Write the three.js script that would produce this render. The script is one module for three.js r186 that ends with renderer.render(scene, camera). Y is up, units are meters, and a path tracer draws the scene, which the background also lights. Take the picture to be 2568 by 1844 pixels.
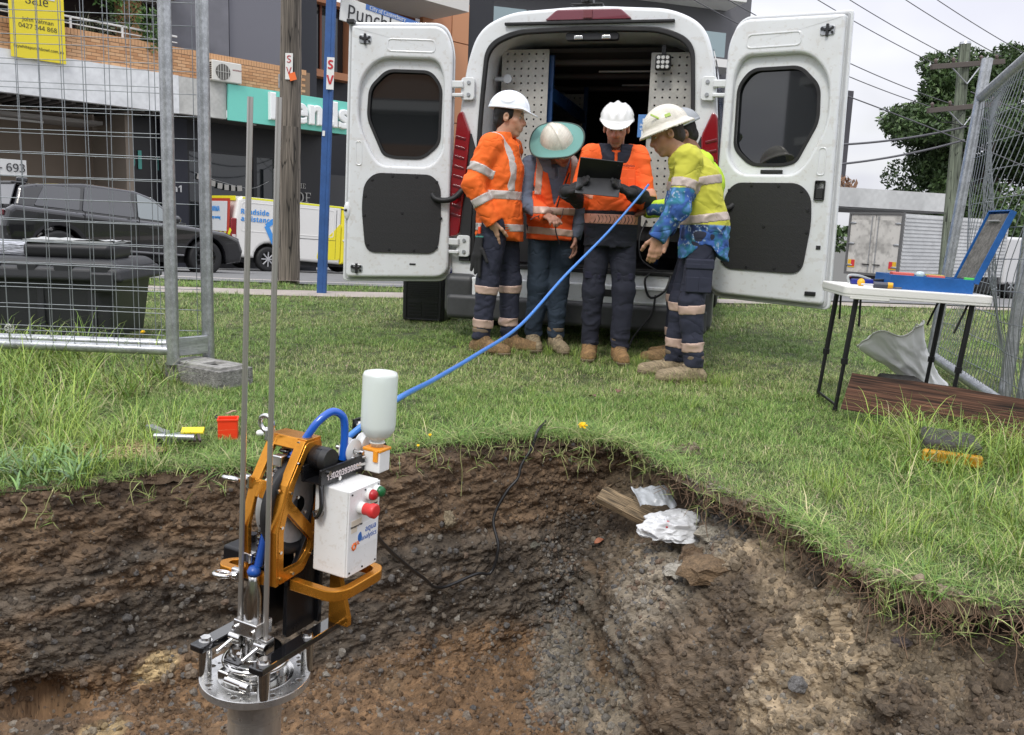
import * as THREE from 'three';
import { RoundedBoxGeometry } from 'three/addons/geometries/RoundedBoxGeometry.js';
import { mergeGeometries, mergeVertices, toCreasedNormals } from 'three/addons/utils/BufferGeometryUtils.js';
import { FontLoader } from 'three/addons/loaders/FontLoader.js';
import { TextGeometry } from 'three/addons/geometries/TextGeometry.js';

// ---------------------------------------------------------------- camera, sky, sun, exposure
const scene = new THREE.Scene();
const camera = new THREE.PerspectiveCamera(46.4, 1024 / 735, 0.05, 600);
camera.position.set(0, 0.92, 0);
camera.rotation.order = 'YXZ';
camera.rotation.set(-0.1645, 0, 0.04);
const renderer = new THREE.WebGLRenderer({ antialias: true });
renderer.setSize(1024, 735);
renderer.toneMapping = THREE.LinearToneMapping;
renderer.toneMappingExposure = 1.16;
renderer.shadowMap.enabled = true;

function rng(seed) { let a = seed >>> 0; return () => { a = (a + 0x6D2B79F5) | 0; let t = Math.imul(a ^ (a >>> 15), 1 | a); t = (t + Math.imul(t ^ (t >>> 7), 61 | t)) ^ t; return ((t ^ (t >>> 14)) >>> 0) / 4294967296; }; }
// gradient-free value noise, tileable when a period is given
const HASH = new Float32Array(4096); { const r = rng(77); for (let i = 0; i < 4096; i++) HASH[i] = r(); }
const hsh = (x, y, z) => HASH[((Math.imul(x, 73856093) ^ Math.imul(y, 19349663) ^ Math.imul(z, 83492791)) >>> 3) & 4095];
const mod = (a, n) => ((a % n) + n) % n;
function vnoise(x, y, z = 0, per = 0) {
  const xi = Math.floor(x), yi = Math.floor(y), zi = Math.floor(z); let u = x - xi, v = y - yi, w = z - zi;
  u = u * u * (3 - 2 * u); v = v * v * (3 - 2 * v); w = w * w * (3 - 2 * w);
  const X0 = per ? mod(xi, per) : xi, X1 = per ? mod(xi + 1, per) : xi + 1, Y0 = per ? mod(yi, per) : yi, Y1 = per ? mod(yi + 1, per) : yi + 1;
  const l = (a, b, t) => a + (b - a) * t;
  const f = (Z) => l(l(hsh(X0, Y0, Z), hsh(X1, Y0, Z), u), l(hsh(X0, Y1, Z), hsh(X1, Y1, Z), u), v);
  return w === 0 ? f(zi) : l(f(zi), f(zi + 1), w);
}
function fbm(x, y, z, o = 4, per = 0) { let s = 0, a = 0.5, t = 0; for (let i = 0; i < o; i++) { s += a * vnoise(x, y, z + i * 7, per); t += a; x *= 2; y *= 2; z *= 2; per *= 2; a *= 0.5; } return s / t; }
const clamp = (x, a = 0, b = 1) => Math.min(b, Math.max(a, x));
const sstep = (a, b, x) => { const t = clamp((x - a) / (b - a)); return t * t * (3 - 2 * t); };
const lerp = (a, b, t) => a + (b - a) * t;
const V = (x, y, z) => new THREE.Vector3(x, y, z);

// overcast sky: three times as bright overhead as at the horizon
{
  const W = 1024, Hh = 512, d = new Float32Array(W * Hh * 4);
  for (let j = 0; j < Hh; j++) for (let i = 0; i < W; i++) {
    const th = (j + 0.5) / Hh * Math.PI - Math.PI / 2, ph = (i + 0.5) / W * 2 * Math.PI;
    const y = Math.sin(th), c = Math.cos(th), x = c * Math.cos(ph), z = c * Math.sin(ph);
    const k = 1 / (Math.abs(y) + 0.22), u = x * k, w = z * k;
    let n = fbm(u * 1.6 + 11, w * 1.6 + 4, 3, 6), m = fbm(u * 5.5 + 3, w * 5.5, 9, 4);
    let cl = sstep(0.30, 0.72, n * 0.8 + m * 0.2);
    let b = (0.80 + 0.26 * cl - 0.12 * sstep(0.45, 0.75, m) * cl) * 1.95 * (1 + 2 * Math.max(0, y)) / 3;
    let r = b * 0.985, g = b, bl = b * (1.035 + 0.09 * (1 - cl));
    if (y < 0) { r = g = bl = 0.25; }
    const o = (j * W + i) * 4; d[o] = r; d[o + 1] = g; d[o + 2] = bl; d[o + 3] = 1;
  }
  const t = new THREE.DataTexture(d, W, Hh, THREE.RGBAFormat, THREE.FloatType);
  t.mapping = THREE.EquirectangularReflectionMapping; t.magFilter = THREE.LinearFilter; t.minFilter = THREE.LinearFilter; t.needsUpdate = true;
  scene.background = t; scene.environment = t;
}
const sun = new THREE.DirectionalLight(new THREE.Color(1.0, 0.96, 0.88), 1.5);
sun.position.set(-4, 14, 6); sun.target.position.set(0, 0, -5); sun.castShadow = true; sun.shadow.radius = 26;
sun.shadow.mapSize.set(2048, 2048);
Object.assign(sun.shadow.camera, { left: -16, right: 16, top: 16, bottom: -16, near: 1, far: 60 });
scene.add(sun, sun.target);

// ---------------------------------------------------------------- materials
function dtex(S, fn, srgb, rep) {
  const d = new Uint8Array(S * S * 4);
  for (let j = 0; j < S; j++) for (let i = 0; i < S; i++) { const c = fn(i / S, j / S), o = (j * S + i) * 4; if (typeof c === 'number') { d[o] = d[o + 1] = d[o + 2] = clamp(c) * 255; } else { d[o] = clamp(c[0]) * 255; d[o + 1] = clamp(c[1]) * 255; d[o + 2] = clamp(c[2]) * 255; } d[o + 3] = 255; }
  const t = new THREE.DataTexture(d, S, S); t.wrapS = t.wrapT = THREE.RepeatWrapping; t.magFilter = THREE.LinearFilter; t.minFilter = THREE.LinearMipmapLinearFilter; t.generateMipmaps = true;
  if (srgb) t.colorSpace = THREE.SRGBColorSpace; if (rep) t.repeat.set(rep[0], rep[1]); t.needsUpdate = true; return t;
}
const rep = (t, x, y) => { const c = t.clone(); c.repeat.set(x, y); c.needsUpdate = true; return c; };
const T_grain = dtex(512, (u, v) => { const f = fbm(u * 24, v * 24, 1, 5, 24), g = fbm(u * 6, v * 6, 5, 3, 6); const s = vnoise(u * 128, v * 128, 2, 128); return 0.80 + 0.45 * (f - 0.5) + 0.3 * (g - 0.5) + (s > 0.93 ? 0.25 : 0) - (s < 0.08 ? 0.2 : 0); }, true);
const T_bump = dtex(512, (u, v) => fbm(u * 32, v * 32, 4, 4, 32) * 0.7 + 0.3 * fbm(u * 8, v * 8, 2, 3, 8));
const T_fold = dtex(512, (u, v) => { const w = fbm(u * 4, v * 4, 8, 4, 4); const r = Math.abs(fbm(u * 5 + w, v * 9 + w, 3, 3) - 0.5) * 2; return 0.8 - 0.8 * Math.pow(1 - r, 4) + 0.1 * w; });
const T_wood = dtex(512, (u, v) => { const w = fbm(u * 3, v * 3, 2, 3, 3); const g = fbm(u * 6 + 0.4 * w, v * 96, 1, 3); const k = fbm(u * 2, v * 24, 5, 3); return 0.35 + 0.75 * (g - 0.3) + 0.25 * (k - 0.5); }, true);
const T_woodV = dtex(512, (u, v) => { const w = fbm(u * 4, v * 3, 2, 3, 0); const g = fbm(u * 60 + 2 * w, v * 5, 1, 3), k = fbm(u * 18, v * 2, 5, 3), cr = Math.abs(fbm(u * 26 + w * 2, v * 3 + 9, 8, 2) - 0.5); return 0.66 + 0.5 * (g - 0.5) + 0.35 * (k - 0.5) - 0.35 * sstep(0.03, 0.0, cr); }, true);
const T_patch = dtex(256, (u, v) => 0.92 + 0.16 * (fbm(u * 4, v * 4, 6, 5, 4) - 0.5) + 0.1 * (fbm(u * 20, v * 20, 3, 3, 20) - 0.5), true);
const T_grime = dtex(512, (u, v) => { const n = fbm(u * 5, v * 5, 4, 4, 5), s = vnoise(u * 90, v * 90, 6, 90), m = fbm(u * 30, v * 30, 2, 3, 30); const k = 0.022 * sstep(0.5, 0.75, n) + (s > 0.94 && m > 0.56 ? 0.12 : 0) + 0.05 * sstep(0.62, 0.8, m); return [1 - k * 0.8, 1 - k, 1 - k * 1.25]; }, true);
const T_rough = dtex(256, (u, v) => 0.75 + 0.5 * (fbm(u * 5, v * 5, 9, 5, 5) - 0.5));
const T_galv = dtex(256, (u, v) => 0.88 + 0.22 * (fbm(u * 9, v * 9, 2, 4, 9) - 0.5) + 0.14 * (vnoise(u * 40, v * 40, 4, 40) - 0.5), true);
const col = (c) => (Array.isArray(c) ? new THREE.Color().setRGB(c[0], c[1], c[2]) : new THREE.Color(c));
function M(c, rough = 0.6, metal = 0, x = {}) {
  const P = x.clearcoat !== undefined || x.transmission !== undefined || x.sheen !== undefined;
  const m = new (P ? THREE.MeshPhysicalMaterial : THREE.MeshStandardMaterial)({ color: col(c), roughness: rough, metalness: metal, ...x }); return m;
}
const Mt = (c, rough, metal, s = 2, x = {}) => M(c, rough, metal, { map: rep(T_patch, s, s), roughnessMap: rep(T_rough, s * 1.3, s * 1.3), ...x });
const DS = { side: THREE.DoubleSide };
const glassM = M([0.02, 0.025, 0.03], 0.04, 0, { transmission: 0.55, thickness: 0, ior: 1.5, color: col([0.25, 0.28, 0.29]) });
const darkGlass = M([0.012, 0.014, 0.016], 0.05, 0.0, { clearcoat: 1, clearcoatRoughness: 0.03 });
const paintW = M([0.74, 0.75, 0.76], 0.32, 0, { clearcoat: 0.8, clearcoatRoughness: 0.08 });
const blackPl = Mt([0.018, 0.018, 0.02], 0.55, 0, 3), blackRub = Mt([0.012, 0.012, 0.013], 0.85, 0, 3);
const steel = Mt([0.62, 0.61, 0.59], 0.28, 1, 3), steelB = M([0.72, 0.71, 0.69], 0.14, 1), alu = Mt([0.75, 0.75, 0.75], 0.38, 1, 3);
const galv = M([0.56, 0.58, 0.60], 0.48, 0.7, { map: rep(T_galv, 2, 14), roughnessMap: rep(T_rough, 2, 12) });
const whitePl = M([0.8, 0.8, 0.79], 0.4);

// ---------------------------------------------------------------- builders
const taken = {};
function numbered(n) { if (!(n in taken)) { taken[n] = 0; return n; } taken[n]++; return n + '_' + String(taken[n]).padStart(3, '0'); }
function tag(o, label, category, group, kind) { if (label) o.userData.label = label; if (category) o.userData.category = category; if (group) o.userData.group = group; if (kind) o.userData.kind = kind; return o; }
function thing(name, label, category, pos = [0, 0, 0], turn = 0, group) { const o = new THREE.Group(); o.name = numbered(name); o.position.set(...pos); o.rotation.y = turn; scene.add(o); return tag(o, label, category, group); }
function add(parent, name, geo, m, label) {
  if (Array.isArray(geo)) geo = merge(geo);
  const o = new THREE.Mesh(geo, m); o.name = parent === scene ? numbered(name) : name; o.castShadow = o.receiveShadow = true; parent.add(o); if (label) o.userData.label = label; return o;
}
const addEach = (parent, name, list, m) => list.map((g) => add(parent, name, g, m));
function struct(name, geo, m) { const o = add(scene, name, geo, m); o.userData.kind = 'structure'; return o; }
function one(name, label, category, geo, m, pos = [0, 0, 0], turn = 0, group) { const o = add(scene, name, geo, m); o.position.set(...pos); o.rotation.y = turn; return tag(o, label, category, group); }
function copyOf(o, label, group) { const c = o.clone(); c.name = numbered(o.name.replace(/_\d\d\d$/, '')); c.userData = { ...o.userData }; if (label) c.userData.label = label; if (group) c.userData.group = group; scene.add(c); return c; }
function merge(gs) {
  gs = gs.map((g) => { g = g.index ? g.toNonIndexed() : g; for (const k of Object.keys(g.attributes)) if (!['position', 'normal', 'uv', 'color'].includes(k)) g.deleteAttribute(k); if (!g.attributes.uv) g.setAttribute('uv', new THREE.BufferAttribute(new Float32Array(g.attributes.position.count * 2), 2)); if (!g.attributes.normal) g.computeVertexNormals(); return g; });
  const anyC = gs.some((g) => g.attributes.color); if (anyC) gs.forEach((g) => { if (!g.attributes.color) g.setAttribute('color', new THREE.BufferAttribute(new Float32Array(g.attributes.position.count * 3).fill(1), 3)); });
  return mergeGeometries(gs);
}
// uv in metres by the dominant axis of the normal
function uvm(g, s = 1) {
  if (g.index) g = g.toNonIndexed(); const p = g.attributes.position, n = g.attributes.normal || (g.computeVertexNormals(), g.attributes.normal), uv = new Float32Array(p.count * 2);
  for (let i = 0; i < p.count; i += 3) {
    const ax = Math.abs(n.getX(i) + n.getX(i + 1) + n.getX(i + 2)), ay = Math.abs(n.getY(i) + n.getY(i + 1) + n.getY(i + 2)), az = Math.abs(n.getZ(i) + n.getZ(i + 1) + n.getZ(i + 2));
    for (let k = i; k < i + 3; k++) { let a, b; if (ax >= ay && ax >= az) { a = p.getZ(k); b = p.getY(k); } else if (ay >= az) { a = p.getX(k); b = p.getZ(k); } else { a = p.getX(k); b = p.getY(k); } uv[k * 2] = a * s; uv[k * 2 + 1] = b * s; }
  }
  g.setAttribute('uv', new THREE.BufferAttribute(uv, 2)); return g;
}
const box = (w, h, d, x = 0, y = 0, z = 0, r = 0) => { const g = r > 0 ? new RoundedBoxGeometry(w, h, d, 2, Math.min(r, w / 2.01, h / 2.01, d / 2.01)) : new THREE.BoxGeometry(w, h, d); g.translate(x, y, z); return uvm(g); };
const cyl = (r0, r1, h, x = 0, y = 0, z = 0, n = 20, axis = 'y') => { const g = new THREE.CylinderGeometry(r1, r0, h, n); if (axis === 'x') g.rotateZ(-Math.PI / 2); if (axis === 'z') g.rotateX(Math.PI / 2); g.translate(x, y, z); return g; };
function bar(a, b, r, n = 8, r2) { a = V(...(a.toArray ? a.toArray() : a)); b = V(...(b.toArray ? b.toArray() : b)); const d = b.clone().sub(a), L = d.length(); const g = new THREE.CylinderGeometry(r2 ?? r, r, L, n); g.applyQuaternion(new THREE.Quaternion().setFromUnitVectors(V(0, 1, 0), d.normalize())); g.translate((a.x + b.x) / 2, (a.y + b.y) / 2, (a.z + b.z) / 2); return g; }
function beam(a, b, w, h) { a = V(...a); b = V(...b); const d = b.clone().sub(a), L = d.length(); const g = uvm(new THREE.BoxGeometry(w, h, L)); g.lookAt ? 0 : 0; const m = new THREE.Matrix4().lookAt(b, a, V(0, 1, 0)); g.applyMatrix4(m); g.translate((a.x + b.x) / 2, (a.y + b.y) / 2, (a.z + b.z) / 2); return g; }
const tube = (pts, r, seg = 40, n = 8, closed = false) => new THREE.TubeGeometry(new THREE.CatmullRomCurve3(pts.map((p) => V(...p)), closed, 'centripetal'), seg, r, n, closed);
const lathe = (pts, n = 32) => new THREE.LatheGeometry(pts.map((p) => new THREE.Vector2(p[0], p[1])), n);
function rr(w, h, r, x = 0, y = 0) { return poly([[x - w / 2, y - h / 2], [x + w / 2, y - h / 2], [x + w / 2, y + h / 2], [x - w / 2, y + h / 2]], r); }
// polygon with rounded corners; r a number or one per corner
function poly(pts, r = 0, path) {
  const s = path ? new THREE.Path() : new THREE.Shape(), n = pts.length;
  for (let i = 0; i < n; i++) {
    const p = pts[i], a = pts[(i + n - 1) % n], b = pts[(i + 1) % n], ri = Array.isArray(r) ? r[i] : r;
    const la = Math.hypot(a[0] - p[0], a[1] - p[1]), lb = Math.hypot(b[0] - p[0], b[1] - p[1]), q = Math.min(ri, la * 0.49, lb * 0.49);
    const s0 = [p[0] + (a[0] - p[0]) / la * q, p[1] + (a[1] - p[1]) / la * q], s1 = [p[0] + (b[0] - p[0]) / lb * q, p[1] + (b[1] - p[1]) / lb * q];
    if (i === 0) s.moveTo(...s0); else s.lineTo(...s0);
    if (q > 0) s.quadraticCurveTo(p[0], p[1], ...s1);
  }
  s.closePath(); return s;
}
function ext(shape, depth, bevel = 0, z = 0, seg = 6, bs = 2) { const g = new THREE.ExtrudeGeometry(shape, { depth, bevelEnabled: bevel > 0, bevelThickness: bevel, bevelSize: bevel, bevelOffset: -bevel, bevelSegments: bs, curveSegments: seg }); g.translate(0, 0, z); return g; }
const circ = (r, x = 0, y = 0, n = 24, path) => { const s = path ? new THREE.Path() : new THREE.Shape(); for (let i = 0; i < n; i++) { const a = i / n * 2 * Math.PI; i ? s.lineTo(x + Math.cos(a) * r, y + Math.sin(a) * r) : s.moveTo(x + r, y); } s.closePath(); return s; };
const holed = (s, ...hs) => { s.holes.push(...hs); return s; };
const at = (g, x = 0, y = 0, z = 0, rx = 0, ry = 0, rz = 0, s = 1) => { if (s !== 1) g.scale(s, s, s); if (rz) g.rotateZ(rz); if (rx) g.rotateX(rx); if (ry) g.rotateY(ry); g.translate(x, y, z); return g; };
function jitter(g, a, f, seed = 0) { if (!g.index) g = mergeVertices(g); const p = g.attributes.position; g.computeVertexNormals(); const n = g.attributes.normal; for (let i = 0; i < p.count; i++) { const x = p.getX(i), y = p.getY(i), z = p.getZ(i), k = a * (fbm(x * f + seed, y * f + seed * 2, z * f, 3) - 0.5) * 2; p.setXYZ(i, x + n.getX(i) * k, y + n.getY(i) * k, z + n.getZ(i) * k); } g.computeVertexNormals(); return g; }
function stoneGeo(seed, flat = 0.7, det = 1) { let g = mergeVertices(new THREE.IcosahedronGeometry(1, det).deleteAttribute('uv').deleteAttribute('normal')); const r = rng(seed), p = g.attributes.position; for (let i = 0; i < p.count; i++) { const k = 0.75 + 0.4 * r(); p.setXYZ(i, p.getX(i) * k * (0.8 + 0.2 * r()), p.getY(i) * k * flat, p.getZ(i) * k); } g = g.toNonIndexed(); g.computeVertexNormals(); return uvm(g, 0.4); }
const [fontB, fontR, fontS] = await Promise.all(['sans_bold', 'sans_regular', 'serif_regular'].map((n) => new FontLoader().loadAsync('fonts/droid/droid_' + n + '.typeface.json')));
function text(s, size, depth = 0.004, font = fontR, centre = true) { const g = new TextGeometry(s, { font, size, depth, curveSegments: 4, bevelEnabled: false }); g.computeBoundingBox(); if (centre) g.translate(-(g.boundingBox.max.x + g.boundingBox.min.x) / 2, 0, 0); return g; }
// ---------------------------------------------------------------- ground
const gy = (d) => (d < 10.5 ? 0 : d < 13.3 ? -0.052 / 5.6 * (d - 10.5) ** 2 : -0.0728 - 0.052 * (d - 13.3));
const HOLES = [[-1.46, -0.66, -2.54, 0.17, 0.12], [-1.0, -0.72, -2.72, 0.12, 0.06], [-0.30, -0.27, -3.50, 0.05, 0.04], [0.66, -0.12, -3.52, 0.28, 0.19], [0.86, -0.13, -3.0, 0.14, 0.05], [-0.07, -0.77, -3.1, 0.08, 0.05]];
const PITCOLS = [
[[-1.96,0.00,-2.61],[-1.91,-0.14,-2.52],[-1.90,-0.33,-2.48],[-1.86,-0.52,-2.42],[-1.83,-0.60,-2.38],[-1.69,-0.56,-2.20],[-1.46,-0.57,-1.90]],
[[-1.52,0.00,-2.71],[-1.52,-0.17,-2.69],[-1.50,-0.38,-2.64],[-1.47,-0.59,-2.58],[-1.45,-0.68,-2.55],[-1.32,-0.62,-2.32],[-1.14,-0.63,-2.00]],
[[-1.25,0.00,-2.96],[-1.24,-0.21,-2.92],[-1.23,-0.45,-2.87],[-1.20,-0.67,-2.80],[-1.16,-0.74,-2.70],[-1.08,-0.73,-2.50],[-0.91,-0.69,-2.10]],
[[-0.94,0.00,-3.06],[-0.93,-0.24,-3.02],[-0.92,-0.48,-2.98],[-0.90,-0.71,-2.90],[-0.86,-0.77,-2.80],[-0.79,-0.77,-2.58],[-0.65,-0.72,-2.15]],
[[-0.58,0.00,-3.27],[-0.57,-0.25,-3.24],[-0.56,-0.51,-3.19],[-0.54,-0.73,-3.10],[-0.52,-0.80,-3.00],[-0.47,-0.83,-2.70],[-0.38,-0.75,-2.20]],
[[-0.24,0.00,-3.54],[-0.23,-0.25,-3.50],[-0.22,-0.56,-3.44],[-0.21,-0.80,-3.35],[-0.19,-0.89,-3.22],[-0.17,-0.91,-2.85],[-0.13,-0.85,-2.35]],
[[0.04,0.00,-3.68],[0.05,-0.26,-3.63],[0.07,-0.55,-3.58],[0.10,-0.78,-3.50],[0.08,-0.91,-3.38],[0.08,-0.97,-2.95],[0.08,-0.88,-2.40]],
[[0.22,0.00,-3.71],[0.24,-0.23,-3.71],[0.25,-0.52,-3.68],[0.27,-0.74,-3.64],[0.25,-0.88,-3.42],[0.26,-0.99,-3.00],[0.23,-0.94,-2.50]],
[[0.36,0.00,-3.70],[0.38,-0.24,-3.74],[0.37,-0.48,-3.70],[0.35,-0.65,-3.60],[0.40,-0.83,-3.38],[0.47,-0.95,-2.95],[0.44,-0.93,-2.50]],
[[0.54,0.00,-3.63],[0.56,-0.18,-3.72],[0.52,-0.35,-3.55],[0.48,-0.42,-3.35],[0.50,-0.53,-2.95],[0.58,-0.69,-2.55],[0.61,-0.78,-2.30]],
[[0.69,0.00,-3.20],[0.74,-0.15,-3.40],[0.68,-0.28,-3.26],[0.64,-0.33,-2.98],[0.69,-0.43,-2.66],[0.74,-0.55,-2.35],[0.74,-0.62,-2.10]],
[[0.84,0.00,-2.92],[0.89,-0.12,-3.05],[0.84,-0.19,-2.92],[0.80,-0.25,-2.70],[0.85,-0.35,-2.46],[0.88,-0.45,-2.20],[0.86,-0.50,-1.95]],
[[0.98,0.00,-2.61],[1.03,-0.11,-2.74],[1.00,-0.15,-2.66],[0.97,-0.21,-2.50],[1.00,-0.30,-2.33],[1.02,-0.38,-2.10],[0.97,-0.42,-1.85]],
[[1.01,0.00,-2.33],[1.06,-0.10,-2.44],[1.05,-0.11,-2.40],[1.04,-0.17,-2.30],[1.07,-0.24,-2.18],[1.10,-0.31,-2.00],[1.07,-0.38,-1.80]],
[[1.13,0.00,-2.17],[1.20,-0.11,-2.30],[1.20,-0.13,-2.26],[1.21,-0.18,-2.20],[1.24,-0.23,-2.10],[1.25,-0.27,-1.95],[1.23,-0.36,-1.78]],
[[1.35,0.00,-2.09],[1.42,-0.10,-2.20],[1.42,-0.13,-2.17],[1.41,-0.17,-2.10],[1.43,-0.21,-2.02],[1.45,-0.25,-1.92],[1.41,-0.33,-1.75]],
[[1.65,0.00,-2.04],[1.70,-0.07,-2.10],[1.70,-0.10,-2.07],[1.68,-0.13,-2.00],[1.69,-0.17,-1.93],[1.70,-0.20,-1.84],[1.66,-0.28,-1.70]],
];
for (const c of PITCOLS) { const e = c[6]; c.push([e[0] * 0.98, e[1] - 0.02, -1.5], [e[0] * 0.97, 0, -1.2]); }
PITCOLS.unshift(PITCOLS[0].map((p) => [p[0] - 0.22, p[1] * 0.12, p[2]])); PITCOLS.push(PITCOLS[PITCOLS.length - 1].map((p) => [p[0] + 0.2, p[1] * 0.12, p[2]]));
// lawn edge of the excavation, smooth
const EDGE = PITCOLS.map((c) => c[0]);
function crom(p0, p1, p2, p3, t) { const t2 = t * t, t3 = t2 * t; return 0.5 * (2 * p1 + (p2 - p0) * t + (2 * p0 - 5 * p1 + 4 * p2 - p3) * t2 + (3 * p1 - p0 - 3 * p2 + p3) * t3); }
function colAt(s, k) { // s in columns, k row
  const n = PITCOLS.length, i = Math.min(n - 2, Math.floor(s)), t = s - i, g = (j) => PITCOLS[clamp(j, 0, n - 1)][k];
  const a = g(i - 1), b = g(i), c = g(i + 1), d = g(i + 2); return [0, 1, 2].map((q) => crom(a[q], b[q], c[q], d[q], t));
}
function pitPoint(s, t) { const rows = 8, kk = Math.min(rows - 1, Math.floor(t)), f = t - kk; const g = (j) => colAt(s, clamp(j, 0, rows)); const a = g(kk - 1), b = g(kk), c = g(kk + 1), d = g(kk + 2); return [0, 1, 2].map((q) => crom(a[q], b[q], c[q], d[q], f)); }
const edgePts = []; for (let i = 0; i <= 200; i++) { const s = i / 200 * (PITCOLS.length - 1); const p = colAt(s, 0); edgePts.push([p[0], p[2] - 0.02 * (fbm(s * 4, 1, 2, 3) - 0.5)]); }
let pitGeo;
function pitSnap(q, off = 0) { const P = pitGeo.attributes.position.array, Nn = pitGeo.attributes.normal.array; let b = 1e9, k = 0; for (let i = 0; i < P.length; i += 3) { const d = (P[i] - q[0]) ** 2 + (P[i + 1] - q[1]) ** 2 + (P[i + 2] - q[2]) ** 2; if (d < b) { b = d; k = i; } } return [0, 1, 2].map((j) => P[k + j] + Nn[k + j] * off); }
// is (x,z) inside the excavation (in front of the edge)?
function inPit(x, z, grow = 0) {
  if (x < edgePts[0][0] || x > edgePts[200][0]) return false; // beyond the ends the edge turns towards the camera
  let inside = false; const P = PITPOLY; for (let i = 0, j = P.length - 1; i < P.length; j = i++) { if ((P[i][1] > z) !== (P[j][1] > z) && x < (P[j][0] - P[i][0]) * (z - P[i][1]) / (P[j][1] - P[i][1]) + P[i][0]) inside = !inside; }
  return inside;
}
const PITPOLY = [...edgePts, [1.8, -1.2], [-2.1, -1.2]];
const soilCol = (x, y, z) => { // topsoil, dark gravelly fill, clay below
  const n = fbm(x * 3.1 + 5, y * 3.1, z * 3.1, 4) - 0.5, m = fbm(x * 14, y * 14, z * 14, 3) - 0.5, right = sstep(0.35, 0.7, x + 0.25 * n);
  const yy = y + n * 0.30; let c = [0.095, 0.064, 0.040];
  const mix = (q, t) => { c = c.map((v, i) => lerp(v, q[i], t)); };
  mix([0.145, 0.098, 0.060], sstep(-0.05, -0.12, yy) * (1 - right));
  const band = lerp(-0.33, -0.42, sstep(-1.5, 0, x));
  mix([0.088, 0.070, 0.052], sstep(band + 0.10, band - 0.02, yy) * (1 - right)); mix([0.15, 0.10, 0.06], (1 - right) * sstep(0.55, 0.68, fbm(x * 1.7 + 3, y * 9, z * 1.7, 3)));
  const low = lerp(-0.60, -0.78, sstep(-1.5, -0.2, x));
  mix([0.18, 0.11, 0.058], sstep(low + 0.05, low - 0.05, yy) * (1 - right));
  mix([0.20, 0.145, 0.09], sstep(0.52, 0.66, fbm(x * 2.3 + 9, y * 4, z * 2.3, 3)) * sstep(low + 0.02, low - 0.1, yy));
  mix([0.135, 0.102, 0.070], right * 0.85);
  mix([0.31, 0.245, 0.165], right * sstep(0.46, 0.62, fbm(x * 3.4 + 2, 1, z * 3.4 + 4, 4)));
  mix([0.25, 0.215, 0.165], sstep(0.3, 0.12, Math.hypot((x - 0.62) * 0.8, z + 3.05)) * 0.9); // pale stony spill on the corner
  mix([0.21, 0.185, 0.145], sstep(0.16, 0.05, Math.abs(x - 0.27)) * sstep(-3.68, -3.5, z) * sstep(-3.0, -3.15, z));
  mix([0.4, 0.3, 0.16], sstep(0.055, 0.03, Math.hypot((x + 1.21) * 0.7, y + 0.66)));
  const k = 0.95 + 0.8 * m; return c.map((v) => Math.max(0.012, v * k));
};
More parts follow.
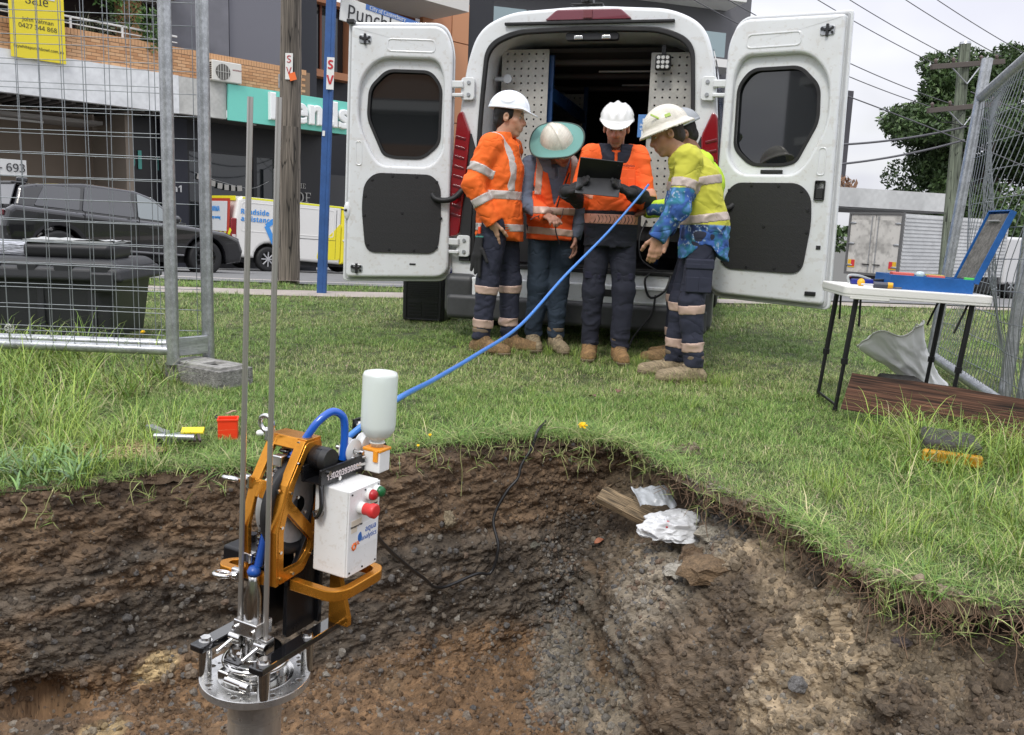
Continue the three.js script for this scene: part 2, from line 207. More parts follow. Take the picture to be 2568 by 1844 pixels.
{
  const NS = 620, NT = 420, n = PITCOLS.length - 1, pos = [], base = []; 
  for (let j = 0; j <= NT; j++) for (let i = 0; i <= NS; i++) base.push(pitPoint(i / NS * n, j / NT * 8));
  const g = new THREE.BufferGeometry(), P = new Float32Array(base.length * 3), idx = [];
  base.forEach((b, i) => { P[i * 3] = b[0]; P[i * 3 + 1] = b[1]; P[i * 3 + 2] = b[2]; });
  for (let j = 0; j < NT; j++) for (let i = 0; i < NS; i++) { const a = j * (NS + 1) + i, b = a + 1, c = a + NS + 1, d = c + 1; idx.push(a, c, b, b, c, d); }
  g.setAttribute('position', new THREE.BufferAttribute(P, 3)); g.setIndex(idx); g.computeVertexNormals();
  const nn = g.attributes.normal.array.slice(), C = new Float32Array(P.length), UV = new Float32Array(base.length * 2);
  for (let i = 0; i < base.length; i++) {
    const [x, y, z] = base[i], t = Math.floor(i / (NS + 1)) / NT * 8, rgh = sstep(0, 0.25, t);
    const right = sstep(0.5, 0.9, x);
    let k = 0.10 * (fbm(x * 2.6, y * 3.4, z * 2.6, 3) - 0.5) + 0.075 * (fbm(x * 8, y * 13, z * 8 + 3, 3) - 0.5);
    const rid = 1 - Math.abs(fbm(x * 15 + 2, y * 22, z * 15, 3) - 0.5) * 2; k += 0.026 * (rid - 0.7); { const wz = (z + 3.36) / 0.34, wx = (x - 0.26 - 0.05 * wz) / (0.10 + 0.06 * (wz + 1) * 0.5); k += 0.06 * Math.max(0, 1 - wx * wx) * Math.max(0, 1 - wz * wz); }
    k += 0.030 * (fbm(x * 36, y * 48, z * 36, 3) - 0.5) + 0.014 * (vnoise(x * 110, y * 130, z * 110) - 0.5);
    // hollows
    for (const [hx, hy, hz, hr, hd] of HOLES) { const q = Math.hypot(x - hx, (y - hy) * 1.7, z - hz) / hr; if (q < 1) k -= hd * (1 - q * q) ** 2; }
    const lay = fbm(x * 2.2, y * 30, z * 2.2, 2) - 0.5; k += (1 - right) * 0.03 * lay; // cut layers
    { const q = 1 - Math.abs(fbm(x * 7 + 9, y * 7, z * 7, 3) - 0.5) * 2; k += right * 0.07 * (q * q - 0.65) * sstep(1.2, 2.2, t); }
    k *= 0.15 + 0.85 * rgh;
    P[i * 3] += nn[i * 3] * k; P[i * 3 + 1] += nn[i * 3 + 1] * k - (t < 0.02 ? 0.015 : 0); P[i * 3 + 2] += nn[i * 3 + 2] * k;
    const c = soilCol(x, y, z); C.set(c, i * 3); UV[i * 2] = x * 1.9 + z * 0.4; UV[i * 2 + 1] = (y * 1.0 - z) * 1.9;
  }
  g.setAttribute('color', new THREE.BufferAttribute(C, 3)); g.setAttribute('uv', new THREE.BufferAttribute(UV, 2)); g.computeVertexNormals();
  const soil = M([1.75, 1.72, 1.68], 0.95, 0, { vertexColors: true, map: T_grain, bumpMap: rep(T_bump, 2, 2), bumpScale: 0.012, side: THREE.DoubleSide });
  struct('excavation_soil', g, soil);
  pitGeo = g;
}

{ // lawn with the excavation cut out, then the land falling away to the road
  const sh = new THREE.Shape([[-30, -3], [30, -3], [30, 10.5], [-30, 10.5]].map((p) => new THREE.Vector2(p[0], p[1])));
  sh.holes.push(new THREE.Path(PITPOLY.map((p) => new THREE.Vector2(p[0], -p[1]))));
  const g = new THREE.ShapeGeometry(sh); g.rotateX(-Math.PI / 2);
  const turf = M([0.09, 0.11, 0.035], 0.95, 0, { map: rep(T_grain, 1.2, 1.2), bumpMap: rep(T_bump, 2, 2), bumpScale: 0.02 });
  struct('lawn', g, turf);
  const sheet = (name, near, far, m, lift, nx = 60, ny = 8) => { // near, far: [x, d] polylines; a sheet following the ground
    const pick = (pl, t) => { const x0 = pl[0][0], x1 = pl[pl.length - 1][0], x = lerp(x0, x1, t); let i = 0; while (i < pl.length - 2 && pl[i + 1][0] < x) i++; const a = pl[i], b = pl[i + 1], u = (x - a[0]) / (b[0] - a[0]); return [x, lerp(a[1], b[1], u)]; };
    const P = [], uv = [], id = []; for (let j = 0; j <= ny; j++) for (let i = 0; i <= nx; i++) { const a = pick(near, i / nx), b = pick(far, i / nx), f = (j / ny) ** 1.6; const x = lerp(a[0], b[0], f), d = lerp(a[1], b[1], f); P.push(x, gy(d) + lift, -d); uv.push(x, d); }
    for (let j = 0; j < ny; j++) for (let i = 0; i < nx; i++) { const a = j * (nx + 1) + i, b = a + 1, c = a + nx + 1, d = c + 1; id.push(a, b, c, b, d, c); }
    const q = new THREE.BufferGeometry(); q.setAttribute('position', new THREE.Float32BufferAttribute(P, 3)); q.setAttribute('uv', new THREE.Float32BufferAttribute(uv, 2)); q.setIndex(id); q.computeVertexNormals(); return struct(name, q, m);
  };
  const KERB = [[-30, 11.9], [-5.4, 12.1], [-2.8, 12.15], [3, 13.7], [7, 15], [30, 17.5]];
  sheet('verge', [[-30, 10.49], [30, 10.49]], [[-60, 40], [60, 40]], turf, -0.004, 40, 14);
  const conc = M([0.40, 0.35, 0.31], 0.9, 0, { map: rep(T_patch, 0.6, 0.6), bumpMap: rep(T_bump, 2, 2), bumpScale: 0.004 });
  sheet('footpath', [[-30, 9.4], [-4.3, 9.7], [-2.3, 9.95], [1.5, 11.1], [5.4, 12.3], [9, 12.9], [30, 14.3]], [[-30, 10.2], [-4.3, 10.5], [-2.3, 10.75], [1.5, 12], [5.4, 13.6], [9, 14.3], [30, 15.6]], conc, 0.012, 60, 3);
  const asph = M([0.20, 0.20, 0.20], 0.9, 0, { map: rep(T_patch, 0.3, 0.3), bumpMap: rep(T_bump, 3, 3), bumpScale: 0.006 });
  sheet('road', KERB, [[-160, 190], [160, 190]], asph, 0.006, 60, 30);
  const kb = KERB.map((p) => [p[0], p[1] - 0.13]); sheet('kerb', kb, KERB, conc, 0.05, 60, 1);
  const line = M([0.72, 0.72, 0.70], 0.8, 0, { map: rep(T_patch, 1, 1) });
  const off = (o) => KERB.map((p) => [p[0], p[1] + o]); sheet('lane_marking', off(0.75), off(0.86), line, 0.012, 60, 1);
}
{ // crumbled soil lip over the cut edge of the turf
  const P = [], C = [], I = [], n = 200, m = 5; for (let i = 0; i <= n; i++) { const a = edgePts[Math.max(0, i - 2)], b = edgePts[Math.min(n, i + 2)], e = edgePts[i], l = Math.hypot(b[0] - a[0], b[1] - a[1]), ox = (b[1] - a[1]) / l, oz = -(b[0] - a[0]) / l; for (let j = 0; j <= m; j++) { const q = -0.012 + 0.10 * j / m + 0.03 * (vnoise(e[0] * 45 + j * 3, e[1] * 45, 7) - 0.5), nn = fbm(e[0] * 40 + j, e[1] * 40, 3, 3) - 0.5; const x = e[0] + ox * q, z = e[1] + oz * q; P.push(x, (j === 0 ? -0.04 : j === 1 ? -0.01 : 0.003) + 0.03 * nn - (j === m ? 0.02 : 0), z); const c = soilCol(x, -0.02, z).map((v, i) => lerp(v, [0.075, 0.052, 0.033][i], 0.75)); C.push(...c); } }
  for (let i = 0; i < n; i++) for (let j = 0; j < m; j++) { const a = i * (m + 1) + j, b = a + m + 1; I.push(a, b, a + 1, b, b + 1, a + 1); } const g = new THREE.BufferGeometry(); g.setAttribute('position', new THREE.Float32BufferAttribute(P, 3)); g.setAttribute('color', new THREE.Float32BufferAttribute(C, 3)); g.setIndex(I); g.computeVertexNormals(); g.setAttribute('uv', new THREE.Float32BufferAttribute(P.filter((_, i) => i % 3 !== 1).map((v) => v * 2), 2)); struct('turf_lip', g, M([1.75, 1.72, 1.68], 0.95, 0, { vertexColors: true, map: T_grain, bumpMap: rep(T_bump, 2, 2), bumpScale: 0.012, side: THREE.DoubleSide }));
}
// ---------------------------------------------------------------- grass
const GREEN = [[0.18, 0.31, 0.045], [0.135, 0.26, 0.04], [0.25, 0.37, 0.08], [0.10, 0.21, 0.035], [0.33, 0.38, 0.13], [0.46, 0.42, 0.22]];
function blade(P, C, N, x, z, h, w, az, lean, curl, c, segs = 3, y0 = 0) { // curved tapering strip
  const dx = Math.cos(az), dz = Math.sin(az), px = -dz, pz = dx; let prev = null;
  for (let k = 0; k <= segs; k++) {
    const t = k / segs, b = lean * t + curl * t * t, y = y0 + h * (t - 0.35 * Math.min(1.4, Math.abs(b)) * t * t), o = h * b * 0.75, ww = w * (1 - t * 0.92) * (0.75 + t * 0.8 > 1 ? 1 : 0.75 + t * 0.8) * 0.5;
    const A = [x + dx * o - px * ww, y, z + dz * o - pz * ww], B = [x + dx * o + px * ww, y, z + dz * o + pz * ww];
    if (prev) { P.push(...prev[0], ...prev[1], ...A, ...A, ...prev[1], ...B); for (let q = 0; q < 6; q++) C.push(c[0], c[1], c[2]); }
    prev = [A, B];
  }
}
function clump(seed, n, rad, h, w, pal, o = {}) {
  const r = rng(seed), P = [], C = [];
  for (let i = 0; i < n; i++) {
    const a = r() * 6.283, q = Math.sqrt(r()) * rad, c = pal[Math.floor(r() * pal.length)], k = 0.8 + 0.4 * r();
    blade(P, C, 0, Math.cos(a) * q, Math.sin(a) * q, h * (0.45 + 0.75 * r()), w * (0.6 + 0.7 * r()), r() * 6.283, (o.lean ?? 0.25) * (r() + 0.1), (o.curl ?? 0.9) * r(), c.map((v) => v * k), o.segs ?? 3, -0.01);
  }
  const g = new THREE.BufferGeometry(); g.setAttribute('position', new THREE.Float32BufferAttribute(P, 3)); g.setAttribute('color', new THREE.Float32BufferAttribute(C, 3)); g.computeVertexNormals(); return g;
}
const leafM = M([1, 1, 1], 0.55, 0, { vertexColors: true, side: THREE.DoubleSide, transmission: 0.22, thickness: 0 });
const leafO = M([1, 1, 1], 0.6, 0, { vertexColors: true, side: THREE.DoubleSide });
const grassAvoid = [[-1.50, -3.2, 0.15], [-1.42, -3.27, 0.07], [-1.6, -3.2, 0.09]]; // bare straw patch
function scatter(name, geo, list, m = leafO) { // list of [x,y,z,s,rot,tint]
  const im = new THREE.InstancedMesh(geo, m, list.length), mm = new THREE.Matrix4(), q = new THREE.Quaternion(), c = new THREE.Color();
  list.forEach((l, i) => { q.setFromEuler(new THREE.Euler(l[6] || 0, l[4], l[7] || 0)); mm.compose(V(l[0], l[1], l[2]), q, Array.isArray(l[3]) ? V(...l[3]) : V(l[3], l[3], l[3])); im.setMatrixAt(i, mm); const t = l[5]; im.setColorAt(i, Array.isArray(t) ? c.setRGB(...t) : c.setRGB(t, t, t)); });
  im.name = numbered(name); im.castShadow = im.receiveShadow = true; im.userData.kind = 'stuff'; scene.add(im); return im;
}
const dryAt = (x, z) => Math.max(sstep(0.44, 0.66, fbm(x * 0.9 + 4, z * 0.9, 2, 3)), 0);
function edgeD(x, z) { let b = 9; for (let i = 0; i <= 200; i += 2) { const e = edgePts[i], q = (e[0] - x) ** 2 + (e[1] - z) ** 2; if (q < b) b = q; } return Math.sqrt(b); }
{
  const r = rng(5), fine = [0, 1, 2, 3].map((k) => clump(10 + k, 24, 0.05, 0.05, 0.0034, [...GREEN.slice(0, 5), GREEN[0], GREEN[1], GREEN[2], GREEN[5]], { lean: 0.9, curl: 1.5 }));
  const lists = [[], [], [], []];
  const zone = (n, x0, x1, d0, d1, s0, s1) => { for (let i = 0; i < n; i++) { const x = lerp(x0, x1, r()), d = lerp(d0, d1, r()), z = -d; if (inPit(x, z)) continue; let bad = false; for (const a of grassAvoid) if ((x - a[0]) ** 2 + (z - a[1]) ** 2 < a[2] * a[2]) { bad = true; break; } if (bad) continue;
      const dr = dryAt(x, z), lush = fbm(x * 2.2, z * 2.2, 6, 3), t = 0.7 + 0.45 * r(); const tint = [t * lerp(1, 1.35, dr), t * lerp(1, 1.1, dr), t * lerp(1, 1.6, dr)];
      lists[i & 3].push([x, gy(d), z, lerp(s0, s1, r()) * (0.5 + 0.75 * lush), r() * 6.283, tint]); } };
  zone(15000, -2.3, 2.6, 1.95, 5, 0.75, 1.25); zone(11000, -4.2, 4.6, 5, 8, 0.85, 1.35); zone(7000, -6.5, 8, 8, 11, 1.2, 1.9); zone(3500, -11, 14, 11, 13.2, 1.4, 2.0);
  lists.forEach((l, k) => { for (let i = l.length - 1; i >= 0; i--) { const [x, , z] = l[i], d = -z; const kerbD = x < -2.8 ? 12.1 : x < 3 ? lerp(12.15, 13.7, (x + 2.8) / 5.8) : lerp(13.7, 15, (x - 3) / 4); const pn = x < -2.3 ? lerp(9.4, 9.95, clamp((x + 10) / 7.7)) : x < 5.4 ? lerp(9.95, 12.3, (x + 2.3) / 7.7) : 12.6, pf = pn + 0.85 + (x > 1 ? 0.35 : 0); if (d > kerbD - 0.15 || (d > pn && d < pf)) l.splice(i, 1); } });
  fine.forEach((g, k) => scatter('lawn_grass', g, lists[k], leafO));
  // ragged fringe along the cut
  const fr = [[], []], fg = [clump(31, 14, 0.035, 0.062, 0.0038, GREEN, { lean: 1.0, curl: 1.6 }), clump(32, 12, 0.035, 0.07, 0.004, [GREEN[0], GREEN[1], GREEN[3], GREEN[4]], { lean: 1.1, curl: 1.5 })];
  for (let i = 0; i < 1700; i++) { const e = edgePts[Math.floor(r() * 200)]; const gate = fbm(e[0] * 5, e[1] * 5, 3, 3); if (gate < 0.46 && r() < 0.7) continue; fr[i & 1].push([e[0] + (r() - 0.5) * 0.06, 0.0, e[1] - r() * 0.12 + 0.012, (0.35 + r() * r() * 1.3) * (0.5 + gate), r() * 6.28, 0.5 + r() * 0.5, 0.15 + r() * 0.4, 0]); }
  fg.forEach((g, k) => scatter('fringe_grass', g, fr[k], leafO));
  // long grass: left by the fence, right round the plank
  const tall = [clump(41, 16, 0.07, 0.34, 0.0075, [GREEN[0], GREEN[0], GREEN[2], [0.27, 0.36, 0.06]], { lean: 0.6, curl: 1.6, segs: 5 }), clump(42, 14, 0.06, 0.26, 0.008, [GREEN[0], GREEN[1], [0.25, 0.33, 0.06], GREEN[4], GREEN[5]], { lean: 1.0, curl: 1.9, segs: 5 })];
  const tl = [[], []], put = (n, x0, x1, d0, d1, s0, s1, f) => { for (let i = 0; i < n; i++) { const x = lerp(x0, x1, r()), d = lerp(d0, d1, r()); if (inPit(x, -d) || (f && !f(x, d)) || ((x - 1.83) ** 2 + (d - 3.36) ** 2 < 0.03 && r() < 0.5)) continue; tl[i & 1].push([x, 0, -d, lerp(s0, s1, r()), r() * 6.28, 0.75 + 0.5 * r()]); } };
  put(230, -3.0, -1.75, 3.0, 4.75, 0.55, 1.05, (x, d) => x < -1.75 - (4.9 - d) * 0.12); put(160, -2.1, -1.25, 2.75, 3.7, 0.35, 0.6); put(60, -3.4, -2.4, 4.7, 5.2, 0.7, 1.1);
  put(230, 1.5, 2.6, 2.2, 4.0, 0.3, 0.7, (x, d) => x > 1.25 + (d - 2.4) * 0.22); put(120, 1.7, 2.5, 3.3, 4.0, 0.45, 0.9); put(110, 1.1, 1.7, 2.2, 3.2, 0.2, 0.42); put(40, -0.5, 1.2, 3.75, 4.6, 0.25, 0.4); for (const [x, d] of [[-0.13, 6.05], [0.26, 6.2], [0.64, 5.85], [1.0, 5.2], [1.16, 5.15], [1.1, 5.85]]) put(26, x - 0.26, x + 0.26, d - 0.12, d + 0.12, 0.22, 0.4);
  tall.forEach((g, k) => scatter('long_grass', g, tl[k], leafO));
}
// ---------------------------------------------------------------- work van, rear doors open
const mirP = (pts, s) => (s < 0 ? pts.map((p) => [-p[0], p[1]]).reverse() : pts);
const vanWhite = M([0.70, 0.72, 0.73], 0.34, 0, { clearcoat: 0.7, clearcoatRoughness: 0.1, map: rep(T_grime, 1.3, 1.3) });
const trimBlack = M([0.016, 0.016, 0.017], 0.7, 0, { bumpMap: rep(T_bump, 6, 6), bumpScale: 0.0015 });
const redLens = M([0.22, 0.004, 0.008], 0.12, 0, { clearcoat: 1, clearcoatRoughness: 0.05 }), redDark = M([0.14, 0.01, 0.016], 0.15, 0, { clearcoat: 1 });
const vanBlue = M([0.12, 0.27, 0.62], 0.3, 0, { clearcoat: 0.7 }), shelfBlue = Mt([0.02, 0.075, 0.22], 0.45, 0.1, 2), shelfGrey = Mt([0.10, 0.105, 0.11], 0.5, 0.2, 2), pegWhite = Mt([0.52, 0.51, 0.47], 0.5, 0.1, 3);
const van = thing('work_van', 'white work van with both rear doors open, parked on the lawn', 'van', [0.465, 0, -6.725], -0.2575);
{
  const half = [[0, 0.40], [0.99, 0.40], [1.045, 0.6], [1.045, 1.1], [1.0, 1.72], [0.945, 2.15], [0.86, 2.40], [0.62, 2.52], [0, 2.555]];
  const out = [...half, ...half.slice(1, -1).reverse().map((p) => [-p[0], p[1]])];
  const rad = (p) => (Math.abs(p[0]) > 0.5 && p[1] > 2 ? 0.16 : 0.2);
  const hole = [[-0.845, 0.60], [0.845, 0.60], [0.815, 1.75], [0.775, 2.27], [0.55, 2.365], [0, 2.385], [-0.55, 2.365], [-0.775, 2.27], [-0.815, 1.75]];
  const shell = holed(poly(out, out.map(rad)), poly(hole, [0.05, 0.05, 0.3, 0.14, 0.1, 0.3, 0.1, 0.14, 0.3], true));
  add(van, 'body', ext(shell, 4.0, 0.03, -4.03, 8, 4), vanWhite);
  const seal = holed(poly(hole.map((p) => [p[0] * 1.022, 1.49 + (p[1] - 1.49) * 1.025]), [0.05, 0.05, 0.3, 0.16, 0.1, 0.3, 0.1, 0.16, 0.3]), poly(hole.map((p) => [p[0] * 0.985, 1.49 + (p[1] - 1.49) * 0.985]), [0.05, 0.05, 0.3, 0.14, 0.1, 0.3, 0.1, 0.14, 0.3], true));
  add(van, 'door_seal', ext(seal, 0.03, 0.008, -0.02, 8), blackRub);
  // cab
  const prof = [[4.0, 0.40], [5.35, 0.40], [5.42, 0.7], [5.36, 1.05], [4.95, 1.28], [4.25, 2.05], [4.0, 2.3]];
  const cab = ext(poly(prof, 0.12), 1.94, 0.04, -0.97, 5); cab.rotateY(Math.PI / 2); cab.translate(0, 0, 0); cab.rotateY(0); add(van, 'cab', cab, vanWhite);
  add(van, 'windscreen', at(box(1.6, 0.9, 0.02, 0, 0, 0, 0.008), 0, 1.68, -4.63, -0.83), darkGlass);
  for (const s of [-1, 1]) add(van, 'cab_window', at(box(0.012, 0.55, 0.75, 0, 0, 0), s * 0.985, 1.55, -4.2), darkGlass);
  for (const s of [-1, 1]) { const m = add(van, 'wing_mirror', box(0.22, 0.34, 0.12, s * 1.2, 1.5, -4.55, 0.04), blackPl); }
  // floor, lining, underbody
  add(van, 'cargo_floor', box(1.70, 0.05, 3.7, 0, 0.585, -1.95), Mt([0.035, 0.035, 0.036], 0.7, 0, 3));
  addEach(van, 'step_plate', [...Array(6)].map((_, i) => box(1.64, 0.012, 0.022, 0, 0.615 - i * 0.004, -0.03 - i * 0.04 + 0.02)), blackPl);
  const lin = M([0.05, 0.045, 0.045], 0.8);
  addEach(van, 'side_lining', [box(0.03, 1.55, 3.2, -0.80, 1.4, -2.1), box(0.03, 1.55, 3.2, 0.80, 1.4, -2.1)], lin);
  add(van, 'roof_lining', box(1.5, 0.03, 3.3, 0, 2.32, -2.1), lin);
  addEach(van, 'roof_rib', [-0.75, -1.4, -2.1].map((z) => box(1.46, 0.05, 0.09, 0, 2.28, z, 0.02)), M([0.16, 0.145, 0.14], 0.6));
  add(van, 'bulkhead', box(1.66, 1.75, 0.04, 0, 1.45, -3.6), M([0.03, 0.03, 0.032], 0.6));
  for (const [x, z] of [[0.25, -0.9], [0.35, -1.6]]) add(van, 'light_strip', box(0.62, 0.014, 0.02, x, 2.235, z, 0.004), M([0.75, 0.75, 0.72], 0.4));
  add(van, 'underbody', box(1.7, 0.22, 4.9, 0, 0.33, -2.75), blackRub);
  add(van, 'rear_axle', [bar([-0.8, 0.33, -0.98], [0.8, 0.33, -0.98], 0.06, 10), new THREE.SphereGeometry(0.14, 14, 10).translate(0, 0.33, -0.98)], blackRub);
  for (const [x, z] of [[0.86, -0.98], [-0.86, -0.98], [0.86, -4.4], [-0.86, -4.4]]) {
    const w = new THREE.Group(); w.name = 'wheel'; w.position.set(x, 0.35, z); van.add(w);
    add(w, 'tyre', lathe([[0.2, -0.1], [0.3, -0.115], [0.345, -0.09], [0.352, 0], [0.345, 0.09], [0.3, 0.115], [0.2, 0.1]], 36).rotateZ(Math.PI / 2), blackRub);
    add(w, 'rim', lathe([[0, 0.03], [0.05, 0.05], [0.1, 0.02], [0.2, 0.06], [0.215, 0.1], [0.2, -0.1], [0, -0.1]], 24).rotateZ(x > 0 ? -Math.PI / 2 : Math.PI / 2), Mt([0.6, 0.6, 0.6], 0.4, 0.8));
  }
  // rear end
  add(van, 'rear_sill', [box(1.66, 0.15, 0.06, 0, 0.425, 0.035, 0.015)], vanWhite);
  for (const x of [-0.28, 0.25]) add(van, 'sill_slot', box(0.13, 0.055, 0.012, x, 0.435, 0.066, 0.005), trimBlack);
  add(van, 'sill_recess', ext(holed(rr(0.42, 0.115, 0.03, 0.58, 0.425), rr(0.39, 0.09, 0.025, 0.58, 0.425)), 0.008, 0.003, 0.062), vanWhite);
  add(van, 'rear_bumper', [box(2.06, 0.20, 0.16, 0, 0.26, 0.02, 0.04), box(0.26, 0.34, 0.30, -0.93, 0.35, -0.07, 0.06), box(0.26, 0.34, 0.30, 0.93, 0.35, -0.07, 0.06)], Mt([0.06, 0.062, 0.065], 0.6, 0, 2));
  for (const s of [-1, 1]) {
    const L = add(van, 'tail_light', ext(poly(mirP([[1.04, 0.80], [0.955, 0.83], [0.925, 1.15], [0.885, 1.62], [0.955, 1.79], [0.995, 1.76], [1.05, 1.1]], s), 0.03), 0.03, 0.01, 0.0, 4), redLens);
    addEach(L, 'lens_rib', [...Array(9)].map((_, i) => { const y = 0.98 + i * 0.075; return at(box(0.085, 0.018, 0.01, 0, 0, 0, 0.004), s * (0.985 - (y - 0.9) * 0.035), y, 0.043, 0, 0, s * 0.25); }), redDark);
    add(van, 'pillar_trim', ext(poly(mirP([[0.955, 0.62], [0.865, 0.62], [0.845, 1.50], [0.885, 1.62], [0.92, 1.15], [0.95, 0.83]], s), 0.01), 0.02, 0.004, 0.002), trimBlack);
    for (const y of [1.95, 0.74]) { const h = add(van, 'hinge', [ext(rr(0.11, 0.17, 0.03, s * 0.915, y), 0.02, 0.005, 0.02), box(0.15, 0.055, 0.035, s * 1.02, y + 0.03, 0.055, 0.01), box(0.15, 0.03, 0.03, s * 1.02, y - 0.05, 0.055, 0.01)], M([0.66, 0.68, 0.68], 0.35)); addEach(h, 'bolt', [0.045, -0.045].map((o) => cyl(0.016, 0.014, 0.012, s * 0.905, y + o, 0.05, 8, 'z')), galv); }
    add(van, 'check_strap', tube([[s * 0.90, 1.22, 0.02], [s * 1.0, 1.10, 0.12], [s * 1.12, 1.10, 0.14], [s * 1.2, 1.2, 0.06]], 0.022, 20, 8), blackRub);
  }
  const bl = add(van, 'brake_light', ext(poly([[-0.33, 2.445], [0.33, 2.445], [0.24, 2.52], [-0.24, 2.52]], 0.02), 0.05, 0.01, -0.03), M([0.16, 0.02, 0.035], 0.15, 0, { clearcoat: 1 })); add(bl, 'lens_divider', box(0.07, 0.06, 0.012, 0, 2.482, 0.035, 0.004), redDark);
  add(van, 'rain_gutter', box(1.28, 0.022, 0.03, 0, 2.425, 0.02, 0.006), blackRub);
  add(van, 'reversing_camera', [box(0.24, 0.012, 0.1, -0.02, 2.565, -0.06, 0.004), box(0.09, 0.07, 0.09, -0.02, 2.60, -0.05, 0.015), cyl(0.02, 0.018, 0.02, -0.02, 2.595, 0.0, 12, 'z')], blackPl);
  const lb = add(van, 'latch_striker', ext(rr(0.40, 0.055, 0.02, 0.03, 2.335), 0.04, 0.006, -0.06), blackPl); addEach(lb, 'striker_bolt', [box(0.07, 0.035, 0.03, -0.07, 2.325, -0.01, 0.01), box(0.07, 0.035, 0.03, 0.14, 2.325, -0.01, 0.01)], steelB);
  const wl = add(van, 'work_lamp', [box(0.115, 0.115, 0.05, 0.56, 2.16, -0.12, 0.018), box(0.03, 0.07, 0.03, 0.56, 2.25, -0.13)], blackPl); for (let i = 0; i < 9; i++) add(wl, 'lamp_lens', cyl(0.015, 0.013, 0.01, 0.56 + (i % 3 - 1) * 0.033, 2.16 + (Math.floor(i / 3) - 1) * 0.033, -0.092, 10, 'z'), M([0.7, 0.7, 0.68], 0.15, 0.3));
  add(van, 'blue_side_graphic', (() => { const q = [[1.049, 0.62], [1.049, 1.1], [1.004, 1.72], [0.95, 2.15], [0.89, 2.34]], g = new THREE.BufferGeometry(), P = [], I = []; q.forEach((p) => P.push(p[0] + 0.006, p[1], -0.06, p[0] + 0.006, p[1], -1.6)); for (let i = 0; i < q.length - 1; i++) { const a = i * 2; I.push(a, a + 1, a + 2, a + 1, a + 3, a + 2); } g.setAttribute('position', new THREE.Float32BufferAttribute(P, 3)); g.setIndex(I); g.computeVertexNormals(); return g.toNonIndexed(); })(), M([0.16, 0.34, 0.74], 0.2, 0, { clearcoat: 1, side: THREE.DoubleSide }));
  // fit-out
  const peg = (x0, x1, y0, y1, nx, ny, z) => { const s = rr(x1 - x0, y1 - y0, 0.008, (x0 + x1) / 2, (y0 + y1) / 2); for (let i = 0; i < nx; i++) for (let j = 0; j < ny; j++) { const cx = lerp(x0, x1, (i + 0.8) / (nx + 0.6)), cy = lerp(y0, y1, (j + 0.6) / (ny + 0.2)); s.holes.push(poly([[cx - 0.007, cy - 0.007], [cx + 0.007, cy - 0.007], [cx + 0.007, cy + 0.007], [cx - 0.007, cy + 0.007]], 0, true)); } return ext(s, 0.012, 0, z, 2); };
  add(van, 'pegboard', peg(-0.74, -0.355, 0.95, 2.30, 6, 24, -0.30), pegWhite); add(van, 'pegboard', peg(0.46, 0.83, 0.95, 2.25, 6, 22, -0.22), pegWhite);
  add(van, 'pegboard', peg(-0.72, -0.36, 0.62, 2.2, 6, 26, -1.9), pegWhite);
  addEach(van, 'shelf_upright', [box(0.04, 1.65, 0.04, -0.345, 1.44, -0.36), box(0.04, 1.65, 0.04, -0.345, 1.44, -1.9), box(0.04, 1.65, 0.04, 0.46, 1.42, -1.6)], shelfBlue);
  for (const y of [1.98, 1.70, 1.42]) { const s = add(van, 'shelf', box(0.40, 0.02, 1.56, -0.56, y - 0.05, -1.12), shelfGrey); add(s, 'shelf_lip', box(0.02, 0.11, 1.56, -0.35, y, -1.12, 0.004), shelfBlue); }
  for (const y of [1.17, 0.97, 0.77]) { const s = add(van, 'drawer', box(0.42, 0.185, 1.52, -0.56, y, -1.12, 0.008), shelfGrey); addEach(s, 'drawer_handle', [-0.6, -1.1, -1.6].map((z) => box(0.014, 0.05, 0.12, -0.345, y + 0.03, z, 0.004)), blackPl); }
  for (const y of [1.65, 1.35, 1.05]) add(van, 'shelf', box(0.36, 0.03, 1.3, 0.64, y, -1.0), shelfBlue);
  const tray = add(van, 'equipment_rack', [box(0.55, 0.03, 0.7, 0.56, 1.28, -0.6), box(0.02, 0.5, 0.7, 0.30, 1.05, -0.6), box(0.55, 0.28, 0.03, 0.56, 0.98, -0.26)], blackPl);
  for (let i = 0; i < 5; i++) add(van, 'cable_reel', lathe([[0.02, 0], [0.075, 0], [0.075, 0.006], [0.05, 0.01], [0.05, 0.034], [0.075, 0.038], [0.075, 0.044], [0.02, 0.044]], 18).rotateZ(Math.PI / 2).translate(0.40 + i * 0.055, 1.36, -0.36), i < 2 ? M([0.7, 0.68, 0.62], 0.5) : M([0.03, 0.08, 0.30], 0.5));
  const bx = add(van, 'white_drawer_front', box(0.50, 0.16, 0.02, 0.56, 1.17, -0.23, 0.004), M([0.78, 0.78, 0.78], 0.4)); add(bx, 'lettering', text('analytics', 0.075, 0.004, fontR).translate(0.52, 1.14, -0.219), M([0.02, 0.06, 0.22], 0.5));
  const nt = add(van, 'notice', box(0.16, 0.17, 0.006, 0.47, 1.71, -0.2), M([0.10, 0.25, 0.55], 0.5)); add(nt, 'printed_text', [text('INDUSTRIAL', 0.016, 0.002, fontB).translate(0.47, 1.71, -0.197), text('VAN FITOUT', 0.016, 0.002, fontB).translate(0.47, 1.68, -0.197), box(0.09, 0.03, 0.003, 0.47, 1.75, -0.197), box(0.05, 0.05, 0.003, 0.445, 1.65, -0.196)], M([0.75, 0.8, 0.85], 0.5));
  add(van, 'storage_crate', [box(0.5, 0.55, 0.5, -0.35, 0.89, -0.45, 0.02)], blackPl);
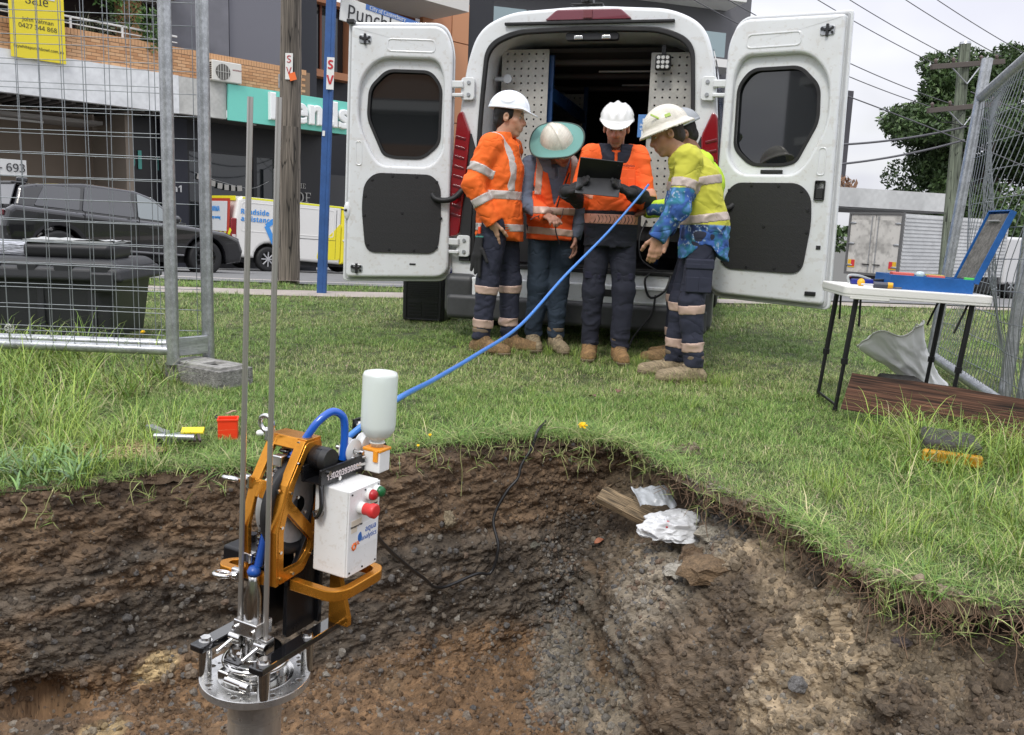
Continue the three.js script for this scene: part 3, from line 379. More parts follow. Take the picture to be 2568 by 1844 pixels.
  addEach(van, 'loose_cable', [tube([[0.60, 0.62, -0.02], [0.55, 0.55, 0.07], [0.60, 0.42, 0.09], [0.70, 0.47, 0.09], [0.74, 0.60, 0.0]], 0.009, 24, 6), tube([[0.64, 0.44, 0.09], [0.62, 0.3, 0.12], [0.5, 0.12, 0.16], [0.46, 0.0, 0.2]], 0.008, 20, 6), tube([[0.5, 1.0, -0.2], [0.47, 0.85, -0.1], [0.5, 0.7, -0.06], [0.62, 0.62, -0.04]], 0.006, 20, 6)], blackRub);
  add(van, 'light_switch_bracket', [box(0.1, 0.035, 0.02, -0.72, 2.06, -0.2, 0.006), cyl(0.035, 0.035, 0.02, -0.66, 2.06, -0.19, 14, 'z')], galv);
  // doors (hinge line at x = 0, free edge at 0.84, inner face to +z)
  const doorShape = (s, e = 0) => poly(mirP([[-0.03 + e * 0.4, 0.45 + e], [0.845 - e, 0.42 + e], [0.81 - e, 2.42 - e], [0.05 + e * 0.5, 2.44 - e], [-0.02 + e * 0.4, 2.25]], s), s > 0 ? [0.12, 0.04, 0.02, 0.16, 0.2] : [0.2, 0.16, 0.02, 0.04, 0.12]);
  const WIN = [[0.17, 2.067], [0.502, 2.067], [0.636, 1.932], [0.65, 1.705], [0.527, 1.438], [0.45, 1.414], [0.216, 1.414], [0.088, 1.53], [0.082, 1.957]], cx = 0.36, cy = 1.74;
  const REC = [[0.111, 2.158], [0.569, 2.155], [0.71, 1.99], [0.725, 1.666], [0.60, 1.409], [0.53, 1.345], [0.15, 1.345], [0.055, 1.46], [0.055, 2.03]];
  const grow = (p, k) => p.map((q) => [cx + (q[0] - cx) * k, cy + (q[1] - cy) * k]);
  for (const s of [-1, 1]) {
    const dg = new THREE.Group(); dg.name = 'rear_door'; dg.position.set(s * 1.045, 0, 0.05); van.add(dg);
    // world directions of the open doors: left door along -x, right door towards the viewer
    dg.rotation.y = s < 0 ? 0.2575 - 0.02 : -0.5387 + 0.2575; dg.userData.label = s < 0 ? 'open rear door on the side of the blue street sign' : 'open rear door on the side of the folding table';
    const mx = (g) => { if (s < 0) return g; if (g.index) g = g.toNonIndexed(); g.scale(-1, 1, 1); for (const k of ['position', 'normal', 'uv']) { const q = g.attributes[k], n = q.itemSize, d = q.array; for (let i = 0; i < d.length; i += 3 * n) for (let c = 0; c < n; c++) { const t = d[i + n + c]; d[i + n + c] = d[i + 2 * n + c]; d[i + 2 * n + c] = t; } } g.computeVertexNormals(); return g; }; // the right door mirrors the left
    add(dg, 'outer_skin', mx(ext(holed(doorShape(-1), poly(mirP(grow(WIN, 1.03), -1), 0.06, true)), 0.03, 0.008, -0.06, 8)), vanWhite);
    add(dg, 'inner_panel', mx(ext(holed(doorShape(-1, 0.035), poly(mirP(REC, -1), 0.13, true)), 0.05, 0.022, -0.03, 10, 4)), vanWhite);
    add(dg, 'window_surround', mx(ext(holed(poly(mirP(grow(REC, 1.02), -1), 0.13), poly(mirP(grow(WIN, 1.02), -1), 0.065, true)), 0.02, 0.012, -0.045, 10, 3)), vanWhite);
    add(dg, 'window_seal', mx(ext(holed(poly(mirP(grow(WIN, 1.045), -1), 0.065), poly(mirP(grow(WIN, 0.985), -1), 0.06, true)), 0.012, 0.004, -0.020, 10)), blackRub);
    add(dg, 'window_glass', mx(ext(poly(mirP(grow(WIN, 1.0), -1), 0.06), 0.004, 0, -0.045, 10)), M([0.012, 0.014, 0.015], 0.03, 0, { transmission: 0.12, thickness: 0, ior: 1.6, clearcoat: 1, clearcoatRoughness: 0.02 }));
    const tp = [[0.075, 0.67], [0.65, 0.66], [0.685, 1.02], [0.665, 1.20], [0.58, 1.285], [0.13, 1.285], [0.06, 1.2], [0.05, 0.9]];
    const tr = add(dg, 'trim_panel', ext(poly(mirP(tp, s), 0.09), 0.008, 0.003, 0.043, 8), trimBlack);
    for (const [x, y] of [[0.08, 0.72], [0.26, 0.69], [0.46, 0.69], [0.63, 0.72], [0.05, 0.95], [0.66, 0.95], [0.09, 1.23], [0.25, 1.265], [0.44, 1.265], [0.6, 1.23], [0.36, 0.98], [0.655, 1.1]]) add(tr, 'trim_clip', cyl(0.012, 0.009, 0.006, s * x, y, 0.056, 8, 'z'), blackPl);
    add(dg, 'pressed_panel', ext(holed(rr(0.38, 0.10, 0.04, s * 0.315, 2.25), rr(0.355, 0.078, 0.03, s * 0.315, 2.25)), 0.003, 0.003, 0.04, 6, 2), vanWhite);
    add(dg, 'pressed_panel', ext(holed(rr(0.055, 0.19, 0.025, s * 0.712, 1.43), rr(0.038, 0.172, 0.018, s * 0.712, 1.43)), 0.003, 0.003, 0.04, 6, 2), vanWhite);
    for (const y of [2.285, 0.53]) { const x = s * (y > 1 ? 0.67 : 0.72); if (s > 0 && y < 1) { add(dg, 'latch', [box(0.075, 0.03, 0.02, x, 0.53, 0.045, 0.006)], blackPl); continue; } const l = add(dg, 'latch_plate', ext(rr(0.095, 0.062, 0.018, x, y), 0.006, 0.002, 0.042), galv); add(l, 'latch', [box(0.018, 0.08, 0.022, x, y, 0.055, 0.004), box(0.05, 0.018, 0.02, x, y + 0.004, 0.055, 0.003), cyl(0.012, 0.012, 0.008, x - 0.034, y + 0.01, 0.052, 10, 'z'), cyl(0.009, 0.009, 0.008, x + 0.032, y + 0.014, 0.052, 8, 'z'), cyl(0.009, 0.009, 0.008, x + 0.032, y - 0.016, 0.052, 8, 'z')], blackPl); }
    if (s > 0) { const h = add(dg, 'door_handle', ext(holed(rr(0.07, 0.135, 0.01, 0.718, 1.236), rr(0.055, 0.118, 0.008, 0.718, 1.236)), 0.012, 0.003, 0.042), blackPl); add(h, 'handle_lever', [box(0.056, 0.12, 0.004, 0.718, 1.236, 0.04), box(0.05, 0.07, 0.012, 0.718, 1.215, 0.046, 0.004)], trimBlack); const g = add(dg, 'pull_slot', ext(rr(0.155, 0.028, 0.006, 0.372, 1.362), 0.01, 0.003, 0.01), blackPl); add(g, 'slot_mouth', box(0.125, 0.014, 0.006, 0.372, 1.362, 0.026), trimBlack); add(dg, 'striker_hole', box(0.03, 0.026, 0.006, 0.745, 0.85, 0.044), trimBlack); }
    else { add(dg, 'lock_rod', [new THREE.SphereGeometry(0.06, 14, 10).scale(0.5, 1.2, 0.4).translate(-0.80, 0.98, 0.03)], vanWhite); add(dg, 'lock_pin', [bar([-0.81, 0.985, 0.05], [-0.845, 0.99, 0.055], 0.005, 6), new THREE.SphereGeometry(0.011, 8, 6).translate(-0.808, 0.985, 0.055)], blackPl); add(dg, 'door_slot', box(0.05, 0.014, 0.006, -0.27, 0.58, 0.044, 0.003), blackPl); add(dg, 'door_seal_bracket', [box(0.06, 0.03, 0.08, -0.79, 2.42, -0.01, 0.005)], blackPl); }
    add(dg, 'edge_seal', mx(ext(holed(doorShape(-1, 0.015), doorShape(-1, 0.028)), 0.01, 0.003, -0.028, 8)), M([0.45, 0.46, 0.47], 0.6));
  }
}
// ---------------------------------------------------------------- distance-field mesher (surface nets)
const vs = (a, b) => [a[0] - b[0], a[1] - b[1], a[2] - b[2]], va = (a, b) => [a[0] + b[0], a[1] + b[1], a[2] + b[2]], vm = (a, k) => [a[0] * k, a[1] * k, a[2] * k], vd = (a, b) => a[0] * b[0] + a[1] * b[1] + a[2] * b[2], vl = (a) => Math.hypot(...a), vn = (a) => vm(a, 1 / (vl(a) || 1)), vx = (a, b) => [a[1] * b[2] - a[2] * b[1], a[2] * b[0] - a[0] * b[2], a[0] * b[1] - a[1] * b[0]], vmix = (a, b, t) => [lerp(a[0], b[0], t), lerp(a[1], b[1], t), lerp(a[2], b[2], t)];
// tapered capsule, optionally flattened along n by factor k (<1 = thinner)
const cap = (a, b, ra, rb = ra, n = null, k = 1) => ({ a, b, ra, rb, n, k });
function capD(c, x, y, z) {
  const { a, b, ra, rb, n, k } = c; const bx = b[0] - a[0], by = b[1] - a[1], bz = b[2] - a[2]; let px = x - a[0], py = y - a[1], pz = z - a[2];
  const L = bx * bx + by * by + bz * bz || 1e-9; let t = (px * bx + py * by + pz * bz) / L; t = t < 0 ? 0 : t > 1 ? 1 : t;
  px -= bx * t; py -= by * t; pz -= bz * t;
  if (n) { const q = (px * n[0] + py * n[1] + pz * n[2]) * (1 / k - 1); px += n[0] * q; py += n[1] * q; pz += n[2] * q; }
  return Math.sqrt(px * px + py * py + pz * pz) - (ra + (rb - ra) * t);
}
const ell = (c, r) => ({ c, r });
function ellD(e, x, y, z) { const a = (x - e.c[0]) / e.r[0], b = (y - e.c[1]) / e.r[1], c = (z - e.c[2]) / e.r[2]; const l = Math.sqrt(a * a + b * b + c * c); return (l - 1) * Math.min(e.r[0], e.r[1], e.r[2]) * (l > 1 ? 1 : 1); }
const smin = (a, b, k) => { const h = Math.max(k - Math.abs(a - b), 0) / k; return Math.min(a, b) - h * h * k * 0.25; };
const smax = (a, b, k) => -smin(-a, -b, k);
const union = (prims, k) => (x, y, z) => { let d = 9; for (const p of prims) { const q = p.c ? ellD(p, x, y, z) : capD(p, x, y, z); d = d > 8 ? q : smin(d, q, k); } return d; };
function boundsOf(prims, m = 0.05) { const lo = [9, 9, 9], hi = [-9, -9, -9]; for (const p of prims) { const pts = p.c ? [[p.c, Math.max(...p.r)]] : [[p.a, p.ra], [p.b, p.rb]]; for (const [q, r] of pts) for (let i = 0; i < 3; i++) { lo[i] = Math.min(lo[i], q[i] - r - m); hi[i] = Math.max(hi[i], q[i] + r + m); } } return [lo, hi]; }
function nets(f, lo, hi, h, colFn, keep) {
  const N = [0, 1, 2].map((i) => Math.ceil((hi[i] - lo[i]) / h) + 1), [nx, ny, nz] = N, vals = new Float32Array(nx * ny * nz), B = 6;
  const id = (i, j, k) => (k * ny + j) * nx + i;
  for (let k0 = 0; k0 < nz; k0 += B) for (let j0 = 0; j0 < ny; j0 += B) for (let i0 = 0; i0 < nx; i0 += B) {
    const c = f(lo[0] + (i0 + B / 2) * h, lo[1] + (j0 + B / 2) * h, lo[2] + (k0 + B / 2) * h), far = Math.abs(c) > B * h * 1.5 + 0.035;
    for (let k = k0; k < Math.min(nz, k0 + B); k++) for (let j = j0; j < Math.min(ny, j0 + B); j++) for (let i = i0; i < Math.min(nx, i0 + B); i++) vals[id(i, j, k)] = far ? c : f(lo[0] + i * h, lo[1] + j * h, lo[2] + k * h);
  }
  if (keep) keep.f = (x, y, z) => { let a = (x - lo[0]) / h, b = (y - lo[1]) / h, c = (z - lo[2]) / h; a = clamp(a, 0, nx - 1.001); b = clamp(b, 0, ny - 1.001); c = clamp(c, 0, nz - 1.001); const i = a | 0, j = b | 0, k = c | 0; a -= i; b -= j; c -= k; const q = id(i, j, k), s = nx * ny; const l = (u, w, t) => u + (w - u) * t; return l(l(l(vals[q], vals[q + 1], a), l(vals[q + nx], vals[q + nx + 1], a), b), l(l(vals[q + s], vals[q + s + 1], a), l(vals[q + s + nx], vals[q + s + nx + 1], a), b), c); };
  const vid = new Int32Array(nx * ny * nz).fill(-1), P = [], C = [], I = [];
  for (let k = 0; k < nz - 1; k++) for (let j = 0; j < ny - 1; j++) for (let i = 0; i < nx - 1; i++) {
    let m = 0, cx = 0, cy = 0, cz = 0, n = 0; const v = [];
    for (let q = 0; q < 8; q++) { const t = vals[id(i + (q & 1), j + ((q >> 1) & 1), k + (q >> 2))]; v.push(t); if (t < 0) m |= 1 << q; }
    if (m === 0 || m === 255) continue;
    for (let q = 0; q < 8; q++) for (let b = 1; b < 8; b <<= 1) { if (q & b) continue; const w = q | b; if ((v[q] < 0) === (v[w] < 0)) continue; const t = v[q] / (v[q] - v[w]); cx += (q & 1) + (b === 1 ? t : 0); cy += ((q >> 1) & 1) + (b === 2 ? t : 0); cz += (q >> 2) + (b === 4 ? t : 0); n++; }
    const x = lo[0] + (i + cx / n) * h, y = lo[1] + (j + cy / n) * h, z = lo[2] + (k + cz / n) * h;
    vid[id(i, j, k)] = P.length / 3; P.push(x, y, z); if (colFn) { const c = colFn(x, y, z); C.push(c[0], c[1], c[2]); }
  }
  const quad = (a, b, c, d, s) => { if (a < 0 || b < 0 || c < 0 || d < 0) return; if (s) I.push(a, b, c, a, c, d); else I.push(a, c, b, a, d, c); };
  for (let k = 1; k < nz - 1; k++) for (let j = 1; j < ny - 1; j++) for (let i = 1; i < nx - 1; i++) {
    const s = vals[id(i, j, k)] < 0;
    if (s !== vals[id(i + 1, j, k)] < 0) quad(vid[id(i, j - 1, k - 1)], vid[id(i, j, k - 1)], vid[id(i, j, k)], vid[id(i, j - 1, k)], s);
    if (s !== vals[id(i, j + 1, k)] < 0) quad(vid[id(i - 1, j, k - 1)], vid[id(i - 1, j, k)], vid[id(i, j, k)], vid[id(i, j, k - 1)], s);
    if (s !== vals[id(i, j, k + 1)] < 0) quad(vid[id(i - 1, j - 1, k)], vid[id(i, j - 1, k)], vid[id(i, j, k)], vid[id(i - 1, j, k)], s);
  }
  const g = new THREE.BufferGeometry(); g.setAttribute('position', new THREE.Float32BufferAttribute(P, 3)); if (colFn) g.setAttribute('color', new THREE.Float32BufferAttribute(C, 3)); g.setIndex(I); g.computeVertexNormals();
  const uv = new Float32Array(P.length / 3 * 2); for (let i = 0; i < P.length / 3; i++) { uv[i * 2] = P[i * 3] * 2 + P[i * 3 + 2] * 2; uv[i * 2 + 1] = P[i * 3 + 1] * 2; } g.setAttribute('uv', new THREE.BufferAttribute(uv, 2));
  return g;
}
const netP = (prims, k, h, mod2, colFn, m = 0.05) => { const f0 = union(prims, k), [lo, hi] = boundsOf(prims, m); return nets(mod2 ? (x, y, z) => mod2(f0(x, y, z), x, y, z) : f0, lo, hi, h, colFn); };
// ---------------------------------------------------------------- people
const fold = (x, y, z, s, amp = 0.010) => { const w = fbm(x * 5 + s, y * 4, z * 5, 2); const r = 1 - Math.abs(fbm(x * 9 + w * 2 + s, y * 15 + w * 3, z * 9, 2) - 0.5) * 2; return amp * (r * r * r - 0.4) + amp * 0.5 * (w - 0.5); };
const skinM = M([1, 1, 1], 0.5, 0, { vertexColors: true }), clothM = (c, x = {}) => M(c, 0.85, 0, { bumpMap: rep(T_fold, 0.7, 0.7), bumpScale: 0.006, ...x });
const hivisO = clothM([0.86, 0.145, 0.015]), hivisO2 = clothM([0.90, 0.115, 0.02]), hivisY = clothM([0.58, 0.60, 0.035]), navy = clothM([0.016, 0.018, 0.032]), navyT = clothM([0.020, 0.023, 0.042]), denim = clothM([0.020, 0.034, 0.055]), tapeM = M([0.52, 0.48, 0.45], 0.38, 0.15, { bumpMap: rep(T_bump, 20, 20), bumpScale: 0.0006 }), tapeP = M([0.56, 0.40, 0.33], 0.45, 0.1), tan = M([0.36, 0.225, 0.105], 0.9, 0, { map: rep(T_grain, 3, 3), bumpMap: rep(T_bump, 4, 4), bumpScale: 0.004 }), tanL = M([0.48, 0.38, 0.24], 0.9, 0, { map: rep(T_grain, 3, 3), bumpMap: rep(T_bump, 4, 4), bumpScale: 0.004 }), sole = M([0.16, 0.12, 0.08], 0.9), hatM = M([0.80, 0.80, 0.79], 0.32, 0, { clearcoat: 0.4 }), hatCream = Mt([0.74, 0.70, 0.60], 0.42, 0, 3), gloveM = M([0.012, 0.012, 0.013], 0.8);
// body frame: facing +z, person's left = +x
function fingers(H, dist, norm, side, curl, o = {}) { // H wrist, unit dirs; side = thumb side
  const pr = [], pt = (a, b, c) => va(H, va(va(vm(side, a), vm(dist, b)), vm(norm, c)));
  pr.push(cap(pt(0.012, 0.03, 0), pt(0.018, 0.085, 0), 0.023, 0.021, norm, 0.62), cap(pt(-0.015, 0.03, 0), pt(-0.022, 0.08, 0), 0.023, 0.02, norm, 0.62), cap(pt(0, -0.01, 0), pt(0, 0.03, 0), 0.026, 0.028, norm, 0.7));
  const len = [0.074, 0.084, 0.078, 0.06];
  for (let i = 0; i < 4; i++) { let p = [0.030 - i * 0.0195, 0.088 - (i === 3 ? 0.008 : 0), 0], a = curl * 0.3 * (0.8 + 0.13 * i), r = 0.0098 - (i === 3 ? 0.0012 : 0); for (let k = 0; k < 3; k++) { const L = len[i] * [0.45, 0.31, 0.24][k], q = [p[0] + (o.spread || 0) * (1.5 - i) * L * 0.2, p[1] + Math.cos(a) * L, p[2] + Math.sin(a) * L]; pr.push(cap(pt(...p), pt(...q), r, r * 0.93)); p = q; a += curl * (0.9 - 0.1 * k); r *= 0.93; } }
  const tc = o.thumb ?? 0.5; let p = [0.028, 0.018, 0.006]; for (const [dx, dy, dz, L] of [[0.62, 0.7, 0.25, 0.042], [0.35, 0.85, 0.3 + tc * 0.5, 0.032], [0.2, 0.8, 0.3 + tc * 0.8, 0.026]]) { const l = Math.hypot(dx, dy, dz), q = [p[0] + dx / l * L, p[1] + dy / l * L, p[2] + dz / l * L]; pr.push(cap(pt(...p), pt(...q), 0.0115, 0.0102)); p = q; }
  return pr;
}
function headGeo(skin, hairC, stub = 0) {
  const P = [ell([0, 0.035, -0.012], [0.074, 0.092, 0.094]), ell([0, -0.042, 0.018], [0.058, 0.082, 0.068]), ell([0, -0.102, 0.058], [0.024, 0.02, 0.022]), cap([0, 0.002, 0.086], [0, -0.03, 0.104], 0.008, 0.0135), cap([-0.012, -0.034, 0.092], [0.012, -0.034, 0.092], 0.009), cap([-0.04, 0.026, 0.071], [0.04, 0.026, 0.071], 0.014), cap([-0.02, -0.062, 0.079], [0.02, -0.062, 0.079], 0.0085), cap([-0.017, -0.073, 0.078], [0.017, -0.073, 0.078], 0.0085), cap([-0.045, -0.02, 0.052], [-0.03, -0.045, 0.062], 0.02), cap([0.045, -0.02, 0.052], [0.03, -0.045, 0.062], 0.02), cap([0, -0.07, -0.02], [0, -0.19, -0.035], 0.054, 0.06)];
  const E = [-1, 1].map((s) => ell([s * 0.079, -0.006, -0.008], [0.011, 0.032, 0.02]));
  const f = (x, y, z) => { let d = union(P, 0.022)(x, y, z); for (const s of [-1, 1]) d = smax(d, -(Math.hypot(x - s * 0.032, (y - 0.006) * 1.5, z - 0.098) - 0.019), 0.012); for (const s of [-1, 1]) d = smin(d, Math.hypot(x - s * 0.031, y - 0.004, z - 0.071) - 0.0135, 0.004); for (const e of E) d = smin(d, Math.max(ellD(e, x, y, z), -(Math.hypot((x - Math.sign(x) * 0.09) * 1.2, y + 0.004, z + 0.004) - 0.013)), 0.006); return d; };
  const C = (x, y, z) => {
    let c = [...skin]; const n = fbm(x * 40, y * 40, z * 40, 2); const mx = (q, t) => { c = c.map((v, i) => lerp(v, q[i], t)); };
    mx([skin[0] * 1.05, skin[1] * 0.78, skin[2] * 0.75], 0.5 * sstep(0.045, 0.02, Math.hypot(Math.abs(x) - 0.04, y + 0.028)) + 0.4 * sstep(0.03, 0.015, Math.hypot(x, y + 0.03)));
    if (z > 0.07 && Math.abs(x) < 0.027 && Math.abs(y + 0.067) < 0.009) mx([skin[0] * 0.85, skin[1] * 0.55, skin[2] * 0.55], 0.8);
    if (z > 0.06 && Math.abs(y - 0.03 + 0.06 * (Math.abs(x) - 0.03) * 3) < 0.006 && Math.abs(x) > 0.012 && Math.abs(x) < 0.05) mx(hairC, 0.75);
    if (z > 0.07 && Math.abs(y - 0.004) < 0.0065 && Math.abs(Math.abs(x) - 0.031) < 0.014) mx(Math.abs(Math.abs(x) - 0.031) < 0.006 || y > 0.006 ? [0.02, 0.014, 0.01] : [0.5, 0.47, 0.44], 0.9);
    if (stub && y < -0.045 && z > 0.0) mx(hairC, stub * (0.5 + 0.6 * n));
    return c.map((v) => v * (0.93 + 0.14 * n));
  };
  return nets(f, [-0.11, -0.25, -0.13], [0.11, 0.15, 0.14], 0.0042, C);
}
function hairGeo(drop, front = 0.04) { const e = ell([0, 0.035, -0.014], [0.079, 0.097, 0.099]), e2 = cap([0, -0.03, -0.05], [0, 0.02, -0.03], 0.06, 0.08, [1, 0, 0], 0.95); return nets((x, y, z) => { let d = smin(ellD(e, x, y, z), capD(e2, x, y, z), 0.02) + 0.007 * (fbm(x * 60, y * 30, z * 60, 2) - 0.5); d = Math.max(d, (drop - y) - (z < 0 ? -z * 0.9 : 0) * 0.9); return Math.max(d, Math.min(z - front, 0.075 - y)); }, [-0.11, -0.15, -0.14], [0.11, 0.16, 0.13], 0.005); }
function hardHat(o = {}) { // origin at the head centre, front +z
  const c = [0, 0.048, -0.012], r = [0.112, 0.122, 0.137], brim = o.brim || 0;
  const f = (x, y, z) => {
    const k = 0.0035 * (o.ribs ? Math.cos(clamp(x, -0.055, 0.055) * 115) * sstep(0.075, 0.05, Math.abs(x)) * sstep(0.07, 0.12, y) * 1.6 : sstep(0.022, 0.016, Math.abs(x)) * 1.4) ;
    let d = ellD({ c, r }, x, y, z) - k; 
    if (o.panel) { const s = Math.abs(x); const w = Math.hypot((y - 0.115) * 1.0, (z + 0.01) * 0.7) - 0.036; if (s > 0.05) d -= 0.004 * sstep(0.004, -0.004, w); }
    d = Math.max(d, 0.05 - y);
    const rad = Math.hypot(x / r[0], (z - c[2]) / r[2]); const ring = Math.max((rad - (1.03 + brim)) * 0.11, (0.955 - rad) * 0.11);
    const yb = 0.052 - (brim ? 0.10 * Math.max(0, rad - 1) : 0); let b = Math.max(ring, Math.abs(y - yb) - 0.006);
    const pk = Math.max(Math.hypot(x / 0.108, (z - 0.045) / 0.142) * 0.11 - 0.11, Math.abs(y - (0.054 - Math.max(0, z - 0.10) * 0.35)) - 0.0045, 0.02 - z, (0.95 - rad) * 0.11);
    d = smin(d, b, 0.008); if (!brim) d = smin(d, pk, 0.006); return d;
  };
  const e = 0.15 + brim * 0.12; return nets(f, [-e, 0, -e - 0.03], [e, 0.19, e + 0.06], 0.0048);
}
function person(label, pos, turn, S) {
  const o = thing('person', label, 'person', pos, turn, undefined), sc = S.scale || 1; o.scale.setScalar(sc);
  const J = S.J, fw = S.fw || [0, 0, 1], fwc = S.fwc || fw; // pelvis and chest forward
  const sk = S.skin || [0.48, 0.27, 0.18], C = () => sk;
  const torso = (g) => [cap(J.pel, vmix(J.pel, J.chest, 0.5), 0.140 + g, 0.134 + g + (S.belly || 0), fw, 0.78), cap(vmix(J.pel, J.chest, 0.5), J.chest, 0.134 + g + (S.belly || 0), 0.144 + g, fwc, 0.76), cap(J.chest, vmix(J.chest, J.neck, 0.55), 0.142 + g, 0.08 + g, fwc, 0.76), cap(vmix(J.shL, J.neck, 0.12), vmix(J.shR, J.neck, 0.12), 0.058 + g * 0.7, 0.058 + g * 0.7), cap(vmix(J.chest, J.neck, 0.7), J.neck, 0.085 + g * 0.5, 0.06 + g * 0.4)];
  const arm = (s, g, e = 1) => [cap(J['sh' + s], J['el' + s], 0.052 + g * 0.75, 0.042 + g * 0.8), cap(J['el' + s], vmix(J['el' + s], J['wr' + s], e), 0.042 + g * 0.8, lerp(0.042, 0.031, e) + g * 0.7)];
  const leg = (s, g) => [cap(J['hip' + s], J['kn' + s], 0.082 + g, 0.062 + g), cap(J['kn' + s], J['an' + s], 0.062 + g, 0.045 + g * 1.15)];
  const parts = [...torso(-0.026), ...arm('L', -0.012), ...arm('R', -0.012), ...leg('L', -0.016), ...leg('R', -0.016)];
  const gs = [netP(parts, 0.05, 0.012, null, C)];
  const hq = new THREE.Matrix4().compose(V(...J.head), new THREE.Quaternion().setFromEuler(new THREE.Euler(...S.headR, 'YXZ')), V(1, 1, 1));
  gs.push(headGeo(sk, S.hair || [0.02, 0.015, 0.012], S.stub).applyMatrix4(hq));
  const hands = [];
  for (const s of ['L', 'R']) { const h = S['hand' + s]; if (!h) continue; const dist = vn(h.d), n0 = vn(h.n), side = vn(vm(vx(dist, n0), s === 'R' ? 1 : -1)), norm = n0, pr = fingers(J['wr' + s], dist, norm, side, h.curl ?? 0.35, h); const g = netP(pr, 0.010, 0.0042, null, C, 0.02); if (S.gloves) { add(o, 'glove', netP([...pr.map((q) => ({ ...q, ra: q.ra + 0.003, rb: q.rb + 0.003 })), cap(J['wr' + s], vmix(J['wr' + s], J['el' + s], 0.25), 0.038, 0.042)], 0.010, 0.0045, null, null, 0.02), gloveM); } else gs.push(g); }
  add(o, 'body', mergeGeometries(gs), skinM);
  // clothing
  const hatMx = hq.clone();
  const hem = S.hem ?? 0.80, fs = S.seed || 1;
  const G0 = 0.016 + (S.loose || 0), shirtT = [...torso(G0), cap(J.pel, va(J.pel, [0, hem - J.pel[1] - 0.02, 0]), 0.160 + (S.loose || 0), 0.172 + (S.loose || 0), fw, 0.84)], shirtA = ['L', 'R'].flatMap((s) => arm(s, G0)), shirtP = [...shirtT, ...shirtA];
  const nu = vn(vs(J.neck, J.chest)), neckCut = (x, y, z) => { const a = x - J.neck[0], b = y - J.neck[1], c = z - J.neck[2], t = a * nu[0] + b * nu[1] + c * nu[2], r = Math.hypot(a - nu[0] * t, b - nu[1] * t, c - nu[2] * t); return -Math.max(-0.01 - t, r - 0.085); };
  const hemF = S.hemF || ((x, y, z) => hem - y);
  const sT = union(shirtT, 0.035), sA = union(shirtA, 0.035), [slo, shi] = boundsOf(shirtP, 0.03);
  const wr = (x, y, z) => { for (const s of ['L', 'R']) { const w = J['wr' + s], ax = x - w[0], ay = y - w[1], az = z - w[2]; if (ax * ax + ay * ay + az * az < 0.01) { const d = vn(vs(w, J['el' + s])); return ax * d[0] + ay * d[1] + az * d[2] - 0.012; } } return -9; };
  const shirtF = (x, y, z) => { const dt = sT(x, y, z), da = sA(x, y, z), d0 = Math.min(dt, da); if (d0 > 0.06) return d0; if (d0 < -0.06) return Math.max(da < -0.02 ? -9 : hemF(x, y, z), d0, neckCut(x, y, z)); const a = smax(da, wr(x, y, z), 0.006), t = smax(dt, hemF(x, y, z), 0.008); return smax(smin(t, a, 0.018) - fold(x, y, z, fs, S.foldA || 0.010), neckCut(x, y, z), 0.008); };
  const kS = {}, shirt = add(o, 'shirt', nets(shirtF, slo, shi, S.shirtH || 0.0088, S.shirtC, kS), S.shirt);
  const tape = (name, reg, m, lo, hi, off = 0.004, base = kS.f, par = shirt, h = 0.0075) => add(par, name, nets((x, y, z) => Math.max(base(x, y, z) - off, -(base(x, y, z) + 0.012), reg(x, y, z)), lo, hi, h), m);
  const lp = [...['L', 'R'].flatMap((s) => leg(s, 0.014)), cap(J.hipL, J.hipR, 0.098, 0.098), cap(vmix(J.hipL, J.hipR, 0.5), J.pel, 0.128, 0.132, fw, 0.8)];
  const lu = union(lp, 0.03), [llo, lhi] = boundsOf(lp, 0.03);
  const trF = (x, y, z) => { const d = lu(x, y, z); if (d > 0.05 || d < -0.06) return d; return smax(d - fold(x, y, z, fs + 5, 0.011) * (0.6 + 0.8 * sstep(0.45, 0.1, y)), (S.cuff ?? 0.105) - y, 0.008); };
  const kT = {}, tr = add(o, 'trousers', nets(trF, llo, lhi, 0.0098, null, kT), S.trousers);
  const seg = (a, b, t0, t1) => (x, y, z) => { const d = vs(b, a), L = vl(d), u = vm(d, 1 / L), t = (x - a[0]) * u[0] + (y - a[1]) * u[1] + (z - a[2]) * u[2]; const px = x - a[0] - u[0] * t, py = y - a[1] - u[1] * t, pz = z - a[2] - u[2] * t; return Math.max(t0 * L - t, t - t1 * L, Math.hypot(px, py, pz) - 0.125); };
  const box3 = (a, m) => [[a[0] - m, a[1] - m, a[2] - m], [a[0] + m, a[1] + m, a[2] + m]];
  for (const [s, up, t0, t1] of S.legTape || []) { const a = J[(up ? 'hip' : 'kn') + s], b = J[(up ? 'kn' : 'an') + s], [lo, hi] = box3(vmix(a, b, (t0 + t1) / 2), 0.16); const q = seg(a, b, t0, t1), oth = J[(up ? 'hip' : 'kn') + (s === 'L' ? 'R' : 'L')], oth2 = J[(up ? 'kn' : 'an') + (s === 'L' ? 'R' : 'L')]; tape('reflective_tape', (x, y, z) => Math.max(q(x, y, z), capD(cap(a, b, 0.05), x, y, z) - capD(cap(oth, oth2, 0.05), x, y, z)), S.tapeM || tapeP, lo, hi, 0.0035, kT.f, tr); }
  for (const [s, up, t0, t1] of S.armTape || []) { const a = J[(up ? 'sh' : 'el') + s], b = J[(up ? 'el' : 'wr') + s], [lo, hi] = box3(vmix(a, b, (t0 + t1) / 2), 0.12), q = seg(a, b, t0, t1); tape('reflective_tape', (x, y, z) => Math.max(q(x, y, z), capD(cap(a, b, 0.03), x, y, z) - 0.075), S.tapeA || tapeM, lo, hi); }
  const tb = [[slo[0], slo[1], slo[2]], shi];
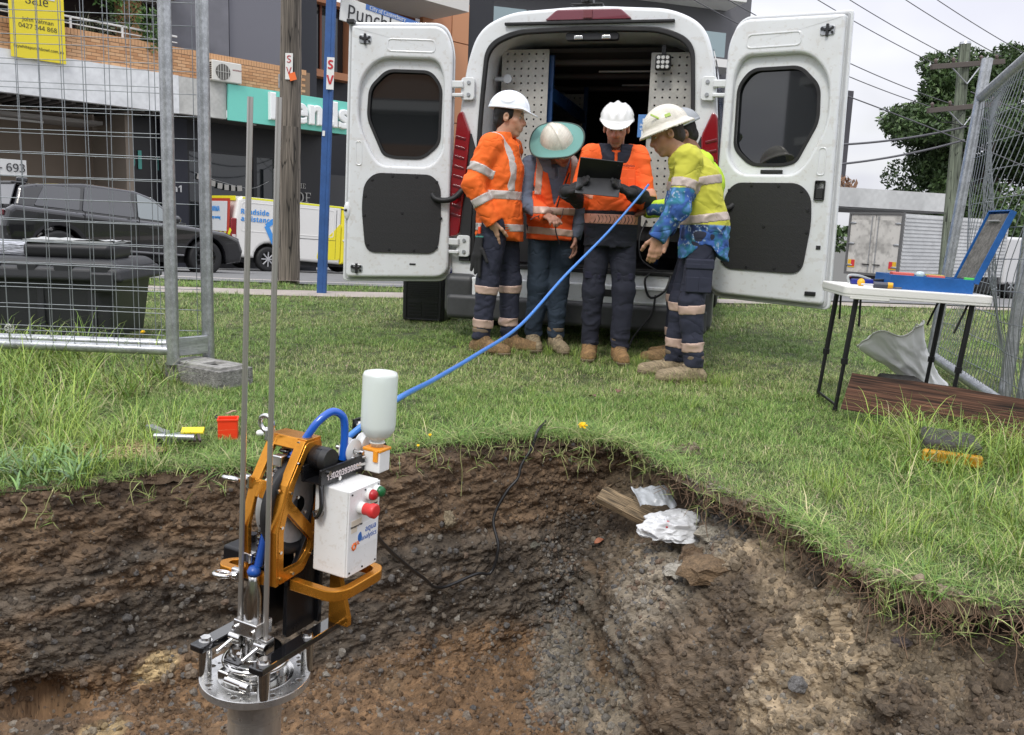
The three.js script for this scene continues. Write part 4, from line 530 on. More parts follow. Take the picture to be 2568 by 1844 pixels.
  for (const e of S.bodyTape || []) { const [fn, y0, y1] = Array.isArray(e) ? e : [e, slo[1], shi[1]]; tape('reflective_tape', (x, y, z) => Math.max(fn(x, y, z), sT(x, y, z) - sA(x, y, z) - 0.01), S.tapeA || tapeM, [slo[0], y0 - 0.03, slo[2]], [shi[0], y1 + 0.03, shi[2]]); }
  // boots
  for (const s of ['L', 'R']) {
    const a = J['an' + s], t = S['toe' + s] || [s === 'L' ? 0.1 : -0.1, 0, 1], u = vn([t[0], 0, t[2]]), heel = va([a[0], 0.05, a[2]], vm(u, -0.045)), ball = va([a[0], 0.042, a[2]], vm(u, 0.12)), toe = va([a[0], 0.04, a[2]], vm(u, 0.19));
    const bp = [cap(heel, ball, 0.044, 0.049), cap(ball, toe, 0.051, 0.045), cap(va(a, [0, -0.02, 0]), va(a, [0, 0.09, 0]), 0.05, 0.056), cap(va(a, vm(u, 0.02)), ball, 0.046, 0.03)];
    const B = new THREE.Group(); B.name = 'boot'; o.add(B);
    add(B, 'upper', netP(bp, 0.03, 0.006, (d, x, y, z) => smax(smax(d - 0.004 * (fbm(x * 30, y * 30, z * 30, 2) - 0.5), 0.025 - y, 0.006), y - 0.2, 0.01), null, 0.03), S.boot || tan);
    add(B, 'sole', netP([cap(heel, toe, 0.047, 0.047)], 0.02, 0.007, (d, x, y, z) => Math.max(d - 0.004, y - 0.032, 0.002 - y), null, 0.03), sole);
    const lc = []; for (let i = 0; i < 4; i++) { const c = va(va(a, vm(u, 0.052 + i * 0.02)), [0, 0.035 - i * 0.018, 0]), w = vm([u[2], 0, -u[0]], 0.024); lc.push(tube([va(c, vm(w, -1)), va(c, [0, 0.008, 0]), va(c, w)], 0.0042, 6, 5)); } addEach(B, 'lace', lc, S.lace || M([0.14, 0.10, 0.06], 0.8)); add(B, 'padded_cuff', netP([cap(va(a, [0, 0.075, 0]), va(a, [0, 0.082, 0]), 0.058, 0.058)], 0.01, 0.006, (d, x, y, z) => Math.max(d - 0.004, Math.abs(y - a[1] - 0.078) - 0.014), null, 0.03), sole); add(B, 'toe_seam', tube([va(ball, vm([u[2], 0, -u[0]], 0.05)), va(va(ball, vm(u, 0.015)), [0, 0.046, 0]), va(ball, vm([u[2], 0, -u[0]], -0.05))], 0.0045, 12, 5), sole);
  }
  const collar = (m, rad = 0.10, drop = 0.05, off = 0.013) => add(o, 'collar', nets((x, y, z) => { const a = x - J.neck[0], b = y - J.neck[1], c = z - J.neck[2], t = a * nu[0] + b * nu[1] + c * nu[2], r = Math.hypot(a - nu[0] * t, b - nu[1] * t, c - nu[2] * t), f = vd([a, b, c], fwc), sd = Math.abs(vd([a, b, c], vx(nu, fwc))); let d = Math.max(kS.f(x, y, z) - off, r - rad, -(t + drop + 0.22 * Math.max(0, f)), t - 0.03, 0.062 - r); if (f > 0) d = Math.max(d, 0.010 + (t > -0.02 ? 0.02 : 0) - sd); return d; }, va(J.neck, [-0.16, -0.16, -0.16]), va(J.neck, [0.16, 0.08, 0.18]), 0.006), m);
  const hat = (g, m) => add(o, 'hard_hat', g.applyMatrix4(hatMx), m);
  return { o, J, hat, collar, hq, shirt, tr, shirtF: kS.f, trF: kT.f, tape, slo, shi, neckCut, seg };
}
const T0 = performance.now();
// upright skeleton, feet at the origin
const skel = (q = {}) => ({ pel: [0, 0.97, 0], chest: [0, 1.25, 0.01], neck: [0, 1.455, 0], head: [0, 1.60, 0.03], shL: [0.168, 1.38, 0], shR: [-0.168, 1.38, 0], elL: [0.23, 1.14, -0.02], elR: [-0.23, 1.14, -0.02], wrL: [0.24, 0.90, 0.05], wrR: [-0.24, 0.90, 0.05], hipL: [0.08, 0.92, 0], hipR: [-0.08, 0.92, 0], knL: [0.10, 0.50, 0.02], knR: [-0.10, 0.50, 0.02], anL: [0.11, 0.09, 0], anR: [-0.11, 0.09, 0], ...q });
const PSEL = null;
{ // tall man, orange long-sleeved shirt, hand in pocket, facing the tablet
  const J = skel({ neck: [0, 1.465, 0.0], head: [0.01, 1.60, 0.045], shR: [-0.165, 1.395, -0.02], elR: [-0.235, 1.14, -0.095], wrR: [-0.18, 0.905, 0.03], shL: [0.165, 1.395, 0], elL: [0.20, 1.13, -0.06], wrL: [0.19, 0.90, -0.02], anL: [0.12, 0.09, 0.05], anR: [-0.11, 0.09, -0.06], knL: [0.11, 0.5, 0.05], knR: [-0.10, 0.5, -0.03] });
  const p = person('man in white helmet and orange long-sleeved shirt, hand in trouser pocket', [-0.13, 0, -6.17], 1.18, { J, headR: [0.10, 0.18, 0], scale: 1.035, skin: [0.50, 0.30, 0.20], hair: [0.008, 0.007, 0.007], shirt: hivisO, hem: 0.80, loose: 0.018, foldA: 0.013, seed: 3, trousers: navyT, hemF: (x, y, z) => 0.80 - y - 0.02 * Math.sin(x * 14 + 1) + 0.11 * sstep(-0.07, -0.15, x) * sstep(-0.10, -0.02, z),
    handR: { d: [0.35, -1, 0.0], n: [1, 0, 0.1], curl: 0.1 }, handL: { d: [0, -1, 0.1], n: [-1, 0, 0.1], curl: 0.4 }, legTape: [['L', 0, 0.06, 0.20], ['R', 0, 0.06, 0.20], ['L', 0, 0.62, 0.77], ['R', 0, 0.62, 0.77]], armTape: [['L', 1, 0.5, 0.72], ['R', 1, 0.5, 0.72], ['R', 0, 0.30, 0.52], ['L', 0, 0.30, 0.52]], boot: tan,
    bodyTape: [[(x, y, z) => Math.abs(y - 1.085) - 0.030, 1.05, 1.12], [(x, y, z) => Math.abs(y - 0.87) - 0.026, 0.84, 0.9], [(x, y, z) => Math.max(Math.abs(Math.abs(x) - 0.095) - 0.026, 1.11 - y, -0.3 - z), 1.1, 1.5]] });
  p.collar(hivisO, 0.115, 0.07); p.hat(hardHat({ panel: true }), M([0.78, 0.82, 0.88], 0.3, 0, { clearcoat: 0.4 })); add(p.o, 'hair', hairGeo(-0.055, 0.035).applyMatrix4(p.hq), M([0.008, 0.007, 0.007], 0.5));
  add(p.o, 'breast_pocket', [1].map((s) => at(box(0.09, 0.12, 0.012, 0, 0, 0, 0.005), -0.035, 1.25, 0.131, -0.05)), hivisO);
  const gl = add(p.o, 'hanging_glove', netP([cap([-0.19, 0.80, -0.06], [-0.2, 0.68, -0.07], 0.03, 0.035, [1, 0, 0.2], 0.5), ...[-1, 0, 1].map((k) => cap([-0.2, 0.68, -0.07 + k * 0.022], [-0.205, 0.56 - 0.02 * k, -0.075 + k * 0.03], 0.014, 0.011)), cap([-0.2, 0.72, -0.03], [-0.205, 0.64, 0.01], 0.013, 0.011)], 0.012, 0.006), gloveM); add(gl, 'cuff', netP([cap([-0.19, 0.81, -0.06], [-0.19, 0.80, -0.06], 0.033, 0.033, [1, 0, 0.2], 0.5)], 0.01, 0.006, (d, x, y, z) => Math.max(d, Math.abs(y - 0.803) - 0.008)), M([0.05, 0.22, 0.19], 0.8)); add(gl, 'clip', box(0.02, 0.05, 0.02, -0.19, 0.845, -0.06, 0.006), M([0.8, 0.08, 0.02], 0.4));
}
{ // man in vest, wide green brim, leaning to the tablet
  const J = skel({ pel: [0.01, 0.95, -0.05], chest: [-0.03, 1.21, 0.03], neck: [-0.055, 1.385, 0.10], head: [-0.04, 1.465, 0.195], shL: [0.125, 1.325, 0.06], shR: [-0.205, 1.335, 0.05], elL: [0.205, 1.07, 0.01], wrL: [0.155, 0.855, 0.03], elR: [-0.25, 1.08, 0.08], wrR: [-0.13, 1.0, 0.24], hipL: [0.10, 0.90, -0.05], hipR: [-0.08, 0.90, -0.05], knL: [0.06, 0.49, 0.0], knR: [-0.09, 0.49, -0.02], anL: [0.05, 0.09, 0.02], anR: [-0.10, 0.09, -0.06] });
  const vf = vn([0.05, -0.30, 0.95]);
  const p = person('man in green wide-brimmed helmet and orange vest, stooping towards the tablet', [0.26, 0, -6.36], 0.22, { J, fwc: vf, headR: [0.55, 0.25, 0.50], skin: [0.40, 0.21, 0.15], hair: [0.1, 0.08, 0.06], shirt: clothM([0.13, 0.16, 0.225]), loose: 0.008, seed: 8, hem: 0.84, trousers: denim, belly: 0.03, boot: tanL, handL: { d: [0.0, -1, 0.2], n: [-1, 0, 0.1], curl: 0.45 }, handR: { d: [0.3, -0.2, 0.9], n: [0.2, -0.95, 0], curl: 0.9 } });
  // vest over the shirt: armholes, V neck
  const ax = vn(vs(J.shL, J.shR));
  const vestF = (x, y, z) => { const d = p.shirtF(x, y, z); if (d > 0.1 || d < -0.1) return d; const t = (x - J.chest[0]) * ax[0] + (y - J.chest[1]) * ax[1] + (z - J.chest[2]) * ax[2]; const fr = (x - J.chest[0]) * vf[0] + (y - J.chest[1]) * vf[1] + (z - J.chest[2]) * vf[2]; let q = Math.max(d - 0.013, Math.abs(t) - 0.165 + Math.max(0, (y - 1.22) * 0.1), 0.78 - y + 0.05 * sstep(0.1, 0.2, Math.abs(t))); if (fr > 0) q = Math.max(q, (y - 1.07) * 0.30 - Math.abs(t) + 0.002); else q = Math.max(q, y - 1.47); for (const s of ['L', 'R']) { q = Math.max(q, -(capD(cap(va(J['sh' + s], vm(ax, s === 'L' ? 0.03 : -0.03)), J['el' + s], 0.095, 0.07), x, y, z))); } return q; };
  const vest = add(p.o, 'vest', nets(vestF, p.slo, p.shi, 0.0085), hivisO2);
  const vt = (fn, lo = p.slo, hi = p.shi) => add(vest, 'reflective_tape', nets((x, y, z) => Math.max(vestF(x, y, z) - 0.004, fn(x, y, z)), lo, hi, 0.0078), tapeP);
  vt((x, y, z) => Math.abs(y - 1.03) - 0.027); vt((x, y, z) => Math.abs(y - 0.88 + 0.05 * (x - 0.05)) - 0.027); for (const s of [1, -1]) vt((x, y, z) => { const t = (x - J.chest[0]) * ax[0] + (y - J.chest[1]) * ax[1] + (z - J.chest[2]) * ax[2]; return Math.max(Math.abs(t - s * 0.125) - 0.025, 1.14 - y, 0.02 - z); });
  const onV = (x, y) => { for (let z = 0.4; z > -0.2; z -= 0.004) if (vestF(x, y, z) < 0) return [x, y, z + 0.004]; return [x, y, 0.2]; };
  add(vest, 'vest_edging', tube([onV(-0.095, 1.30), onV(-0.06, 1.2), onV(-0.03, 1.10), onV(-0.02, 1.0), onV(-0.01, 0.9), onV(0, 0.80)], 0.005, 24, 6), M([0.02, 0.02, 0.02], 0.8)); add(vest, 'vest_edging', tube([onV(0.055, 1.30), onV(0.02, 1.2), onV(-0.005, 1.12), onV(-0.022, 1.06)], 0.005, 20, 6), M([0.02, 0.02, 0.02], 0.8)); { const b = onV(0.085, 1.18); add(vest, 'badge', at(box(0.035, 0.05, 0.006, 0, 0, 0, 0.002), b[0], b[1], b[2], -0.2, 0.2), blackPl); }
  p.collar(clothM([0.17, 0.21, 0.29]), 0.115, 0.075, 0.02); p.hat(hardHat({ panel: false }), hatCream);
  { const n = 56, m = 8, P = [], I = []; for (let side = 0; side < 2; side++) for (let j = 0; j <= m; j++) for (let i = 0; i < n; i++) { const a = i / n * 6.283, t = j / m, rx = lerp(0.113, 0.19, t), rz = lerp(0.136, 0.22, t); const up = t * t * (-0.012 * Math.cos(2 * a) + 0.012 * Math.sin(a * 3 + 1)) + t * 0.01 - 0.025 * t + 0.03 * t * t * Math.max(0, Math.cos(a)); P.push(Math.cos(a) * rx, 0.058 + up + side * 0.006, -0.012 + Math.sin(a) * rz); }
    const st = (m + 1) * n; for (let s = 0; s < 2; s++) for (let j = 0; j < m; j++) for (let i = 0; i < n; i++) { const a = s * st + j * n + i, b = s * st + j * n + (i + 1) % n, c = a + n, d = b + n; s ? I.push(a, c, b, b, c, d) : I.push(a, b, c, b, d, c); } for (let i = 0; i < n; i++) { const a = m * n + i, b = m * n + (i + 1) % n; I.push(a, b, a + st, b, b + st, a + st); }
    const g = new THREE.BufferGeometry(); g.setAttribute('position', new THREE.Float32BufferAttribute(P, 3)); g.setIndex(I); g.computeVertexNormals(); const br = add(p.o, 'brim', g.applyMatrix4(p.hq), M([0.13, 0.29, 0.26], 0.8, 0, DS)); const rim = []; for (let i = 0; i < n; i += 2) { const k = (m * n + i) * 3; rim.push([P[k], P[k + 1] + 0.003, P[k + 2]]); } add(br, 'brim_piping', tube(rim, 0.006, 80, 6, true).applyMatrix4(p.hq), M([0.05, 0.07, 0.06], 0.8)); }
  const gz = add(scene, 'spectacles', [tube([[0.0, 0, 0], [0.03, 0.02, 0], [0.06, 0, 0], [0.03, -0.02, 0]], 0.003, 24, 5, true), tube([[0.07, 0, 0], [0.10, 0.02, 0], [0.13, 0, 0], [0.10, -0.02, 0]], 0.003, 24, 5, true), bar([0.06, 0, 0], [0.07, 0, 0], 0.003, 5), tube([[0.13, 0, 0], [0.16, 0.03, 0.0], [0.16, 0.10, -0.02]], 0.003, 10, 5), tube([[0, 0, 0], [-0.03, -0.02, 0.01], [-0.05, -0.04, 0.02]], 0.003, 10, 5)], M([0.06, 0.05, 0.045], 0.4)); tag(gz, 'pair of dark-framed spectacles in the hand of the stooping vest wearer', 'spectacles'); gz.position.set(0.14, 0.99, -6.05); gz.rotation.set(0.2, 0.2, -0.3);
}
{ // man with the tablet
  const J = skel({ neck: [0, 1.462, 0.02], head: [-0.005, 1.59, 0.075], chest: [0, 1.27, 0], shL: [0.168, 1.41, 0], shR: [-0.168, 1.41, 0], elL: [0.225, 1.12, 0.05], elR: [-0.235, 1.12, 0.06], wrL: [0.115, 1.155, 0.27], wrR: [-0.325, 1.15, 0.25], anL: [0.10, 0.09, 0.06], anR: [-0.10, 0.09, -0.03], knL: [0.11, 0.5, 0.05], knR: [-0.10, 0.5, 0.01] });
  const p = person('man in white ribbed helmet and orange polo shirt holding a tablet', [0.645, 0, -6.02], -0.04, { J, headR: [0.30, -0.08, 0], skin: [0.47, 0.235, 0.16], hair: [0.10, 0.06, 0.035], stub: 0.35, shirt: M([1, 1, 1], 0.85, 0, { vertexColors: true, bumpMap: rep(T_fold, 0.7, 0.7), bumpScale: 0.006 }), belly: 0.02, loose: 0.01, seed: 12, hem: 0.80, gloves: true, trousers: navy, boot: M([0.44, 0.26, 0.11], 0.9, 0, { map: rep(T_grain, 3, 3) }),
    shirtC: (x, y, z) => { const d = Math.min(capD(cap(J.elL, J.wrL, 0.05), x, y, z), capD(cap(J.elR, J.wrR, 0.05), x, y, z)), dt = Math.hypot(x, z) - 0.17; if (d < 0.025 && (Math.abs(x) > 0.20 || z > 0.2)) return [0.012, 0.013, 0.018]; return y < 1.045 ? [0.013, 0.015, 0.024] : [0.92, 0.13, 0.02]; },
    handL: { d: [-0.8, 0.3, 0.3], n: [-0.3, 0.6, 0.5], curl: 0.6, thumb: 1 }, handR: { d: [0.75, 0.4, 0.3], n: [0.3, 0.6, 0.5], curl: 0.6, thumb: 1 }, armTape: [['L', 1, 0.78, 0.98], ['R', 1, 0.78, 0.98]], tapeA: M([0.75, 0.36, 0.26], 0.5, 0.1),
    bodyTape: [[(x, y, z) => Math.abs(y - 0.985) - 0.034, 0.95, 1.02]] });
  p.collar(navy, 0.118, 0.075, 0.014); p.hat(hardHat({ ribs: true, panel: true }), hatM); add(p.o, 'hair', hairGeo(-0.02, 0.0).applyMatrix4(p.hq), M([0.07, 0.045, 0.03], 0.7));
  { const ch = [], on = (x, y) => { for (let z = 0.3; z > 0; z -= 0.003) if (p.shirtF(x, y, z) < 0.004) return z; return 0.1; }; for (let i = 0; i < 13; i++) { const x = -0.15 + i * 0.025; ch.push(tube([[x, 1.012, on(x, 1.012)], [x + 0.012, 0.985, on(x + 0.012, 0.985)], [x, 0.958, on(x, 0.958)]], 0.0028, 6, 4)); } const q = add(p.o, 'tape_chevrons', ch, navy); q.userData.kind = 'stuff'; }
  addEach(p.o, 'button', [0, 1, 2].map((k) => new THREE.SphereGeometry(0.006, 8, 6).translate(0, 1.365 - k * 0.045, 0.122 + k * 0.006)), M([0.1, 0.02, 0.01], 0.5));
  add(p.o, 'breast_pocket', at(box(0.11, 0.12, 0.012, 0, 0, 0, 0.005), 0.085, 1.26, 0.122, -0.03, 0.35), hivisO2); add(p.o, 'chest_logo', at(text('analytics', 0.016, 0.003, fontB), 0.085, 1.335, 0.125, -0.1, 0.4), M([0.25, 0.03, 0.02], 0.6));
  addEach(p.o, 'knee_patch', [-1, 1].map((s) => at(box(0.11, 0.05, 0.02, 0, 0, 0, 0.008), s * 0.11, 0.60, 0.075 + (s > 0 ? 0.03 : 0))), clothM([0.012, 0.012, 0.03]));
  const t = thing('tablet', 'black tablet computer with folded-out keyboard cover in gloved hands', 'tablet', [0.52, 1.235, -5.70], -0.06); add(t, 'screen_back', at(box(0.28, 0.175, 0.010, 0, 0, 0, 0.005), 0.0, 0.055, -0.02, 0.65, 0, -0.09), Mt([0.012, 0.012, 0.013], 0.5)); add(t, 'keyboard_cover', at(box(0.285, 0.16, 0.007, 0, 0, 0, 0.003), -0.008, -0.045, 0.0, -0.75, 0, -0.09), Mt([0.03, 0.031, 0.034], 0.6)); add(t, 'camera_lens', at(cyl(0.008, 0.008, 0.006, 0, 0, 0, 10, 'z'), 0.115, 0.085, 0.012, 0.65), blackPl);
}
const art = (x, y, z) => { const w = fbm(x * 7, y * 7, z * 7, 3), a = fbm(x * 11 + 4 + w, y * 11, z * 11, 3), b = fbm(x * 16, y * 16 + 7, z * 16 + w * 2, 2); let c = [0.035, 0.10, 0.34]; const mx = (q, t) => { c = c.map((v, i) => lerp(v, q[i], t)); }; mx([0.02, 0.16, 0.22], sstep(0.45, 0.6, b)); mx([0.012, 0.025, 0.09], sstep(0.55, 0.7, w)); mx([0.10, 0.24, 0.55], sstep(0.6, 0.75, b)); if (Math.abs(a - 0.5) < 0.009) c = [0.36, 0.44, 0.55]; if (vnoise(x * 90, y * 90, z * 90) > 0.9 && w > 0.5) c = [0.22, 0.32, 0.4]; return c; };
{ // yellow and blue shirt, full-brim helmet, stooping towards the tablet
  const J = skel({ pel: [0, 0.96, -0.07], chest: [0, 1.24, 0.0], neck: [0, 1.43, 0.125], head: [0.0, 1.52, 0.205], shL: [0.165, 1.36, 0.07], shR: [-0.165, 1.36, 0.07], elL: [0.225, 1.07, 0.12], wrL: [0.205, 0.90, 0.23], elR: [-0.20, 1.08, 0.10], wrR: [-0.16, 0.93, 0.16], hipL: [0.08, 0.91, -0.06], hipR: [-0.08, 0.91, -0.06], knL: [0.10, 0.50, -0.01], knR: [-0.09, 0.50, 0.03], anL: [0.11, 0.09, -0.05], anR: [-0.10, 0.09, 0.05] });
  const vf = vn([0, -0.45, 0.9]);
  const yel = [0.52, 0.51, 0.055];
  const p = person('man in full-brim white helmet and yellow shirt with blue patterned sleeves', [1.075, 0, -5.32], -1.66, { scale: 0.985, J, fwc: vf, headR: [0.40, 0.12, 0], skin: [0.43, 0.235, 0.15], hair: [0.03, 0.02, 0.015], shirtH: 0.0075, shirt: M([1, 1, 1], 0.85, 0, { vertexColors: true, bumpMap: rep(T_fold, 0.7, 0.7), bumpScale: 0.006 }), loose: 0.016, foldA: 0.013, seed: 21, hem: 0.74, trousers: navyT, boot: tanL, hemF: (x, y, z) => 0.76 - y + 0.11 * Math.exp(-(((z + 0.06) / 0.09) ** 2)),
    shirtC: (x, y, z) => { const da = Math.min(capD(cap(J.shL, J.elL, 0.05), x, y, z), capD(cap(J.elL, J.wrL, 0.05), x, y, z)), db = Math.min(capD(cap(J.shR, J.elR, 0.05), x, y, z), capD(cap(J.elR, J.wrR, 0.05), x, y, z)); const armS = Math.abs(x) > 0.155 && Math.min(da, db) < 0.045; if (armS ? y < 1.19 : y < 0.985) return art(x, y, z); const n = 0.9 + 0.2 * fbm(x * 10, y * 10, z * 10, 2); return yel.map((v) => v * n); },
    handL: { d: [-0.05, -1, 0.12], n: [-1, 0, 0.15], curl: 0.5 }, handR: { d: [0.05, -1, 0.2], n: [1, 0, 0.1], curl: 0.5 }, tapeM: tapeP, legTape: [['L', 0, 0.02, 0.16], ['R', 0, 0.02, 0.16], ['L', 0, 0.58, 0.73], ['R', 0, 0.58, 0.73]], armTape: [['L', 1, 0.42, 0.62], ['R', 1, 0.42, 0.62]], tapeA: M([0.46, 0.38, 0.33], 0.4, 0.15),
    bodyTape: [[(x, y, z) => Math.abs(y - 1.02 + 0.15 * (z + 0.05)) - 0.028, 0.95, 1.09], [(x, y, z) => Math.max(Math.abs(y - 1.235 + 0.2 * z) - 0.028, z - 0.06), 1.18, 1.3]] });
  p.hat(hardHat({ brim: 0.26 }), hatCream); add(p.o, 'hair', hairGeo(-0.05, 0.0).applyMatrix4(p.hq), M([0.03, 0.02, 0.015], 0.7));
  add(p.o, 'hat_sticker', [at(box(0.004, 0.02, 0.035), 0.104, 0.10, -0.02, 0, 0, 0.35), at(box(0.004, 0.012, 0.07), 0.098, 0.115, 0.05, -0.7, 0.3, 0.4)].map((g) => g.applyMatrix4(p.hq)), M([0.35, 0.5, 0.08], 0.5));
  const ck = add(p.o, 'cargo_pocket', at(box(0.03, 0.19, 0.16, 0, 0, 0, 0.012), 0.172, 0.665, -0.035, 0, 0, 0.02), navyT); add(ck, 'pocket_flap', at(box(0.036, 0.065, 0.172, 0, 0, 0, 0.012), 0.175, 0.745, -0.035, 0, 0, 0.02), navyT);
}
{ // partly hidden man in lime shirt and grey helmet
  const J = skel({ pel: [0, 0.95, -0.10], chest: [0, 1.24, -0.09], neck: [0, 1.46, 0.02], head: [0, 1.58, 0.09], shL: [0.165, 1.37, -0.04], shR: [-0.165, 1.37, -0.04], elL: [0.22, 1.10, 0.06], wrL: [0.16, 1.06, 0.30], elR: [-0.22, 1.10, 0.06], wrR: [-0.10, 1.06, 0.28], hipL: [0.08, 0.90, -0.08], hipR: [-0.08, 0.90, -0.08], knL: [0.10, 0.50, 0.05], knR: [-0.09, 0.5, 0.0], anL: [0.11, 0.09, 0.06], anR: [-0.1, 0.09, -0.02] });
  const p = person('man in grey cap and lime shirt, half hidden behind the full-brim helmet wearer', [1.19, 0, -6.08], -1.62, { J, headR: [0.45, 0.1, 0], skin: [0.22, 0.11, 0.07], shirt: M([1, 1, 1], 0.85, 0, { vertexColors: true }), loose: 0.015, seed: 31, hem: 0.80, trousers: navy, boot: tan, handL: { d: [-0.3, -0.3, 0.9], n: [-0.5, -0.8, 0], curl: 0.8 }, handR: { d: [0.3, -0.3, 0.9], n: [0.5, -0.8, 0], curl: 0.8 }, legTape: [['L', 0, 0.02, 0.16], ['R', 0, 0.02, 0.16], ['L', 0, 0.58, 0.73], ['R', 0, 0.58, 0.73]], armTape: [['L', 0, 0.1, 0.35], ['R', 0, 0.1, 0.35]], shirtC: (x, y, z) => (y < 1.10 && Math.abs(x) > 0.2 ? art(x, y, z) : [0.50, 0.72, 0.04]), bodyTape: [[(x, y, z) => Math.abs(y - 1.15) - 0.028, 1.12, 1.18]] });
  p.hat(hardHat({}), M([0.30, 0.32, 0.34], 0.5)); add(p.o, 'hair', hairGeo(-0.04, 0.0).applyMatrix4(p.hq), M([0.01, 0.008, 0.007], 0.7));
}
console.log('people ms', performance.now() - T0);
// ---------------------------------------------------------------- shop building across the road (local x runs along the facade)
const inkM = M([0.03, 0.03, 0.035], 0.6), flatW = M([0.72, 0.72, 0.70], 0.6), blackW = M([0.014, 0.014, 0.017], 0.45);
const shopGlass = M([0.012, 0.016, 0.018], 0.04, 0, { clearcoat: 1, clearcoatRoughness: 0.02 });
{
  const b = thing('shop_building', 'brick and concrete shop building with teal sign board over black shopfront', 'building', [-10.9, 0, -23.4], 0.806);
  const concW = M([0.84, 0.86, 0.87], 0.75, 0, { map: rep(T_patch, 0.5, 0.5) }), concG = M([0.58, 0.58, 0.55], 0.85, 0, { map: rep(T_patch, 0.7, 0.7), bumpMap: rep(T_bump, 2, 2), bumpScale: 0.003 });
  add(b, 'awning_fascia', box(11.9, 1.02, 0.25, -4.05, 4.14, -0.125), concW); add(b, 'awning_fascia', box(1.42, 1.0, 0.24, 2.61, 4.14, -0.13), concG);
  addEach(b, 'soffit_batten', [...Array(26)].map((_, i) => box(0.09, 0.05, 2.6, -5.6 + i * 0.3, 3.60, -1.56)), M([0.10, 0.09, 0.085], 0.7)); add(b, 'soffit', box(15.5, 0.05, 2.9, 0, 3.68, -1.7), M([0.06, 0.055, 0.05], 0.8));
  // brick parapet: every brick of the stretch in view
  const bw = 0.23, bh = 0.073, bm = [[0.56, 0.31, 0.155], [0.60, 0.345, 0.18], [0.50, 0.265, 0.13], [0.62, 0.38, 0.21]].map((c) => M(c, 0.9, 0, { bumpMap: rep(T_bump, 3, 3), bumpScale: 0.002 })), bg = box(bw, bh, 0.1), hg = box(bw / 2 - 0.005, bh, 0.1), r = rng(3);
  add(b, 'mortar_wall', box(14.2, 0.72, 0.14, -0.9, 5.0, -0.19), M([0.22, 0.15, 0.10], 0.95));
  for (let j = 0; j < 7; j++) for (let i = 0; i < 37; i++) { const x = -2.9 + (i + (j & 1) * 0.5) * 0.2415; if (x > 6.1) continue; const m = add(b, 'brick', bg, bm[Math.floor(r() * 4)]); m.position.set(x, 4.70 + j * 0.0855, -0.165 + r() * 0.006); }
  const so = []; for (let i = 0; i < 106; i++) so.push(box(0.074, 0.15, 0.1, -2.95 + i * 0.0855, 5.345, -0.165 + 0.004 * r())); add(b, 'soldier_course', so, bm[1]).userData.kind = 'stuff';
  // balcony behind the parapet
  add(b, 'balcony_rail', [box(6, 0.05, 0.05, -1.0, 5.72, -0.25, 0.012), box(6, 0.03, 0.04, -1.0, 5.56, -0.25, 0.008)], flatW); addEach(b, 'rail_post', [-3.4, -2.2, -0.8, 0.5, 1.6].map((x) => box(0.05, 0.3, 0.05, x, 5.58, -0.25)), flatW);
  add(b, 'balcony_recess', box(7, 2.6, 0.1, -1.2, 6.6, -2.6), M([0.03, 0.022, 0.02], 0.8)); add(b, 'balcony_slab', box(7.4, 0.5, 2.6, -1.2, 7.2, -1.6), M([0.62, 0.60, 0.56], 0.8)); add(b, 'brick_pier', box(0.6, 2, 0.4, 1.35, 6.2, -1.9), bm[0]);
  // garage and shopfront under the awning
  add(b, 'garage_wall', box(8, 4.6, 0.2, -3.2, 1.5, -3.4), M([0.25, 0.20, 0.155], 0.9)); add(b, 'garage_return', box(0.2, 4.6, 2.6, 0.85, 1.5, -2.2), M([0.24, 0.20, 0.16], 0.9)); add(b, 'garage_ceiling', box(7, 0.1, 1.6, -3, 3.3, -2.6), M([0.36, 0.34, 0.32], 0.8));
  addEach(b, 'tube_light', [box(1.4, 0.05, 0.08, -1.6, 3.2, -2.3), box(1.6, 0.05, 0.08, -0.3, 1.35, -3.26)], flatW);
  add(b, 'shop_wall', box(7.0, 4.5, 0.2, 4.4, 1.45, -1.7), blackW); add(b, 'shop_pier', box(0.8, 4.5, 0.3, 2.35, 1.4, -1.5), M([0.035, 0.037, 0.05], 0.7));
  for (const [x0, x1] of [[2.85, 5.0], [5.1, 5.9]]) { const w = add(b, 'shop_window', box(x1 - x0, 2.9, 0.04, (x0 + x1) / 2, 1.3, -1.55), shopGlass); add(w, 'window_frame', ext(holed(rr(x1 - x0 + 0.1, 3.0, 0.01, (x0 + x1) / 2, 1.3), rr(x1 - x0 - 0.02, 2.88, 0.01, (x0 + x1) / 2, 1.3)), 0.08, 0, -1.56), blackW); }
  addEach(b, 'downlight', [3.1, 4.6, 6.0].map((x) => cyl(0.06, 0.06, 0.02, x, 3.645, -0.7, 12)), flatW);
  add(b, 'doorway_post', box(0.09, 2.6, 0.09, 5.55, 1.1, -1.1), flatW);
  const wl = add(b, 'wall_lettering', [text('THE', 0.16, 0.02, fontS).translate(6.62, 1.86, -1.58), text('GOODFELLAS', 0.32, 0.02, fontS).translate(7.0, 1.42, -1.58)], M([0.35, 0.34, 0.32], 0.6));
  wl.geometry = merge([text('THE', 0.16, 0.02, fontS).translate(6.75, 1.86, -1.58), text('ODF', 0.33, 0.02, fontS).translate(6.72, 1.40, -1.58)]);
  add(b, 'shop_number', text('a1', 0.2, 0.02, fontB).translate(2.4, 1.5, -1.33), flatW); add(b, 'shop_lettering', text('bl  n', 0.5, 0.03, fontB).translate(1.6, 2.1, -1.58), M([0.10, 0.42, 0.36], 0.5));
